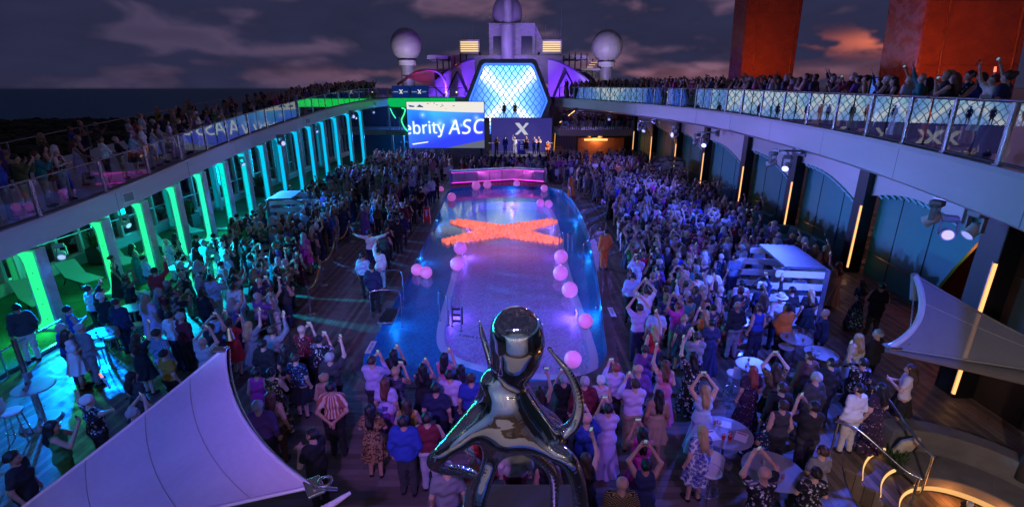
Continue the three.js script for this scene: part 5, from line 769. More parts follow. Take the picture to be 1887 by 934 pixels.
{ const a = onHeight(1358, 600, 0); pod(a.x, a.f, -0.12, 'larger striped pod with blue lit bands on the right', 2.3, 2.0, 2.3); const b = onHeight(1196, 338, 0); pod(b.x, b.f - 0.6, -0.1, 'smaller striped pod in the far right crowd', 2.3, 1.9, 2.0); const c = onHeight(598, 418, 0); pod(c.x, c.f + 0.4, Math.PI + 0.12, 'teal striped pod in the left crowd', 2.2, 1.9, 2.0); }
// lounge sofas in the teal bays
[[12.9, 21.9, 'second'], [12.9, 27.2, 'third'], [12.8, 33, 'fourth']].forEach(([x, f, n]) => { const t = thing('corner_sofa', `teal corner sofa with cushions in the ${n} bay of the starboard side`, 'sofa', [x, 0, -f], 0, 'teal corner sofas'); mk('seat', rbx(0.9, 0.42, 3.2, 0.07, 0.3, 0.23, 0), M.tealSofa, t); mk('seat', rbx(1.6, 0.42, 0.9, 0.07, -0.6, 0.23, -1.2), M.tealSofa, t); mk('back', rbx(0.22, 0.8, 3.4, 0.07, 0.82, 0.42, 0), M.tealSofa, t); mk('back', rbx(2.2, 0.8, 0.22, 0.07, -0.3, 0.42, -1.75), M.tealSofa, t); [[0.5, -0.9, 0.3], [0.5, 0.7, -0.2], [-0.6, -1.45, 1.4]].forEach(([cx, cz, a]) => mk('cushion', rbx(0.14, 0.46, 0.5, 0.06, 0, 0, 0).rotateZ(-0.3).rotateY(a).translate(cx, 0.66, cz), std([0.2, 0.42, 0.42], 0.9), t)); mk('plinth', bx(1.0, 0.06, 3.2, 0.3, 0.03, 0), M.black, t);
  const b = thing('wood_bar', `slatted wooden counter in front of the ${n} teal sofa`, 'counter', [x - 2.2, 0, -f + 1.2]); mk('top', rbx(0.5, 0.05, 1.7, 0.01, 0, 0.9, 0), M.darkGrey, b); mk('body', bx(0.4, 0.88, 1.6, 0, 0.44, 0), M.bronzeWall, b); for (let i = 0; i < 9; i++) mk('slat', bx(0.03, 0.86, 0.08, -0.215, 0.44, -0.7 + i * 0.17), std([0.14, 0.09, 0.05], 0.6), b); });
// sunken lounge at the lower right
{
  const t = thing('sunken_lounge', 'round sunken lounge with curved grey sofa at the lower right', 'sofa', [LC[0], 0, -LC[1]]);
  const arcGeo = (r0, r1, y0, y1, a0, a1, k = 24) => { const s = new THREE.Shape(); for (let i = 0; i <= k; i++) { const a = mixn(a0, a1, i / k); s[i ? 'lineTo' : 'moveTo'](Math.cos(a) * 2.15 * r1, Math.sin(a) * 2.7 * r1); } for (let i = k; i >= 0; i--) { const a = mixn(a0, a1, i / k); s.lineTo(Math.cos(a) * 2.15 * r0, Math.sin(a) * 2.7 * r0); } const g = new THREE.ExtrudeGeometry(s, { depth: y1 - y0, bevelEnabled: true, bevelSize: 0.03, bevelThickness: 0.03, bevelSegments: 2 }); g.rotateX(-Math.PI / 2); g.translate(0, y0, 0); return muv(g); };
  const N = 7, A0 = -0.5, A1 = 1.72;
  for (let i = 0; i < N; i++) { const a = mixn(A0, A1, i / N) + 0.008, b = mixn(A0, A1, (i + 1) / N) - 0.008; mk('backrest', arcGeo(0.86, 1.0, -0.22, 0.3, a, b, 8), M.sofa, t); mk('seat', arcGeo(0.56, 0.85, -0.36, -0.2, a, b, 8), M.sofa, t); }
  mk('seat_base', arcGeo(0.6, 0.98, -0.6, -0.4, A0, A1), M.black, t);
  mk('light_line', arcGeo(0.575, 0.59, -0.5, -0.45, A0, A1), glow([1, 0.5, 0.16], 0.8), t);
  for (let i = 0; i < 3; i++) { const L = new THREE.PointLight(0xff9a48, 0.6, 0, 2), a = mixn(A0, A1, 0.2 + 0.3 * i); L.position.set(LC[0] + Math.cos(a) * 2.15 * 0.5, -0.42, -LC[1] - Math.sin(a) * 2.7 * 0.5); L.shadow.radius = 8; L.castShadow = true; scene.add(L); }
  struct('lounge_floor', muv(plate(loungePts.map(([x, f]) => [mixn(LC[0], x, 1.03), mixn(LC[1], f, 1.03)]), -0.6, 0.1)), M.deck);
  const w = []; loungePts.forEach((p, i) => { const q = loungePts[(i + 1) % 40]; w.push(slab([p[0], -0.62, p[1]], [q[0], -0.62, q[1]], 0.61, 0.06)); }); struct('lounge_wall', muv(join(w)), M.bronzeWall);
  const cu = (a, r, m, tilt, label) => { const c = thing('throw_cushion', label, 'cushion', [LC[0] + Math.cos(a) * 2.15 * r, 0.1, -LC[1] - Math.sin(a) * 2.7 * r], a + tilt); const pg = new RoundedBoxGeometry(0.2, 0.46, 0.5, 5, 0.09), pp = pg.attributes.position; for (let i = 0; i < pp.count; i++) { const e = Math.max(Math.abs(pp.getY(i)) / 0.23, Math.abs(pp.getZ(i)) / 0.25); pp.setX(i, pp.getX(i) * (1 - 0.55 * e * e)); } pg.computeVertexNormals(); pg.rotateZ(0.35); mk('pad', pg, m, c); mk('zip', bx(0.012, 0.008, 0.4).translate(0.06, -0.21, 0), M.sofa, c); };
  cu(1.62, 0.78, M.cushion, 0.2, 'cream throw cushion at the stair end of the curved sofa'); cu(0.12, 0.78, M.sofa, 0, 'grey throw cushion at the right edge of the curved sofa'); cu(-0.1, 0.72, std([0.03, 0.07, 0.03], 0.9), 0.4, 'dark green throw cushion on the curved sofa');
  // steps down on the left of the sofa
  const s = thing('lounge_steps', 'curved wooden steps into the sunken lounge with amber edges', 'steps', [LC[0], 0, -LC[1]]);
  for (let i = 0; i < 3; i++) { mk('step', arcGeo(0.86 - i * 0.14, 1.0 - i * 0.14, -0.62, -0.04 - i * 0.19, 1.78, 2.5, 10), M.deck, s); mk('step_light', arcGeo(0.85 - i * 0.14, 0.857 - i * 0.14, -0.12 - i * 0.19, -0.09 - i * 0.19, 1.8, 2.48, 10), glow([1, 0.55, 0.2], 1.2), s); }
  const hr = (a, label) => { const P = (r, y) => new THREE.Vector3(LC[0] + Math.cos(a) * 2.15 * r, y, -LC[1] - Math.sin(a) * 2.7 * r), q = thing('stair_handrail', label, 'handrail'); mk('rail', tube([P(1.12, 0.95), P(0.95, 0.95), P(0.62, 0.5), P(0.5, 0.45)], 0.024, 24, 8), M.steel, q); mk('post', bar(P(1.1, 0), P(1.1, 0.95), 0.022), M.steel, q); mk('post', bar(P(0.52, -0.55), P(0.52, 0.46), 0.022), M.steel, q); };
  hr(1.75, 'right handrail of the lounge steps'); hr(2.52, 'left handrail of the lounge steps');
  { planter(LC[0] - 0.35, LC[1] + 2.0, 'small green plant box at the foot of the lounge steps', -0.6); scene.children[scene.children.length - 1].scale.setScalar(0.5); }
  const cand = thing('candle_pot', 'small glass candle pot on the lounge floor', 'candle', [LC[0] + 0.3, -0.6, -LC[1] - 0.9]); mk('pot', cyl(0.1, 0.13, 0.3, 0, 0, 0, 16), M.darkGrey, cand); mk('candle', cyl(0.05, 0.05, 0.1, 0, 0.3, 0, 10), M.whiteClean, cand);
}
// near-left railing, parasol pole and curtain of chairs at the far left
{
  const t = thing('parasol', 'folded dark parasol on a steel pole at the lower left', 'parasol', [-9.2, 0, -9.2]); const p = onHeight(62, 735, 0.6); t.position.set(p.x, 0, -p.f); mk('pole', cyl(0.05, 0.05, 2.1, 0, 0, 0, 12), M.steel, t); mk('base', cyl(0.4, 0.35, 0.08, 0, 0, 0, 20), M.grey, t); mk('crank', rbx(0.12, 0.16, 0.12, 0.02, 0.03, 1.2, 0), M.grey, t);
  const h = thing('handrail', 'low steel handrail along the green side deck at the left', 'handrail'); const A = V(-13.2, 0.75, 9.5), B = V(-13.25, 0.75, 13.2); mk('rail', bar(A, B, 0.03), M.steel, h); for (const u of [0, 0.5, 1]) mk('post', bar(A.clone().lerp(B, u).setY(0), A.clone().lerp(B, u), 0.024), M.steel, h);
  const g = hoop([-3.0 - 3.3, 0.01, 12.6], [-6.9, 0.01, 11.9], 1.0, 1, 'bent steel rail at the near end of the rope line', 'deck_handrail');
}

// ---------- people ----------
const printTex = (draw, rep = 2.2) => { const t = canvasTex(256, 256, draw, true, [rep, rep]); return t; };
const blob = (c, x, y, r, n = 5) => { c.beginPath(); for (let i = 0; i <= n * 2; i++) { const a = i / (n * 2) * 6.283, q = r * (i % 2 ? 0.55 : 1); c.lineTo(x + Math.cos(a) * q, y + Math.sin(a) * q); } c.fill(); };
const prints = {
  'black and white floral': printTex((c) => { c.fillStyle = '#14141a'; c.fillRect(0, 0, 256, 256); for (let i = 0; i < 60; i++) { c.fillStyle = pick(['#e8e6ea', '#b9b6c2', '#5e5a6a']); blob(c, rr(0, 256), rr(0, 256), rr(7, 19)); } }),
  'dark blue floral': printTex((c) => { c.fillStyle = '#121b38'; c.fillRect(0, 0, 256, 256); for (let i = 0; i < 70; i++) { c.fillStyle = pick(['#6fb7c9', '#2f5aa8', '#c9d8e8', '#1d8a86']); blob(c, rr(0, 256), rr(0, 256), rr(5, 15)); } }),
  'yellow floral': printTex((c) => { c.fillStyle = '#2a1d16'; c.fillRect(0, 0, 256, 256); for (let i = 0; i < 80; i++) { c.fillStyle = pick(['#d8a53c', '#b9842c', '#ead9a6', '#7c5a20']); blob(c, rr(0, 256), rr(0, 256), rr(8, 20)); } }),
  'red floral': printTex((c) => { c.fillStyle = '#5a1420'; c.fillRect(0, 0, 256, 256); for (let i = 0; i < 70; i++) { c.fillStyle = pick(['#c84a55', '#e8b8b0', '#2c0a12', '#a82838']); blob(c, rr(0, 256), rr(0, 256), rr(5, 14)); } }),
  'leopard print': printTex((c) => { c.fillStyle = '#a07850'; c.fillRect(0, 0, 256, 256); for (let i = 0; i < 170; i++) { c.fillStyle = pick(['#1a110c', '#241710']); blob(c, rr(0, 256), rr(0, 256), rr(6, 13), 4); } }),
  'striped peach': printTex((c) => { for (let i = 0; i < 8; i++) { c.fillStyle = i % 2 ? '#e6cbb8' : '#b0674c'; c.fillRect(i * 32, 0, 32, 256); c.fillStyle = '#8a4a38'; c.fillRect(i * 32, 0, 3, 256); } }, 3),
  'blue plaid': printTex((c) => { c.fillStyle = '#9fb3c4'; c.fillRect(0, 0, 256, 256); for (let i = 0; i < 8; i++) { c.fillStyle = 'rgba(30,60,110,0.45)'; c.fillRect(i * 32, 0, 13, 256); c.fillRect(0, i * 32, 256, 13); } }, 3.5),
  'blue and white swirl': printTex((c) => { c.fillStyle = '#d5d8ea'; c.fillRect(0, 0, 256, 256); c.lineWidth = 9; c.strokeStyle = '#25318f'; for (let i = 0; i < 26; i++) { c.beginPath(); const x = rr(0, 256), y = rr(0, 256); for (let k = 0; k < 40; k++) { const a = k * 0.35; c.lineTo(x + Math.cos(a) * k * 0.8, y + Math.sin(a) * k * 0.8); } c.stroke(); } }, 3),
  'black and gold chevron': printTex((c) => { c.fillStyle = '#15131a'; c.fillRect(0, 0, 256, 256); c.strokeStyle = '#a88c50'; c.lineWidth = 8; for (let y = -40; y < 300; y += 26) { c.beginPath(); for (let x = 0; x <= 256; x += 32) c.lineTo(x, y + (x / 32 % 2) * 26); c.stroke(); } }, 3),
  'navy polka dot': printTex((c) => { c.fillStyle = '#161c46'; c.fillRect(0, 0, 256, 256); c.fillStyle = '#d9dcf2'; for (let i = 0; i < 8; i++) for (let j = 0; j < 8; j++) { c.beginPath(); c.arc(i * 32 + (j % 2) * 16 + 8, j * 32 + 16, 5, 0, 7); c.fill(); } }, 4),
  'plum paisley': printTex((c) => { c.fillStyle = '#35203c'; c.fillRect(0, 0, 256, 256); for (let i = 0; i < 60; i++) { c.fillStyle = pick(['#7a5a86', '#b8a0bc', '#1e1026']); blob(c, rr(0, 256), rr(0, 256), rr(6, 15), 3); } }),
};
const plain = { white: [0.72, 0.72, 0.74], cream: [0.62, 0.57, 0.48], lavender: [0.5, 0.42, 0.66], 'pale blue': [0.38, 0.5, 0.72], navy: [0.015, 0.022, 0.075], black: [0.012, 0.012, 0.014], charcoal: [0.04, 0.04, 0.046], maroon: [0.15, 0.012, 0.03], red: [0.45, 0.02, 0.03], pink: [0.6, 0.17, 0.3], magenta: [0.5, 0.03, 0.25], teal: [0.02, 0.17, 0.18], 'royal blue': [0.02, 0.05, 0.36], mustard: [0.34, 0.2, 0.02], olive: [0.1, 0.1, 0.03], tan: [0.36, 0.25, 0.17], grey: [0.2, 0.2, 0.22], purple: [0.14, 0.05, 0.26], orange: [0.65, 0.16, 0.02], 'light grey': [0.45, 0.45, 0.48], green: [0.03, 0.2, 0.05], brown: [0.1, 0.05, 0.028], khaki: [0.3, 0.24, 0.15] };
const clothCache = {};
const cloth = (n) => clothCache[n] || (clothCache[n] = prints[n] ? std([0.85, 0.85, 0.85], 0.85, { map: prints[n] }) : std(plain[n] || plain.grey, 0.85, { bumpMap: weaveTex, bumpScale: 0.003 }));
const skins = [[0.55, 0.33, 0.24], [0.48, 0.27, 0.18], [0.36, 0.19, 0.12], [0.2, 0.1, 0.06], [0.6, 0.38, 0.3]].map((c) => phys(c, 0.5, { sheen: 0.15 }));
const hairs = { black: std([0.012, 0.01, 0.01], 0.55), brown: std([0.05, 0.026, 0.015], 0.55), auburn: std([0.13, 0.04, 0.02], 0.55), blond: std([0.42, 0.28, 0.13], 0.6), grey: std([0.36, 0.35, 0.35], 0.65), white: std([0.6, 0.6, 0.6], 0.65), red: std([0.3, 0.05, 0.03], 0.55) };

const POSE = { // elbow and hand of the right arm, then the left; x outwards
  stand: [[0.25, 1.15, 0.04], [0.25, 0.9, -0.07], [0.25, 1.15, 0.04], [0.25, 0.9, -0.05]],
  photo: [[0.25, 1.24, -0.2], [0.06, 1.56, -0.36], [0.25, 1.24, -0.2], [0.06, 1.55, -0.36]],
  high: [[0.27, 1.6, -0.14], [0.2, 1.87, -0.24], [0.25, 1.15, 0.02], [0.2, 0.98, -0.16]],
  highleft: [[0.25, 1.15, 0.02], [0.2, 0.98, -0.16], [0.27, 1.6, -0.14], [0.2, 1.87, -0.24]],
  uparms: [[0.3, 1.6, -0.1], [0.1, 1.84, -0.2], [0.3, 1.6, -0.1], [0.1, 1.83, -0.2]],
  clap: [[0.27, 1.16, -0.08], [0.035, 1.26, -0.3], [0.27, 1.16, -0.08], [0.035, 1.25, -0.3]],
  behind: [[0.28, 1.16, 0.13], [0.05, 0.98, 0.19], [0.28, 1.16, 0.13], [0.05, 0.95, 0.2]],
  spread: [[0.45, 1.5, 0.0], [0.7, 1.62, -0.06], [0.45, 1.46, 0.0], [0.7, 1.5, -0.08]],
  lean: [[0.27, 1.18, -0.16], [0.16, 1.1, -0.4], [0.27, 1.18, -0.16], [0.16, 1.1, -0.4]],
  sit: [[0.26, 1.15, -0.02], [0.16, 0.98, -0.26], [0.26, 1.15, -0.02], [0.16, 0.97, -0.26]],
};
const poseText = { stand: 'arms down', photo: 'phone at face height', high: 'right hand raising a phone', highleft: 'left hand raising a phone', uparms: 'both hands lifting a phone', clap: 'hands joined', behind: 'hands behind back', spread: 'arms spread wide', lean: 'leaning on the rail', sit: 'seated' };
function skeleton(sex, pose, fat = 1) {
  const w = sex === 'f' ? 0.9 : 1, hp = sex === 'f' ? 1.06 : 1, P = POSE[pose], sit = pose === 'sit', dy = sit ? -0.42 : 0;
  const up = (p, s) => [p[0] * w * s, p[1] + dy, p[2]];
  const eR = up(P[0], 1), hR = up(P[1], 1), eL = up(P[2], -1), hL = up(P[3], -1), sR = [0.175 * w, 1.425 + dy, 0], sL = [-0.175 * w, 1.425 + dy, 0];
  const b = (a, ra, c, rb) => [...a, ra, ...c, rb], th = fat;
  const S = { dy, sit };
  S.head = [b([0, 1.595 + dy, -0.02], 0.074, [0, 1.655 + dy, 0.004], 0.094), b([0, 1.575 + dy, -0.045], 0.05, [0, 1.6 + dy, -0.06], 0.05), b([0, 1.44 + dy, 0.015], 0.058, [0, 1.57 + dy, 0.0], 0.052)];
  S.face = [b([0, 1.625 + dy, -0.095], 0.012, [0, 1.6 + dy, -0.112], 0.017), b([0.088, 1.62 + dy, 0.005], 0.014, [0.09, 1.6 + dy, 0.0], 0.012), b([-0.088, 1.62 + dy, 0.005], 0.014, [-0.09, 1.6 + dy, 0.0], 0.012)];
  S.torso = [b([-0.115 * w, 1.41 + dy, 0], 0.075, [0.115 * w, 1.41 + dy, 0], 0.075), b([-0.075 * w, 1.27 + dy, -0.01], 0.115 * th, [0.075 * w, 1.27 + dy, -0.01], 0.115 * th), b([-0.05 * w, 1.08 + dy, 0], 0.112 * th * w, [0.05 * w, 1.08 + dy, 0], 0.112 * th * w), b([-0.075 * hp, 0.95 + dy, 0.01], 0.115 * th * hp, [0.075 * hp, 0.95 + dy, 0.01], 0.115 * th * hp)];
  S.uarm = [b(sR, 0.06, eR, 0.045), b(sL, 0.06, eL, 0.045)];
  S.farm = [b(eR, 0.044, hR, 0.029), b(eL, 0.044, hL, 0.029)];
  S.half = [b(sR, 0.06, [0, 1, 2].map((k) => mixn(sR[k], eR[k], 0.62)), 0.053), b(sL, 0.06, [0, 1, 2].map((k) => mixn(sL[k], eL[k], 0.62)), 0.053)];
  const kn = (s) => sit ? [0.12 * s, 0.5, -0.42] : [0.095 * s, 0.5, -0.015], an = (s) => sit ? [0.12 * s, 0.09, -0.38] : [0.105 * s, 0.09, 0.02 * s], hi = (s) => [0.085 * s, 0.9 + dy, 0];
  S.leg = [1, -1].flatMap((s) => [b(hi(s), 0.09 * hp, kn(s), 0.06), b(kn(s), 0.058, an(s), 0.038)]);
  S.thigh = [1, -1].map((s) => b(hi(s), 0.09 * hp, kn(s), 0.06));
  S.foot = [1, -1].flatMap((s) => { const a = an(s); return [b([a[0], 0.055, a[2] + 0.025], 0.038, [a[0] * 1.08, 0.04, a[2] - 0.15], 0.036)]; });
  S.hands = [[eR, hR, 1], [eL, hL, -1]].map(([e, h, s]) => { const d = new THREE.Vector3(h[0] - e[0], h[1] - e[1], h[2] - e[2]).normalize(); return { p: new THREE.Vector3(...h), d, s }; });
  S.palm = S.hands.map(({ p, d }) => b(p.toArray(), 0.03, p.clone().addScaledVector(d, 0.07).toArray(), 0.03));
  return S;
}
const fingerG = (hands) => { // five bent tapered fingers on each palm
  const out = [];
  for (const { p, d, s } of hands) {
    const side = new THREE.Vector3(0, 0, -1).cross(d); if (side.length() < 0.2) side.set(1, 0, 0); side.normalize(); const nrm = d.clone().cross(side).normalize().multiplyScalar(-1);
    [[-0.028, 0.065], [-0.01, 0.078], [0.009, 0.074], [0.026, 0.056]].forEach(([o, l]) => { const a = p.clone().addScaledVector(d, 0.075).addScaledVector(side, o), m = a.clone().addScaledVector(d, l * 0.5).addScaledVector(nrm, 0.012), e = m.clone().addScaledVector(d, l * 0.32).addScaledVector(nrm, 0.03); out.push(bar(a, m, 0.0105, 5, 0.0095), bar(m, e, 0.0095, 5, 0.007)); });
    const a = p.clone().addScaledVector(d, 0.02).addScaledVector(side, -0.026 * s), m = a.clone().addScaledVector(side, -0.028 * s).addScaledVector(d, 0.03), e = m.clone().addScaledVector(d, 0.03).addScaledVector(nrm, 0.012); out.push(bar(a, m, 0.0125, 5, 0.011), bar(m, e, 0.011, 5, 0.008));
  }
  return out;
};
const inflate = (bones, r) => bones.map((b) => [b[0], b[1], b[2], b[3] + r, b[4], b[5], b[6], b[7] + r]);
const wrinkle = (x, y, z) => 0.0075 * Math.sin(21 * y + 9 * x + 4 * z) * Math.sin(17 * x - 11 * z + 7 * y) + 0.004 * Math.sin(47 * y - 23 * x + 3 * Math.sin(9 * z));
function bounds(bones, pad = 0.05) { const lo = [9, 9, 9], hi = [-9, -9, -9]; for (const b of bones) for (const o of [0, 4]) for (let k = 0; k < 3; k++) { lo[k] = Math.min(lo[k], b[o + k] - b[o + 3] - pad); hi[k] = Math.max(hi[k], b[o + k] + b[o + 3] + pad); } return [lo, hi]; }
function cylUV(g) { const p = g.attributes.position, uv = new Float32Array(p.count * 2); for (let i = 0; i < p.count; i++) { uv[i * 2] = Math.atan2(p.getX(i), p.getZ(i)) * 0.19; uv[i * 2 + 1] = p.getY(i); } g.setAttribute('uv', new THREE.BufferAttribute(uv, 2)); return g; }
const skirtField = (S, y0, y1, r0, r1) => (x, y, z) => { const zz = S.sit ? z + 0.2 : z, t = clamp((y1 - y) / (y1 - y0)), th = Math.atan2(x, zz), r = mixn(r0, r1, t) + (0.004 + 0.02 * t) * Math.sin(th * 9 + 2 * Math.sin(y * 5)), q = Math.hypot(x / 1.15, zz / (S.sit ? 1.5 : 1)); return Math.max((q - r) * 0.85, y0 - y, y - y1 - 0.05); };
const shapeOf = { // kind -> [sleeve, skirt hem or null]
  shirt: ['long', null, 0.86], tee: ['half', null, 0.86], jacket: ['long', null, 0.74], top: ['none', null, 0.9], dress: ['half', 0.52, 0], gown: ['none', 0.1, 0], maxi: ['half', 0.1, 0], sundress: ['none', 0.52, 0], skirt: ['half', 0.5, 0.95] };
function fields(sex, pose, kind, hair) {
  const fat = sex === 'm' ? 1.06 : 1, S = skeleton(sex, pose, fat), [sleeve, hem, bottomHem] = shapeOf[kind], d = S.dy;
  const arms = sleeve === 'long' ? [...S.uarm, ...S.farm] : sleeve === 'half' ? S.half : [];
  const tb = inflate([...S.torso, ...arms], kind === 'jacket' ? 0.022 : 0.013), tf = boneField(tb, 0.05);
  const cut = sleeve === 'long' ? S.hands : null;
  const neck = 1.475 + d, isDress = hem !== null && kind !== 'skirt';
  const waist = 1.06 + d, sk = hem !== null ? skirtField(S, S.sit ? Math.max(0.2, hem - 0.1) : hem, waist, kind === 'gown' || kind === 'maxi' ? 0.125 : 0.13, hem < 0.3 ? 0.27 : 0.24) : null;
  const top = (x, y, z) => { let v = tf(x, y, z) + wrinkle(x, y, z); v = Math.max(v, 0.028 - Math.hypot(x, (y - neck - 0.05) * 1.0, z - 0.0) + 0.045); if (cut) for (const h of cut) v = Math.max(v, (x - h.p.x) * h.d.x + (y - h.p.y) * h.d.y + (z - h.p.z) * h.d.z + 0.005); if (!isDress) v = Math.max(v, bottomHem + d - y); else v = Math.max(v, 0.85 + d - y); if (sk && isDress) { const q = sk(x, y, z), h = 0.05 - Math.abs(v - q); v = Math.min(v, q) - (h > 0 ? h * h / 0.2 : 0); } return v; };
  const lf = boneField(inflate([...S.leg, S.torso[3]], 0.016), 0.04), bot = kind === 'skirt' ? sk : isDress ? null : (x, y, z) => Math.max(lf(x, y, z) + wrinkle(x, y, z), y - 1.0 - d, 0.075 - y);
  const bodyB = [...S.torso.slice(0, 3), S.torso[3], ...S.uarm, ...S.farm, ...S.leg, ...S.palm, ...S.head, ...S.foot], bf = boneField(bodyB, 0.028), ff = boneField(S.face, 0.01);
  const body = (x, y, z) => { const a = bf(x, y, z), c = ff(x, y, z), h = 0.018 - Math.abs(a - c); return Math.min(a, c) - (h > 0 ? h * h / 0.072 : 0); };
  const hy = 1.645 + d; let hf = null, hb = [[-0.11, hy - 0.06, -0.11], [0.11, hy + 0.13, 0.13]];
  const cap = (x, y, z) => { const e = Math.hypot(x / 0.098, (y - hy - 0.012) / 0.108, (z - 0.018) / 0.112) - 1; return e * 0.095 + 0.008 * Math.sin(52 * x + 26 * y) * Math.sin(44 * z + 20 * y); };
  if (hair === 'short') hf = (x, y, z) => Math.max(cap(x, y, z), -(y - hy) - 0.055 - z * 0.5, -(z + 0.055) - (y - hy) * 0.9 + 0.01);
  else if (hair === 'long' || hair === 'bun') {
    const len = hair === 'long' ? 1.27 + d : 1.5 + d, lk = boneField(hair === 'long' ? [[0, hy - 0.02, 0.05, 0.085, 0, len + 0.12, 0.115, 0.085], [0.03, len + 0.12, 0.12, 0.06, 0.02, len, 0.125, 0.035], [-0.04, len + 0.12, 0.12, 0.06, -0.03, len + 0.02, 0.125, 0.03], [0.07, hy - 0.02, 0.0, 0.035, 0.08, len + 0.14, 0.06, 0.03], [-0.07, hy - 0.02, 0.0, 0.035, -0.08, len + 0.14, 0.06, 0.03]] : [[0, hy + 0.05, 0.11, 0.05, 0, hy + 0.06, 0.12, 0.05]], 0.03);
    hf = (x, y, z) => Math.min(Math.max(cap(x, y, z), -(z + 0.058) - (y - hy) * 0.9 + 0.01, -(y - hy) - 0.08 - z * 0.6), lk(x, y, z) + 0.008 * Math.sin(70 * x + 6 * y) + 0.007 * Math.sin(26 * y + 40 * x));
    hb = [[-0.14, len - 0.06, -0.11], [0.14, hy + 0.14, 0.22]];
  }
  const shoe = boneField(inflate(S.foot, 0.008), 0.02);
  return { S, body, bodyB, top, topB: sk ? [...tb, [-0.2, hem, -0.3, 0.13, 0.2, hem, 0.25, 0.13]] : tb, bot, botB: sk ? [[-0.2, hem, -0.3, 0.12, 0.2, 1.06 + d, 0.2, 0.12]] : inflate(S.leg, 0.03), hair: hf, hairB: hb, shoe, isDress };
}
const geoCache = new Map();
function personGeos(sex, pose, kind, hair, lod) {
  const cell = [0.023, 0.034][lod], key = (n, ...a) => [n, lod, ...a].join('|'), get = (k, make) => { if (!geoCache.has(k)) geoCache.set(k, make()); return geoCache.get(k); };
  let F = null; const f = () => F || (F = fields(sex, pose, kind, hair));
  const legsBare = shapeOf[kind][1] !== null;
  const o = {};
  o.body = get(key('body', sex, pose), () => { const q = f(), [lo, hi] = bounds(q.bodyB, 0.04); return join([nets(q.body, lo, hi, cell), ...fingerG(q.S.hands)]); });
  o.top = get(key('top', sex, pose, kind), () => { const q = f(), [lo, hi] = bounds(q.topB, 0.06); return cylUV(nets(q.top, lo, hi, cell)); });
  o.bottom = kind in { dress: 1, gown: 1, maxi: 1, sundress: 1 } ? null : get(key('bottom', sex, pose, kind === 'skirt'), () => { const q = f(), [lo, hi] = bounds(q.botB, 0.06); return cylUV(nets(q.bot, lo, hi, cell)); });
  o.shoe = get(key('shoe', sex, pose === 'sit'), () => { const q = f(), [lo, hi] = bounds(q.S.foot, 0.04); return nets(q.shoe, lo, hi, 0.025); });
  o.hair = hair === 'bald' || hair === 'hat' ? null : get(key('hair', hair, pose === 'sit'), () => { const q = f(); return nets(q.hair, q.hairB[0], q.hairB[1], lod ? 0.026 : 0.018); });
  o.eyes = get(key('eyes', pose === 'sit'), () => { const d = pose === 'sit' ? -0.42 : 0; return join([-1, 1].map((s) => new THREE.SphereGeometry(0.011, 6, 4).translate(s * 0.033, 1.632 + d, -0.087))); });
  const S = skeleton(sex, pose, sex === 'm' ? 1.06 : 1); o.hands = S.hands; o.dy = S.dy;
  return o;
}
const eyeMat = std([0.02, 0.015, 0.012], 0.3), phoneBody = std([0.02, 0.02, 0.025], 0.3), phoneLit = glow([0.45, 0.68, 1], 0.42), stickLit = glow([1, 0.18, 0.1], 2.2);
const hatG = new THREE.LatheGeometry([[0.0, 0.13], [0.07, 0.13], [0.095, 0.1], [0.102, 0.03], [0.19, 0.012], [0.19, 0.004], [0.1, 0.0]].map((p) => new THREE.Vector2(...p)), 24), hatBand = new THREE.TorusGeometry(0.103, 0.012, 6, 24).rotateX(Math.PI / 2);
const phoneG = rbx(0.076, 0.15, 0.01, 0.004), phoneS = new THREE.PlaneGeometry(0.056, 0.112).translate(0, 0, 0.0056);
const clothWord = (kind, a, b) => ({ shirt: `${a} shirt and ${b} trousers`, tee: `${a} tee and ${b} trousers`, jacket: `${a} jacket and ${b} trousers`, top: `${a} sleeveless top and ${b} trousers`, dress: `short ${a} dress`, gown: `long ${a} sleeveless gown`, maxi: `long ${a} dress`, sundress: `${a} sleeveless dress`, skirt: `${a} top and ${b} skirt` })[kind];
const words = (s) => s.split(' ').length;
function labelFor(kind, a, b, say, where) { // at most 16 words
  let t = `person in ${clothWord(kind, a, b)}, ${say}, ${where}`; if (words(t) <= 16) return t;
  t = `person in ${clothWord(kind, a, b)}, ${where}`; if (words(t) <= 16) return t;
  return `person in ${a} clothing, ${say}, ${where}`.split(' ').slice(0, 16).join(' ');
}
const taken = new Set(); let individuals = 0;
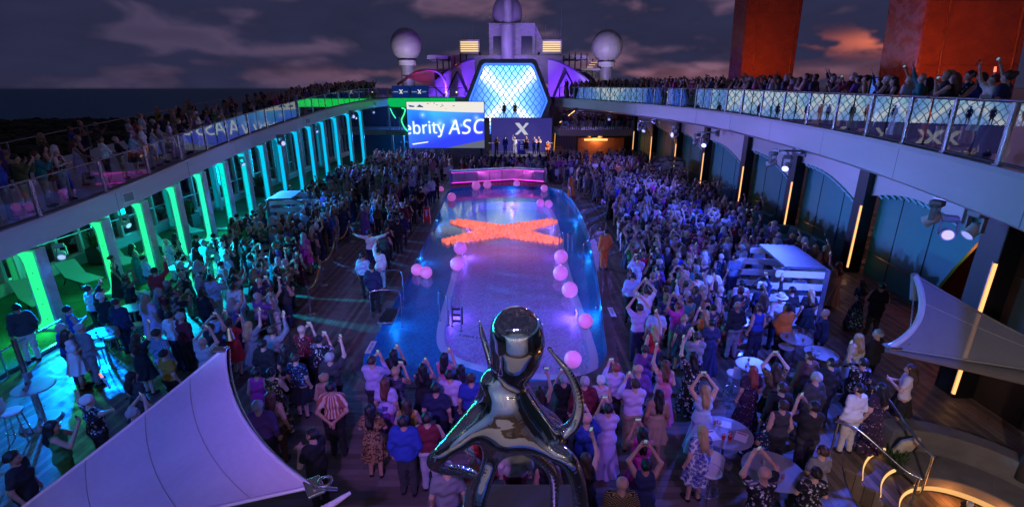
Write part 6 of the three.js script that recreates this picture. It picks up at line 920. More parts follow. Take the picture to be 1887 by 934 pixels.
function person(o) { // x, y, f, turn, sex, kind, a, b, pose, hair, tone, skin, where, lod, scale, note
  const s = o.scale || (o.sex === 'f' ? 0.945 : 1.0), g = personGeos(o.sex, o.pose, o.kind, o.hair, o.lod || 0);
  const label = o.label || labelFor(o.kind, o.a, o.b, o.say || poseText[o.pose], o.where);
  taken.add(label); individuals++;
  const t = thing('person', label, 'person', [o.x, o.y || 0, -o.f], o.turn || 0, o.group || 'guests'); t.scale.setScalar(s);
  mk('body', g.body, skins[o.skin ?? 0], t);
  mk(shapeOf[o.kind][1] !== null && o.kind !== 'skirt' ? 'dress' : o.kind === 'jacket' ? 'jacket' : 'shirt', g.top, cloth(o.a), t);
  if (g.bottom) mk(o.kind === 'skirt' ? 'skirt' : 'trousers', g.bottom, cloth(o.b), t);
  mk('shoes', g.shoe, o.kind === 'sundress' ? cloth('red') : cloth('black'), t);
  if (g.hair) mk('hair', g.hair, hairs[o.tone || 'brown'], t);
  if (o.hair === 'hat') { const h = mk('hat', hatG, cloth('white'), t); h.position.set(0, 1.665 + g.dy, 0); h.rotation.x = 0.12; const b = mk('hat_band', hatBand, cloth('black'), h); b.position.y = 0.035; }
  if (!(o.lod > 0)) mk('eyes', g.eyes, eyeMat, t);
  if (['photo', 'high', 'highleft', 'uparms'].includes(o.pose) && !o.noPhone) {
    t.updateMatrixWorld(true); const hs = g.hands, h = o.pose === 'highleft' ? hs[1] : hs[0];
    const p = (o.pose === 'photo' || o.pose === 'uparms') ? hs[0].p.clone().add(hs[1].p).multiplyScalar(0.5).add(new THREE.Vector3(0, 0.1, -0.01)) : h.p.clone().addScaledVector(h.d, 0.12).add(new THREE.Vector3(0, 0.02, -0.03));
    const w = t.localToWorld(p), short = `phone held by ${label.replace(/^person/, 'guest').replace(/ (trousers|skirt),.*?, /, ' $1, ').replace(/, (right hand raising a phone|left hand raising a phone|both hands lifting a phone|phone at face height),/, ',')}`;
    let pl = short.split(' ').slice(0, 16).join(' '); if (taken.has(pl)) pl = pl.replace(/^phone held by/, pick(['tilted phone held by', 'small phone held by'])).split(' ').slice(0, 16).join(' '); taken.add(pl);
    const q = thing('phone', pl, 'phone', w.toArray(), o.turn || 0, 'lit phones'); q.rotation.order = 'YXZ'; q.rotation.x = 0.25 + 0.1 * rnd(); q.scale.setScalar(s); if (rnd() < 0.35) q.rotation.z = Math.PI / 2;
    mk('case', phoneG, phoneBody, q); mk('screen', phoneS, phoneLit, q);
  }
  return t;
}
const jit = (a) => rr(-a, a);
const spots = []; // occupied plan positions on the pool deck
function atHead(px, py, sex, y = 0, sit = false, scale) { const s = scale || (sex === 'f' ? 0.945 : 1), h = (1.75 - (sit ? 0.42 : 0)) * s; return onHeight(px, py, h + y); }
// [head px, head py, sex, kind, colour a, colour b, pose, hair, hair colour, skin, turn, where]
const near = [
  [684, 656, 'm', 'shirt', 'lavender', 'charcoal', 'photo', 'short', 'brown', 0, -0.1, 'at the near left pool corner'],
  [724, 644, 'f', 'tee', 'black', 'black', 'photo', 'long', 'black', 1, 0, 'at the near left pool corner'],
  [728, 676, 'f', 'top', 'navy polka dot', 'navy', 'photo', 'short', 'blond', 0, -0.1, 'behind the lavender shirt'],
  [708, 696, 'f', 'skirt', 'lavender', 'purple', 'stand', 'long', 'auburn', 0, -0.1, 'behind the near left pool corner'],
  [680, 746, 'f', 'dress', 'leopard print', 'black', 'clap', 'long', 'black', 1, 0.05, 'left of the blue jacket'],
  [742, 766, 'm', 'jacket', 'royal blue', 'charcoal', 'stand', 'short', 'black', 1, 0, 'left of the octopus'],
  [748, 736, 'f', 'top', 'mustard', 'black', 'clap', 'long', 'brown', 0, 0.1, 'behind the blue jacket'],
  [786, 760, 'm', 'shirt', 'maroon', 'light grey', 'clap', 'short', 'black', 0, 0, 'left of the octopus'],
  [802, 706, 'm', 'tee', 'navy', 'black', 'stand', 'short', 'black', 0, 0, 'left of the octopus neck'],
  [778, 670, 'f', 'sundress', 'black', 'black', 'photo', 'long', 'black', 1, 0, 'at the near pool edge'],
  [818, 650, 'f', 'top', 'pink', 'black', 'photo', 'long', 'black', 1, -0.2, 'at the near pool edge'],
  [828, 682, 'm', 'shirt', 'lavender', 'navy', 'stand', 'short', 'black', 0, 0, 'behind the near pool edge'],
  [848, 672, 'f', 'dress', 'charcoal', 'black', 'stand', 'long', 'black', 0, 0.1, 'near the octopus arm tip'],
  [868, 688, 'm', 'tee', 'royal blue', 'black', 'stand', 'short', 'brown', 0, 0.1, 'left of the octopus eye'],
  [822, 851, 'm', 'tee', 'grey', 'charcoal', 'stand', 'short', 'grey', 0, 0.2, 'at the bottom beside the octopus leg'],
  [875, 846, 'f', 'dress', 'brown', 'black', 'stand', 'long', 'auburn', 0, 0.1, 'behind the left octopus leg'],
  [950, 800, 'm', 'shirt', 'cream', 'maroon', 'stand', 'short', 'brown', 0, 0, 'seen between the octopus legs'],
  [1010, 838, 'f', 'gown', 'black', 'black', 'stand', 'long', 'black', 1, 0.2, 'seen under the right octopus arm'],
  [888, 780, 'f', 'sundress', 'red', 'black', 'stand', 'long', 'auburn', 1, 0, 'seen through the left octopus arm'],
  [608, 704, 'm', 'tee', 'striped peach', 'black', 'behind', 'short', 'black', 1, 0.1, 'on the open deck left of centre'],
  [606, 650, 'm', 'tee', 'charcoal', 'black', 'high', 'short', 'grey', 0, 0, 'left of the near pool corner'],
  [596, 688, 'f', 'top', 'tan', 'black', 'stand', 'short', 'blond', 0, 0, 'before the striped peach shirt'],
  [498, 678, 'f', 'gown', 'yellow floral', 'black', 'clap', 'bun', 'black', 1, -0.1, 'right of the pale sail tip'],
  [542, 652, 'f', 'skirt', 'dark blue floral', 'black', 'stand', 'short', 'brown', 0, -0.1, 'right of the pale sail tip'],
  [482, 626, 'm', 'jacket', 'black', 'black', 'stand', 'short', 'black', 0, -0.2, 'beyond the pale sail tip'],
  [456, 592, 'f', 'dress', 'grey', 'black', 'high', 'long', 'blond', 0, -0.3, 'beyond the pale sail tip'],
  [554, 600, 'm', 'tee', 'red floral', 'black', 'photo', 'bald', 'grey', 0, -0.1, 'left of the open deck'],
  [586, 618, 'f', 'skirt', 'black and white floral', 'black', 'photo', 'bun', 'black', 0, 0, 'left of the open deck'],
  [500, 602, 'm', 'shirt', 'grey', 'charcoal', 'high', 'short', 'brown', 0, -0.1, 'left of the red floral shirt'],
  [524, 636, 'f', 'dress', 'black', 'black', 'stand', 'long', 'black', 1, -0.2, 'among the near left group'],
  [470, 678, 'f', 'sundress', 'magenta', 'black', 'stand', 'short', 'black', 1, 0, 'beside the sail cable'],
  [472, 738, 'm', 'shirt', 'purple', 'black', 'stand', 'short', 'grey', 0, 0.2, 'under the edge of the pale sail'],
  [496, 722, 'f', 'top', 'tan', 'brown', 'stand', 'long', 'auburn', 0, 0, 'beside the sail cable'],
  [572, 790, 'm', 'tee', 'black', 'black', 'clap', 'short', 'black', 0, 1.2, 'beside the sail boom'],
  [26, 560, 'm', 'jacket', 'charcoal', 'cream', 'stand', 'short', 'black', 2, 1.0, 'on the green deck by the first fin'],
  [144, 596, 'm', 'jacket', 'grey', 'grey', 'stand', 'short', 'grey', 0, -0.4, 'at the left tables'],
  [120, 608, 'f', 'dress', 'white', 'black', 'clap', 'long', 'brown', 0, -0.9, 'at the left tables'],
  [110, 597, 'm', 'shirt', 'royal blue', 'navy', 'stand', 'short', 'grey', 0, -0.4, 'at the left tables'],
  [122, 564, 'f', 'top', 'royal blue', 'black', 'clap', 'short', 'black', 0, -0.6, 'by the first green fin'],
  [159, 526, 'm', 'tee', 'pale blue', 'black', 'stand', 'short', 'brown', 0, -0.5, 'by the first green fin'],
  [182, 530, 'f', 'dress', 'black', 'black', 'stand', 'long', 'brown', 0, -0.8, 'by the first green fin'],
  [211, 550, 'm', 'jacket', 'navy', 'navy', 'stand', 'short', 'brown', 0, -0.2, 'at the left tables'],
  [286, 606, 'm', 'shirt', 'blue plaid', 'pale blue', 'stand', 'short', 'brown', 0, -0.3, 'above the pale sail'],
  [330, 576, 'm', 'shirt', 'maroon', 'charcoal', 'stand', 'short', 'grey', 0, -0.3, 'above the pale sail'],
  [310, 574, 'm', 'tee', 'white', 'navy', 'stand', 'short', 'black', 0, -0.2, 'beside the maroon shirt'],
  [300, 644, 'f', 'tee', 'mustard', 'black', 'stand', 'short', 'black', 0, -0.4, 'just above the pale sail edge'],
  [248, 616, 'f', 'dress', 'black', 'black', 'high', 'long', 'brown', 0, -0.2, 'left of the plaid shirt'],
  [240, 684, 'f', 'dress', 'charcoal', 'black', 'stand', 'long', 'black', 0, -0.4, 'left of the mustard shirt'],
  [242, 752, 'f', 'top', 'black', 'black', 'uparms', 'short', 'grey', 0, -0.4, 'beside the pale sail edge'],
  [158, 728, 'm', 'tee', 'black and white floral', 'black', 'spread', 'short', 'white', 0, -0.5, 'left of the pale sail'],
  [92, 776, 'f', 'top', 'green', 'green', 'photo', 'long', 'black', 1, -1.0, 'at the lower left table'],
  [18, 832, 'm', 'tee', 'black', 'black', 'stand', 'short', 'black', 2, -1.2, 'in the lower left corner'],
  [386, 596, 'm', 'shirt', 'charcoal', 'black', 'uparms', 'short', 'brown', 0, -0.2, 'above the sail tip'],
  [420, 586, 'f', 'dress', 'red', 'black', 'photo', 'long', 'brown', 1, -0.3, 'above the sail tip'],
  [370, 622, 'm', 'tee', 'light grey', 'charcoal', 'uparms', 'bald', 'grey', 0, -0.2, 'left of the sail tip'],
  [394, 576, 'f', 'top', 'pale blue', 'navy', 'photo', 'short', 'black', 0, -0.2, 'above the sail tip'],
  [202, 470, 'f', 'gown', 'black', 'black', 'stand', 'short', 'black', 2, -0.8, 'by the second green fin'],
  [241, 449, 'f', 'gown', 'teal', 'black', 'clap', 'long', 'black', 1, -0.6, 'by the third green fin'],
  [303, 440, 'm', 'tee', 'light grey', 'cream', 'clap', 'bald', 'grey', 0, -0.5, 'by the fourth fin'],
  [262, 470, 'm', 'tee', 'pale blue', 'navy', 'sit', 'short', 'black', 0, -0.7, 'near the green fins'],
  [277, 507, 'f', 'maxi', 'dark blue floral', 'black', 'sit', 'short', 'black', 0, -0.5, 'near the green fins'],
  [230, 504, 'm', 'shirt', 'white', 'light grey', 'sit', 'short', 'brown', 0, -0.6, 'near the green fins'],
  [413, 467, 'm', 'shirt', 'lavender', 'navy', 'stand', 'bald', 'grey', 0, -0.2, 'in the left crowd'],
  [320, 430, 'f', 'sundress', 'black and white floral', 'black', 'stand', 'long', 'black', 0, -0.5, 'by the fourth fin'],
  [360, 432, 'm', 'jacket', 'black', 'black', 'stand', 'short', 'black', 0, -0.4, 'by the fourth fin'],
  [435, 394, 'm', 'tee', 'white', 'black', 'stand', 'short', 'black', 0, -0.3, 'by the far left tables'],
  [1078, 694, 'm', 'jacket', 'maroon', 'black', 'stand', 'short', 'grey', 0, 0, 'right of the octopus arm'],
  [1040, 690, 'f', 'tee', 'black', 'charcoal', 'photo', 'short', 'grey', 0, 0, 'behind the curling octopus arm'],
  [995, 712, 'f', 'top', 'plum paisley', 'black', 'high', 'long', 'brown', 0, 0, 'behind the octopus body'],
  [1108, 692, 'f', 'top', 'light grey', 'navy', 'stand', 'short', 'white', 0, 0, 'at the near right pool corner'],
  [1136, 670, 'f', 'shirt', 'lavender', 'charcoal', 'photo', 'short', 'red', 0, 0.1, 'at the near right pool corner'],
  [1172, 698, 'm', 'shirt', 'lavender', 'khaki', 'photo', 'short', 'brown', 0, 0.1, 'right of the pool corner'],
  [1178, 672, 'm', 'shirt', 'purple', 'charcoal', 'stand', 'bald', 'grey', 0, 0.1, 'right of the pool corner'],
  [1122, 744, 'f', 'maxi', 'lavender', 'black', 'photo', 'short', 'black', 1, 0, 'right of the octopus'],
  [1082, 762, 'm', 'shirt', 'royal blue', 'navy', 'photo', 'bald', 'grey', 0, 0, 'beside the octopus arm'],
  [1080, 836, 'f', 'sundress', 'black', 'black', 'high', 'long', 'brown', 0, 0.1, 'right of the octopus leg'],
  [1186, 788, 'f', 'sundress', 'magenta', 'black', 'photo', 'long', 'black', 2, 0, 'lower right of centre'],
  [1192, 846, 'f', 'sundress', 'navy', 'black', 'uparms', 'bun', 'black', 2, -0.1, 'at the bottom right of centre'],
  [1148, 880, 'm', 'tee', 'black and gold chevron', 'black', 'stand', 'bald', 'grey', 1, 0, 'at the bottom edge'],
  [1216, 718, 'f', 'sundress', 'tan', 'black', 'stand', 'long', 'black', 2, 0, 'right of the khaki trousers'],
  [1228, 664, 'f', 'gown', 'pink', 'black', 'highleft', 'long', 'auburn', 0, 0, 'right of the near pool corner'],
  [1280, 648, 'f', 'maxi', 'black and white floral', 'black', 'highleft', 'long', 'black', 0, 0.1, 'in the near right crowd'],
  [1302, 710, 'f', 'gown', 'pale blue', 'black', 'uparms', 'long', 'blond', 0, 0, 'in the near right crowd'],
  [1296, 784, 'f', 'dress', 'blue and white swirl', 'black', 'stand', 'long', 'blond', 0, 0.3, 'beside the paper strewn table'],
  [1190, 636, 'f', 'dress', 'purple', 'black', 'stand', 'short', 'brown', 0, 0, 'right of the pool edge'],
  [1208, 598, 'f', 'top', 'red', 'navy', 'high', 'long', 'blond', 0, 0.2, 'right of the pool edge'],
  [1180, 560, 'm', 'shirt', 'lavender', 'navy', 'uparms', 'short', 'brown', 0, 0.1, 'right of the pool edge'],
  [1212, 566, 'm', 'tee', 'pale blue', 'navy', 'stand', 'short', 'brown', 0, 0.1, 'right of the pool edge'],
  [1262, 580, 'f', 'dress', 'navy polka dot', 'black', 'stand', 'short', 'blond', 0, 0.2, 'in the right crowd'],
  [1286, 612, 'm', 'tee', 'grey', 'navy', 'photo', 'short', 'brown', 0, 0, 'in the right crowd'],
  [1314, 588, 'f', 'maxi', 'navy', 'black', 'stand', 'short', 'black', 2, 0, 'in the right crowd'],
  [1302, 572, 'f', 'top', 'orange', 'black', 'photo', 'long', 'blond', 0, 0.1, 'in the right crowd'],
  [1364, 568, 'f', 'maxi', 'pink', 'black', 'sit', 'long', 'black', 1, 0.3, 'at a right table'],
  [1402, 562, 'f', 'top', 'royal blue', 'navy', 'stand', 'short', 'brown', 0, 0.2, 'before the large pod'],
  [1390, 674, 'f', 'maxi', 'plum paisley', 'black', 'stand', 'long', 'red', 0, 0.1, 'beside the spot lit table'],
  [1434, 670, 'f', 'skirt', 'black and gold chevron', 'black', 'uparms', 'long', 'brown', 0, -0.1, 'right of the spot lit table'],
  [1444, 706, 'm', 'jacket', 'black', 'black', 'stand', 'short', 'brown', 0, 0.1, 'in the lower right crowd'],
  [1424, 768, 'f', 'maxi', 'dark blue floral', 'black', 'sit', 'bun', 'black', 2, 0.3, 'at the paper strewn table'],
  [1412, 862, 'm', 'tee', 'black and white floral', 'black', 'uparms', 'bald', 'grey', 1, 0.2, 'at the nearest right table'],
  [1441, 542, 'm', 'shirt', 'white', 'navy', 'stand', 'hat', 'grey', 0, 0.1, 'before the large pod'],
  [1478, 502, 'm', 'shirt', 'pale blue', 'navy', 'stand', 'bald', 'red', 0, 0.2, 'at the pod corner'],
  [1497, 533, 'f', 'dress', 'black', 'black', 'stand', 'long', 'blond', 0, 0, 'at the pod corner'],
  [1408, 524, 'm', 'shirt', 'navy', 'navy', 'high', 'short', 'black', 1, 0, 'before the large pod'],
  [1462, 528, 'm', 'shirt', 'black', 'black', 'highleft', 'short', 'black', 0, 0.2, 'before the large pod'],
  [1524, 570, 'm', 'jacket', 'navy', 'black', 'stand', 'bald', 'grey', 1, 1.2, 'right of the round table pair'],
  [1621, 607, 'm', 'jacket', 'black', 'black', 'stand', 'short', 'grey', 0, 0.5, 'left of the grey sail'],
  [1585, 615, 'f', 'shirt', 'cream', 'black', 'stand', 'long', 'blond', 0, 0.3, 'left of the grey sail'],
  [1682, 672, 'f', 'skirt', 'cream', 'black', 'clap', 'long', 'brown', 0, 0.9, 'under the grey sail'],
  [1587, 708, 'f', 'shirt', 'white', 'cream', 'stand', 'short', 'black', 0, 0.2, 'at the lounge steps'],
  [1628, 706, 'f', 'maxi', 'plum paisley', 'black', 'stand', 'long', 'black', 0, 0.3, 'at the lounge steps'],
  [1594, 660, 'f', 'skirt', 'black and white floral', 'black', 'highleft', 'short', 'black', 1, 0, 'behind the lounge steps'],
  [1504, 740, 'm', 'tee', 'black', 'charcoal', 'photo', 'short', 'black', 1, 0.1, 'left of the lounge steps'],
  [1446, 738, 'f', 'top', 'charcoal', 'black', 'stand', 'short', 'brown', 0, 0, 'in the lower right crowd'],
  [1507, 686, 'm', 'shirt', 'charcoal', 'black', 'stand', 'short', 'grey', 0, 0.3, 'in the lower right crowd'],
  [1536, 660, 'm', 'jacket', 'black', 'charcoal', 'stand', 'short', 'black', 0, 0.2, 'in the lower right crowd'],
  [1495, 648, 'm', 'jacket', 'brown', 'black', 'stand', 'short', 'brown', 0, 0.2, 'in the lower right crowd'],
  [1519, 822, 'f', 'tee', 'grey', 'black', 'sit', 'short', 'brown', 0, 0.2, 'beside the left lounge handrail'],
  [1507, 862, 'f', 'tee', 'black and white floral', 'black', 'sit', 'short', 'black', 0, -0.2, 'at the bottom left of the lounge'],
  [1592, 516, 'f', 'maxi', 'dark blue floral', 'black', 'stand', 'long', 'black', 0, 0.4, 'in the dark aisle before the teal wall'],
  [1628, 521, 'm', 'jacket', 'black', 'black', 'clap', 'short', 'black', 0, -0.4, 'in the dark aisle before the teal wall'],
  [1548, 482, 'f', 'gown', 'tan', 'black', 'highleft', 'long', 'auburn', 1, 0.3, 'beside the second lit column'],
  [1117, 422, 'm', 'jacket', 'orange', 'orange', 'stand', 'short', 'black', 1, 0.3, 'alone on the right pool edge'],
  [1054, 320, 'f', 'gown', 'orange', 'black', 'stand', 'short', 'black', 1, 0.1, 'at the far right pool edge'],
  [1290, 426, 'm', 'tee', 'pink', 'charcoal', 'stand', 'short', 'grey', 0, 0.1, 'in the middle right crowd'],
  [1260, 426, 'f', 'maxi', 'navy', 'black', 'stand', 'short', 'grey', 0, 0.1, 'in the middle right crowd'],
  [1286, 504, 'm', 'shirt', 'white', 'charcoal', 'stand', 'short', 'black', 0, 0.1, 'in the blue lit right crowd'],
  [1317, 494, 'm', 'shirt', 'white', 'black', 'behind', 'short', 'black', 0, 0.1, 'in the blue lit right crowd'],
  [1369, 516, 'm', 'tee', 'white', 'black', 'stand', 'short', 'black', 0, 0, 'left of the large pod'],
  [1357, 468, 'm', 'tee', 'blue plaid', 'navy', 'stand', 'short', 'black', 0, 0.1, 'left of the large pod'],
  [1330, 468, 'f', 'top', 'dark blue floral', 'navy', 'stand', 'short', 'white', 0, 0.1, 'left of the large pod'],
  [1177, 470, 'm', 'shirt', 'lavender', 'charcoal', 'photo', 'short', 'brown', 0, 0, 'by the right pool edge'],
  [1167, 502, 'm', 'shirt', 'pale blue', 'black', 'high', 'short', 'black', 0, 0, 'by the right pool edge'],
  [1192, 530, 'm', 'shirt', 'white', 'navy', 'uparms', 'short', 'brown', 0, 0, 'by the right pool edge'],
  [680, 424, 'm', 'shirt', 'white', 'navy', 'spread', 'short', 'black', 1, -0.2, 'leading the crew left of the pool'],
  [667, 466, 'm', 'shirt', 'pale blue', 'black', 'stand', 'short', 'black', 1, -0.2, 'in the crew line left of the pool'],
  [684, 486, 'm', 'jacket', 'navy', 'black', 'stand', 'short', 'black', 1, -0.1, 'nearest in the crew line'],
  [697, 456, 'f', 'shirt', 'white', 'white', 'highleft', 'bun', 'black', 1, -0.1, 'in the crew line left of the pool'],
];
for (const n of near) {
  const [px, py, sex, kind, a, b, pose, hair, tone, skin, turn, where] = n, p = atHead(px, py, sex, 0, pose === 'sit');
  spots.push([p.x, p.f, 0.34]);
  const o = { x: p.x, f: p.f, sex, kind, a, b, pose, hair, tone, skin, turn, where, lod: p.f < 15.5 ? 0 : 1 };
  if (pose === 'spread' && px < 200) o.say = 'arms spread with a glow stick';
  person(o);
}
// presenters on stage
[[993, 249, 'm', 'jacket', 'black', 'black', 'clap', 'short', 'grey', 'right end of the group on stage'], [985, 251, 'm', 'jacket', 'royal blue', 'navy', 'clap', 'short', 'brown', 'right of the podium on stage'], [970, 254, 'f', 'sundress', 'black', 'black', 'clap', 'long', 'blond', 'touching the podium on stage'], [948, 252, 'f', 'shirt', 'white', 'white', 'high', 'long', 'blond', 'left of the podium on stage'], [931, 249, 'f', 'shirt', 'royal blue', 'royal blue', 'stand', 'long', 'brown', 'second from the left on stage'], [915, 247, 'm', 'jacket', 'black', 'black', 'clap', 'short', 'grey', 'left end of the group on stage'], [1010, 264, 'f', 'maxi', 'orange', 'black', 'sit', 'short', 'black', 'seated by the amber steps'], [895, 263, 'm', 'jacket', 'brown', 'brown', 'stand', 'short', 'black', 'left of the stage front']].forEach(([px, py, sex, kind, a, b, pose, hair, tone, where], i) => { const f = i === 7 ? 48.4 : 51.4 - (i % 2) * 0.3, p = atF(px, py, f); person({ x: p.x, y: i === 7 ? 0 : 0.8, f, sex, kind, a, b, pose, hair, tone, where, turn: Math.PI + jit(0.4), lod: 1, skin: 0, noPhone: true, scale: 1.02, group: 'presenters' }); });
[[929, 206, 'left'], [949, 209, 'right']].forEach(([px, py, n]) => { const f = 53.6, p = atF(px, py, f); const t = thing('bronze_statue', `${n} small bronze figure standing above the stage backdrop`, 'statue', [p.x, 4.25, -f]); const g = personGeos('f', 'stand', 'top', 'bun', 1), m = std([0.2, 0.11, 0.06], 0.35, { metalness: 0.8 }); mk('body', g.body, m, t); mk('garment', g.top, m, t); mk('hair', g.hair, m, t); t.scale.setScalar(0.86); });
// crew line along the pool's left edge
[[723, 352, 'navy'], [727, 362, 'royal blue'], [732, 402, 'black'], [740, 391, 'navy'], [749, 370, 'black'], [760, 359, 'black'], [774, 346, 'black'], [779, 337, 'white'], [786, 332, 'lavender'], [795, 326, 'white'], [803, 319, 'black'], [712, 412, 'maroon'], [706, 424, 'charcoal'], [718, 396, 'charcoal'], [738, 372, 'black'], [765, 342, 'navy']].forEach(([px, py, a], i) => { const sex = i % 3 === 2 ? 'f' : 'm', p = atHead(px, py, sex); spots.push([p.x, p.f, 0.34]); person({ x: p.x, f: p.f, sex, kind: i % 4 === 1 ? 'jacket' : 'shirt', a, b: i > 6 && i < 10 ? 'navy' : 'black', pose: pick(['stand', 'clap', 'behind']), hair: sex === 'f' ? 'bun' : 'short', tone: 'black', skin: 1 + Math.floor(rnd() * 2), turn: -0.2 + jit(0.3), where: `${['first', 'second', 'third', 'fourth', 'fifth', 'sixth', 'seventh', 'eighth', 'ninth', 'tenth', 'eleventh', 'twelfth', 'thirteenth', 'fourteenth', 'fifteenth', 'sixteenth'][i]} of the pool side crew`, lod: 1, group: 'crew along the pool' }); });

// guests placed by area, each with clothing of its own
const kindsF = ['dress', 'gown', 'maxi', 'sundress', 'skirt', 'top', 'shirt'], kindsM = ['shirt', 'tee', 'jacket', 'shirt'];
const colA = [...Object.keys(plain).filter((k) => !['orange', 'khaki'].includes(k)), ...Object.keys(prints), 'white', 'lavender', 'pale blue', 'black', 'black', 'navy', 'charcoal', 'black', 'navy'], colB = ['black', 'navy', 'charcoal', 'khaki', 'grey', 'cream', 'white', 'brown'];
function someone(x, f, y, turn, where, poses, group) {
  for (let tries = 0; tries < 60; tries++) {
    const sex = rnd() < 0.5 ? 'f' : 'm', o = { x, f, y, turn: turn + jit(0.35), sex, kind: pick(sex === 'f' ? kindsF : kindsM), a: pick(colA), b: pick(colB), pose: pick(poses), hair: sex === 'f' ? pick(['long', 'long', 'short', 'bun']) : pick(['short', 'short', 'short', 'bald']), tone: pick(['black', 'brown', 'brown', 'blond', 'grey', 'auburn', 'black', 'white']), skin: pick([0, 0, 0, 4, 1, 1, 2, 3]), lod: 1, where, group, scale: (sex === 'f' ? 0.94 : 1) * rr(0.95, 1.03) };
    if (taken.has(labelFor(o.kind, o.a, o.b, poseText[o.pose], where))) continue;
    return person(o);
  }
}
const ropeP = scene.children.filter((c) => c.userData.category === 'stanchion').map((c) => [c.position.x, -c.position.z]);
const ropeGap = (x, f) => { const P = ropeP; for (let i = 0; i + 1 < P.length; i++) { const [a, b] = [P[i], P[i + 1]], dx = b[0] - a[0], df = b[1] - a[1], t = clamp(((x - a[0]) * dx + (f - a[1]) * df) / (dx * dx + df * df)); if (Math.hypot(x - a[0] - dx * t, f - a[1] - df * t) < 0.55) return false; if (f < 24 && f > Math.min(a[1], b[1]) && f <= Math.max(a[1], b[1]) && x > a[0] + (b[0] - a[0]) * (f - a[1]) / df && x < -4) return false; } return true; };
const free = (x, f, d) => ropeGap(x, f) && spots.every((s) => Math.hypot(s[0] - x, s[1] - f) > Math.max(d, s[2]));
// furniture keeps its own ground
scene.children.forEach((c) => { if (['table', 'cabana', 'sofa', 'counter', 'plinth', 'stanchion'].includes(c.userData.category)) { if (c.userData.category === 'cabana') { const s = c.rotation.y > 1.5 ? -1 : 1; spots.push([c.position.x + s * 1.1, -c.position.z + s * 1.0, 1.7], [c.position.x + s * 1.0, -c.position.z - 1.3 - (s < 0 ? 2 : 0), 1.15]); } else if (c.userData.category === 'sofa' && c.name.startsWith('sunken')) spots.push([LC[0], LC[1], 2.6]); else spots.push([c.position.x, -c.position.z, c.userData.category === 'sofa' ? 1.7 : 0.42]); } });
const POOLPOSE = ['stand', 'stand', 'photo', 'photo', 'high', 'highleft', 'uparms', 'clap', 'stand'];
function poly(pts, x, f) { let c = false; for (let i = 0, j = pts.length - 1; i < pts.length; j = i++) if ((pts[i][1] > f) !== (pts[j][1] > f) && x < (pts[j][0] - pts[i][0]) * (f - pts[i][1]) / (pts[j][1] - pts[i][1]) + pts[i][0]) c = !c; return c; }
const rightEdgePool = (f) => lerpTab([[11, 3.2], [14, 3.8], [19, 4.6], [26, 5.2], [31, 5.4], [36, 5.0], [40, 4.4]])(f);
const areas = [ // x range, f range, tries, min gap, where
  [(f) => rightEdgePool(f) + 0.35, (f) => 8.8, 12, 17, 900, 0.46, 'in the blue lit right crowd'],
  [(f) => rightEdgePool(f) + 0.1, (f) => 11.6, 17, 24, 1500, 0.46, 'in the middle right crowd'],
  [(f) => -12.2, (f) => -7.0, 12.5, 20, 520, 0.6, 'in the left crowd before the fins'],
  [(f) => -12.6, (f) => mixn(-7.4, -6.4, (f - 20) / 8), 20, 28, 900, 0.5, 'in the middle left crowd'],
  [(f) => -6.3, (f) => -5.2, 19.5, 26, 160, 0.46, 'in the aisle by the crew'],
];
const far = [];
const quota = [18, 26, 10, 22, 4];
areas.forEach(([x0, x1, f0, f1, n, gap, where], ai) => { let left = quota[ai]; for (let i = 0; i < n; i++) { const f = rr(f0, f1), x = rr(x0(f), x1(f)); if (!free(x, f, gap) || poly(poolPts, x, f)) continue; spots.push([x, f, 0.3]); if (left-- > 0) someone(x, f, 0, x < 0 ? -0.35 : 0.22, where, POOLPOSE, 'guests'); else far.push([x, 0, f, x < 0 ? -0.3 : 0.2, 0]); } });
// promenade guests: port ramp
{ const row = []; for (let f = 11.6; f < 32; f += rr(0.5, 0.8)) for (const k of [0, 1]) { if (rnd() < (k ? 0.45 : 0.2)) continue; row.push([lEdge(f) - 0.6 - k * rr(0.6, 1.6), f + jit(0.15)]); }
  row.forEach(([x, f], i) => { if (i < 28) someone(x, f, lY(f), -0.9 + jit(0.4), f < 18 ? 'on the near port ramp' : f < 25 ? 'midway along the port ramp' : 'further up the port ramp', ['lean', 'lean', 'stand', 'photo', 'clap'], 'guests on the port ramp'); else far.push([x, lY(f), f, -0.9, 0]); });
  for (let f = 12; f < 32; f += 0.75) if (rnd() < 0.75) far.push([lEdge(f) - 2.6 - rr(0, 1.6), lY(f), f + jit(0.3), -0.8, rnd() < 0.5 ? 1 : 0]);
  for (let f = 32; f < 54; f += 0.42) for (const k of [0, 1]) { if (rnd() < 0.15) continue; far.push([lEdge(f) - 0.55 - k * rr(0.5, 1.2), lY(f), f + jit(0.15), -0.8, 0]); } }
// starboard upper deck
{ const row = []; for (let f = 10.2; f < 24; f += rr(0.45, 0.7)) for (const k of [0, 1]) { if (rnd() < (k ? 0.3 : 0.12)) continue; row.push([rEdge(f) + 0.62 + k * rr(0.5, 1.3), f + jit(0.15)]); }
  row.forEach(([x, f], i) => { if (i < 24) someone(x, f, rY(f), 0.9 + jit(0.5), f < 15 ? 'behind the near starboard glass rail' : 'behind the starboard glass rail', ['lean', 'stand', 'photo', 'high', 'clap'], 'guests on the starboard upper deck'); else far.push([x, rY(f), f, 0.8, 0]); });
  for (let f = 24; f < 57; f += 0.36) for (const k of [0, 1, 2]) { if (rnd() < (f > 44 ? 0.45 : 0.2)) continue; far.push([rEdge(f) + 0.6 + k * rr(0.5, 0.9), rY(f), f + jit(0.15), 0.6, 0]); } }
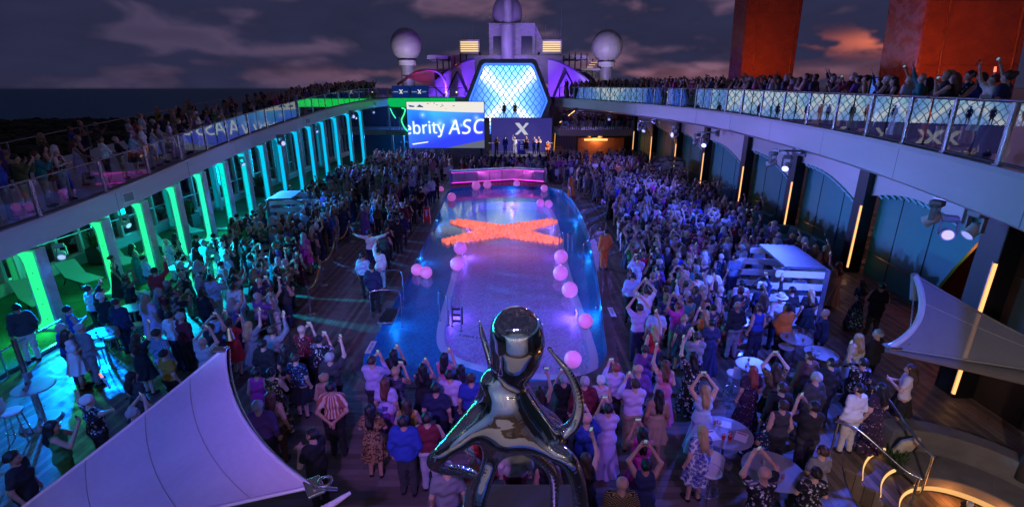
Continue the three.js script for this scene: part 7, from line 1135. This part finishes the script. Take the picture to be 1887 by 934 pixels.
// distant pool deck, seats before the stage, galleries
{ const put = (x0, x1, f0, f1, n, gap, sit, turn) => { for (let i = 0; i < n; i++) { const f = rr(f0, f1), x = rr(x0, x1); if (poly(outward(poolPts, 0.5), x, f) || !free(x, f, gap)) continue; spots.push([x, f, 0.3]); far.push([x, 0, f, turn + jit(0.5), sit]); } };
  put(5.6, 12.8, 24, 34, 900, 0.55, 0, 0.2); put(5.0, 12.5, 34, 48, 800, 0.66, 0, 0.1); put(-12.8, -6.6, 28, 40, 620, 0.62, 0, -0.2); put(-12.5, -5.6, 40, 48, 350, 0.66, 0, -0.2);
  put(-4.5, 5, 42.2, 48.2, 500, 0.7, 1, 0); put(3.2, 6, 40, 48, 200, 0.6, 0, 0);
  for (let x = 5.6; x < 13; x += 0.42) far.push([x, 2.9, 55.9 + jit(0.25), Math.PI + jit(0.4), 0]); }
// the many distant guests read as one mass: one object with real figures
{
  const lowPoly = [['m', 'stand', 'shirt', 'short'], ['f', 'stand', 'dress', 'long'], ['m', 'photo', 'tee', 'short'], ['f', 'high', 'top', 'long'], ['m', 'clap', 'jacket', 'short'], ['f', 'uparms', 'gown', 'bun'], ['m', 'sit', 'shirt', 'short'], ['f', 'sit', 'dress', 'long']].map(([sex, pose, kind, hair]) => {
    const q = fields(sex, pose, kind, hair), fat = inflate(q.bodyB, 0.018), bf = boneField(fat, 0.03), [lo, hi] = bounds([...fat, ...q.topB, ...q.botB], 0.08);
    const cand = [bf, (x, y, z) => q.top(x, y, z) - 0.008, q.bot ? (x, y, z) => q.bot(x, y, z) - 0.008 : () => 9, (x, y, z) => (y > 1.2 + q.S.dy ? q.hair(x, y, z) - 0.01 : 9)];
    const g = nets((x, y, z) => Math.min(...cand.map((f) => f(x, y, z))), lo, hi, 0.074), p = g.attributes.position, reg = [];
    for (let i = 0; i < p.count; i++) { const v = cand.map((f) => f(p.getX(i), p.getY(i), p.getZ(i))); let k = v.indexOf(Math.min(...v)); if (p.getY(i) < 0.1) k = 4; reg.push(k); }
    return { g, reg };
  });
  const pos = [], nor = [], col = [], idx = [], A = new THREE.Vector3(), tops = Object.values(plain), sk = [[0.5, 0.3, 0.22], [0.42, 0.24, 0.16], [0.25, 0.13, 0.08]], hr = [[0.012, 0.01, 0.01], [0.05, 0.026, 0.015], [0.3, 0.2, 0.1], [0.3, 0.3, 0.3]];
  for (const [x, y, f, turn, sit] of far) {
    const q = sit ? lowPoly[6 + (rnd() < 0.5 ? 1 : 0)] : lowPoly[Math.floor(rnd() * 6)], base = pos.length / 3, p = q.g.attributes.position, n = q.g.attributes.normal, m = new THREE.Matrix4().makeRotationY(turn + jit(0.3)), s = rr(0.92, 1.04);
    const C = [pick(sk), pick(tops), pick([plain.black, plain.navy, plain.charcoal, plain.khaki, plain.white]), pick(hr), plain.black]; if (rnd() < 0.5) C[1] = pick([plain.black, plain.navy, plain.charcoal, plain.black, plain.purple]);
    for (let i = 0; i < p.count; i++) { A.fromBufferAttribute(p, i).multiplyScalar(s).applyMatrix4(m); pos.push(A.x + x, A.y + y, A.z - f); A.fromBufferAttribute(n, i).applyMatrix4(m); nor.push(A.x, A.y, A.z); col.push(...C[q.reg[i]]); }
    for (let i = 0; i < q.g.index.count; i++) idx.push(q.g.index.getX(i) + base);
  }
  const g = new THREE.BufferGeometry(); g.setAttribute('position', new THREE.Float32BufferAttribute(pos, 3)); g.setAttribute('normal', new THREE.Float32BufferAttribute(nor, 3)); g.setAttribute('color', new THREE.Float32BufferAttribute(col, 3)); g.setIndex(idx);
  const m = std([1, 1, 1], 0.8); m.vertexColors = true; const c = mk('crowd', g, m, scene); tag(c, 'dense distant crowd of guests around the stage and upper decks', 'crowd', null, 'stuff');
  console.log('individuals', individuals, 'far', far.length, 'far tris', idx.length / 3);
}
// chairs beside the bar and glow sticks in raised hands
{
  const proto = (label) => { const t = thing('banquet_chair', label, 'chair', [0, 0, 0], 0, 'white chairs before the stage'); mk('seat', rbx(0.44, 0.06, 0.44, 0.02, 0, 0.45, 0), M.whiteClean, t); mk('backrest', rbx(0.44, 0.46, 0.05, 0.02, 0, 0.75, 0.2), M.whiteClean, t); for (const [x, z] of [[-0.19, -0.19], [0.19, -0.19], [-0.19, 0.19], [0.19, 0.19]]) mk('leg', bx(0.035, 0.44, 0.035, x, 0.22, z), M.whiteClean, t); return t; };
  [[3.6, 40.6], [4.4, 40.4], [5.2, 40.6], [4.0, 41.6], [4.9, 41.5], [-5.6, 41.5], [-6.4, 41.3], [-5.2, 42.4]].forEach(([x, f], i) => { const t = proto(`${['first', 'second', 'third', 'fourth', 'fifth'][i > 4 ? i - 5 : i]} white chair ${i > 4 ? 'left' : 'right'} of the pool bar, counted from the aisle`); t.position.set(x, 0, -f); t.rotation.y = jit(0.3); });
  [[1232, 470, 'in the middle right crowd'], [1348, 408, 'before the third lit column'], [172, 565, 'by the first green fin'], [1395, 800, 'over the paper strewn table'], [1832, 160, 'on the starboard upper deck'], [202, 716, 'left of the pale sail'], [1286, 360, 'in the far right crowd']].forEach(([px, py, w], i) => { const f = [19, 25, 14.4, 8.6, 10.9, 9.3, 30][i], p = atF(px, py, f), t = thing('glow_stick', `red tipped white glow stick ${w}`, 'glow stick', p.toArray(), 0, 'glow sticks'); t.rotation.z = rr(-0.9, 0.9); mk('tube', cyl(0.018, 0.018, 0.3, 0, 0, 0, 8), M.whiteClean, t); mk('lit_tip', cyl(0.022, 0.018, 0.1, 0, 0.3, 0, 8), stickLit, t); });
}

// ---------- lighting gantry behind the viewpoint: washes over the near crowd and sails ----------
{
  const t = thing('lighting_gantry', 'white lighting gantry behind and above the viewpoint', 'gantry', [0, 10.6, 2.2]); mk('beam', bx(27, 0.3, 0.3), M.white, t); for (const s of [-1, 1]) mk('mast', bx(0.35, 10.6, 0.35, s * 13.3, -5.3, 0), M.white, t);
  const G = (x, tx, ty, tf, c, k, ang, label, pen = 0.9) => movingHead(new THREE.Vector3(x, 9.95, 2.2), V(tx, ty, tf), label, c, k, ang, 1, 4, pen);
  G(-1.5, -1.2, 0.8, 11, LAV, 360, 0.36, 'violet wash lamp on the gantry aimed at the near pool end');
  G(2.5, 3.6, 0.8, 10.8, LAV, 240, 0.3, 'violet wash lamp on the gantry aimed right of the pool');
  G(0.5, 0, 0, 18, VI, 850, 0.25, 'deep violet lamp on the gantry aimed along the near pool');
  G(-0.5, -0.4, 0, 28, [0.14, 0.05, 1], 900, 0.16, 'deep violet lamp on the gantry aimed along the far pool');
  G(-6, -4.6, 3.0, 6.3, [0.05, 0.09, 1], 170, 0.24, 'blue lamp on the gantry aimed at the sail tip');
  G(-4, -4.6, 2.5, 4.6, [0.17, 0.07, 1], 52, 0.5, 'violet lamp on the gantry aimed at the lower pale sail');
  G(-9, -10.5, 0.5, 10.5, [0.02, 0.16, 0.95], 500, 0.4, 'blue lamp on the gantry aimed at the lower left');
  G(9, 8.2, 0.5, 9, [1, 0.72, 0.66], 170, 0.42, 'dim warm lamp on the gantry aimed at the lounge');
  G(5.5, 7.4, 0.6, 16, BL, 520, 0.3, 'blue lamp on the gantry aimed at the right crowd');
  G(-3, -5.6, 0, 17, [0.4, 0.24, 1], 420, 0.2, 'soft violet lamp on the gantry aimed down the left aisle');
  G(-7.5, -3.4, -0.4, 16, [0.02, 0.3, 1], 620, 0.17, 'sea blue lamp on the gantry aimed at the left pool shelf');
  // the terrace the viewpoint stands on, and the deck house behind it: both are mirrored in the octopus
  const h = thing('aft_deck_house', 'white deck house and terrace at the viewpoint, mirrored in the octopus', 'building', [0, 0, 11]);
  mk('wall', muv(bx(34, 15, 1, 0, 7.5, 0)), M.white, h); mk('terrace', muv(bx(26, 0.85, 10.2, 0, 5.1, -5.6)), M.whiteClean, h); mk('added_white_bar', rbx(11, 1.1, 2.4, 0.05, 0, 0.55, -12.2), M.whiteClean, h); mk('counter_wall', muv(bx(16, 4.5, 0.4, 0, 2.25, -7.4)), M.white, h);  // low white bar added out of view to lighten the octopus reflection
  for (let i = 0; i < 9; i++) { const wdw = mk('window', rbx(2.2, 1.5, 0.1, 0.04, -14 + i * 3.5, 11.5, -0.5), std([0.02, 0.025, 0.03], 0.1), h); mk('frame', bx(2.4, 0.1, 0.16, -14 + i * 3.5, 10.6, -0.52), M.grey, wdw); }
  for (let i = 0; i < 14; i++) mk('soffit_lamp', new THREE.SphereGeometry(0.06, 10, 8).translate(-6.5 + i, 4.6, -9.6), glow([1, 0.72, 0.45], 12), h);
  for (let i = 0; i < 4; i++) { const L = new THREE.PointLight(0xffd8c0, 3.5, 0, 2); L.position.set(-5 + i * 3.3, 4.3, 1.9); L.shadow.radius = 5; L.castShadow = true; scene.add(L); mk('soffit_lamp', new THREE.SphereGeometry(0.1, 10, 8).translate(-5 + i * 3.3, 4.3, -9.1), glow([1, 0.72, 0.45], 4), h); }
  for (const s of [-1, 1]) movingHead(new THREE.Vector3(s * 6, 10.95, 2.6), new THREE.Vector3(s * 4, 6, 9.5), `${s < 0 ? 'left' : 'right'} aft facing lamp on the gantry washing the deck house`, [0.75, 0.76, 0.9], 45, 1.1, 1, 1, 0.9);  // pair added to brighten the wall that the octopus mirrors
  movingHead(V(-13.4, 2.6, 10), V(-1, 5, -0.6), 'pale lamp low on the port side aimed at the terrace edge', [0.3, 0.75, 0.7], 110, 0.35, 0.7, 1, 0.9);  // added to light the terrace front for the octopus reflection
  movingHead(V(4.6, 4.4, 1.2), V(8.6, 0, 7.6), 'warm lamp under the terrace corner aimed at the sunken lounge', [1, 0.74, 0.62], 70, 0.55, 0.7, 1, 0.9);  // added so the lounge sofa is not left dark
  movingHead(V(8.2, 4.6, 9), V(2, 5, -0.6), 'violet lamp on the starboard side aimed at the terrace edge', [0.6, 0.45, 1], 60, 0.4, 0.7, 1, 0.9);  // added like the port one, for the mirrored terrace front
}
// washes under the far fascia ends, lamps added to fill starboard fascia and stage
movingHead(V(8.4, 4.7, 44.5), V(8, 0.6, 36), 'violet lamp under the far end of the starboard fascia', [0.22, 0.14, 1], 150, 0.75, 0.8, 1, 0.9);
movingHead(V(-13.6, 5.0, 50.5), V(-7, 0.6, 42), 'blue lamp under the far end of the port fascia', [0.12, 0.25, 1], 420, 0.7, 0.8, 1, 0.9);
movingHead(V(6.2, 4.9, 50), V(1, 1.6, 52), 'white stage lamp hung before the presenters', [1, 0.85, 0.95], 230, 0.6, 1, 0.8, 0.8);  // added to brighten the stage group
movingHead(V(-13.7, 4.1, 30), V(11.5, 3.7, 17), 'violet lamp on the port side aimed across at the near starboard fascia', [0.28, 0.23, 1], 1250, 0.36, 1, 1.5, 0.9);  // added in place of light bounced up from the crowd
movingHead(V(-13.7, 4.9, 44), V(11.5, 3.9, 32), 'violet lamp on the port side aimed across at the far starboard fascia', [0.3, 0.26, 1], 1300, 0.4, 1, 1.5, 0.9);  // likewise added, for the far part of the fascia
movingHead(V(9.6, 4.6, 30), V(-14.4, 3.4, 20), 'grey violet lamp on the starboard side aimed across at the port fascia', [0.42, 0.36, 0.9], 200, 0.4, 1, 1.5, 0.9);

renderer.render(scene, camera);
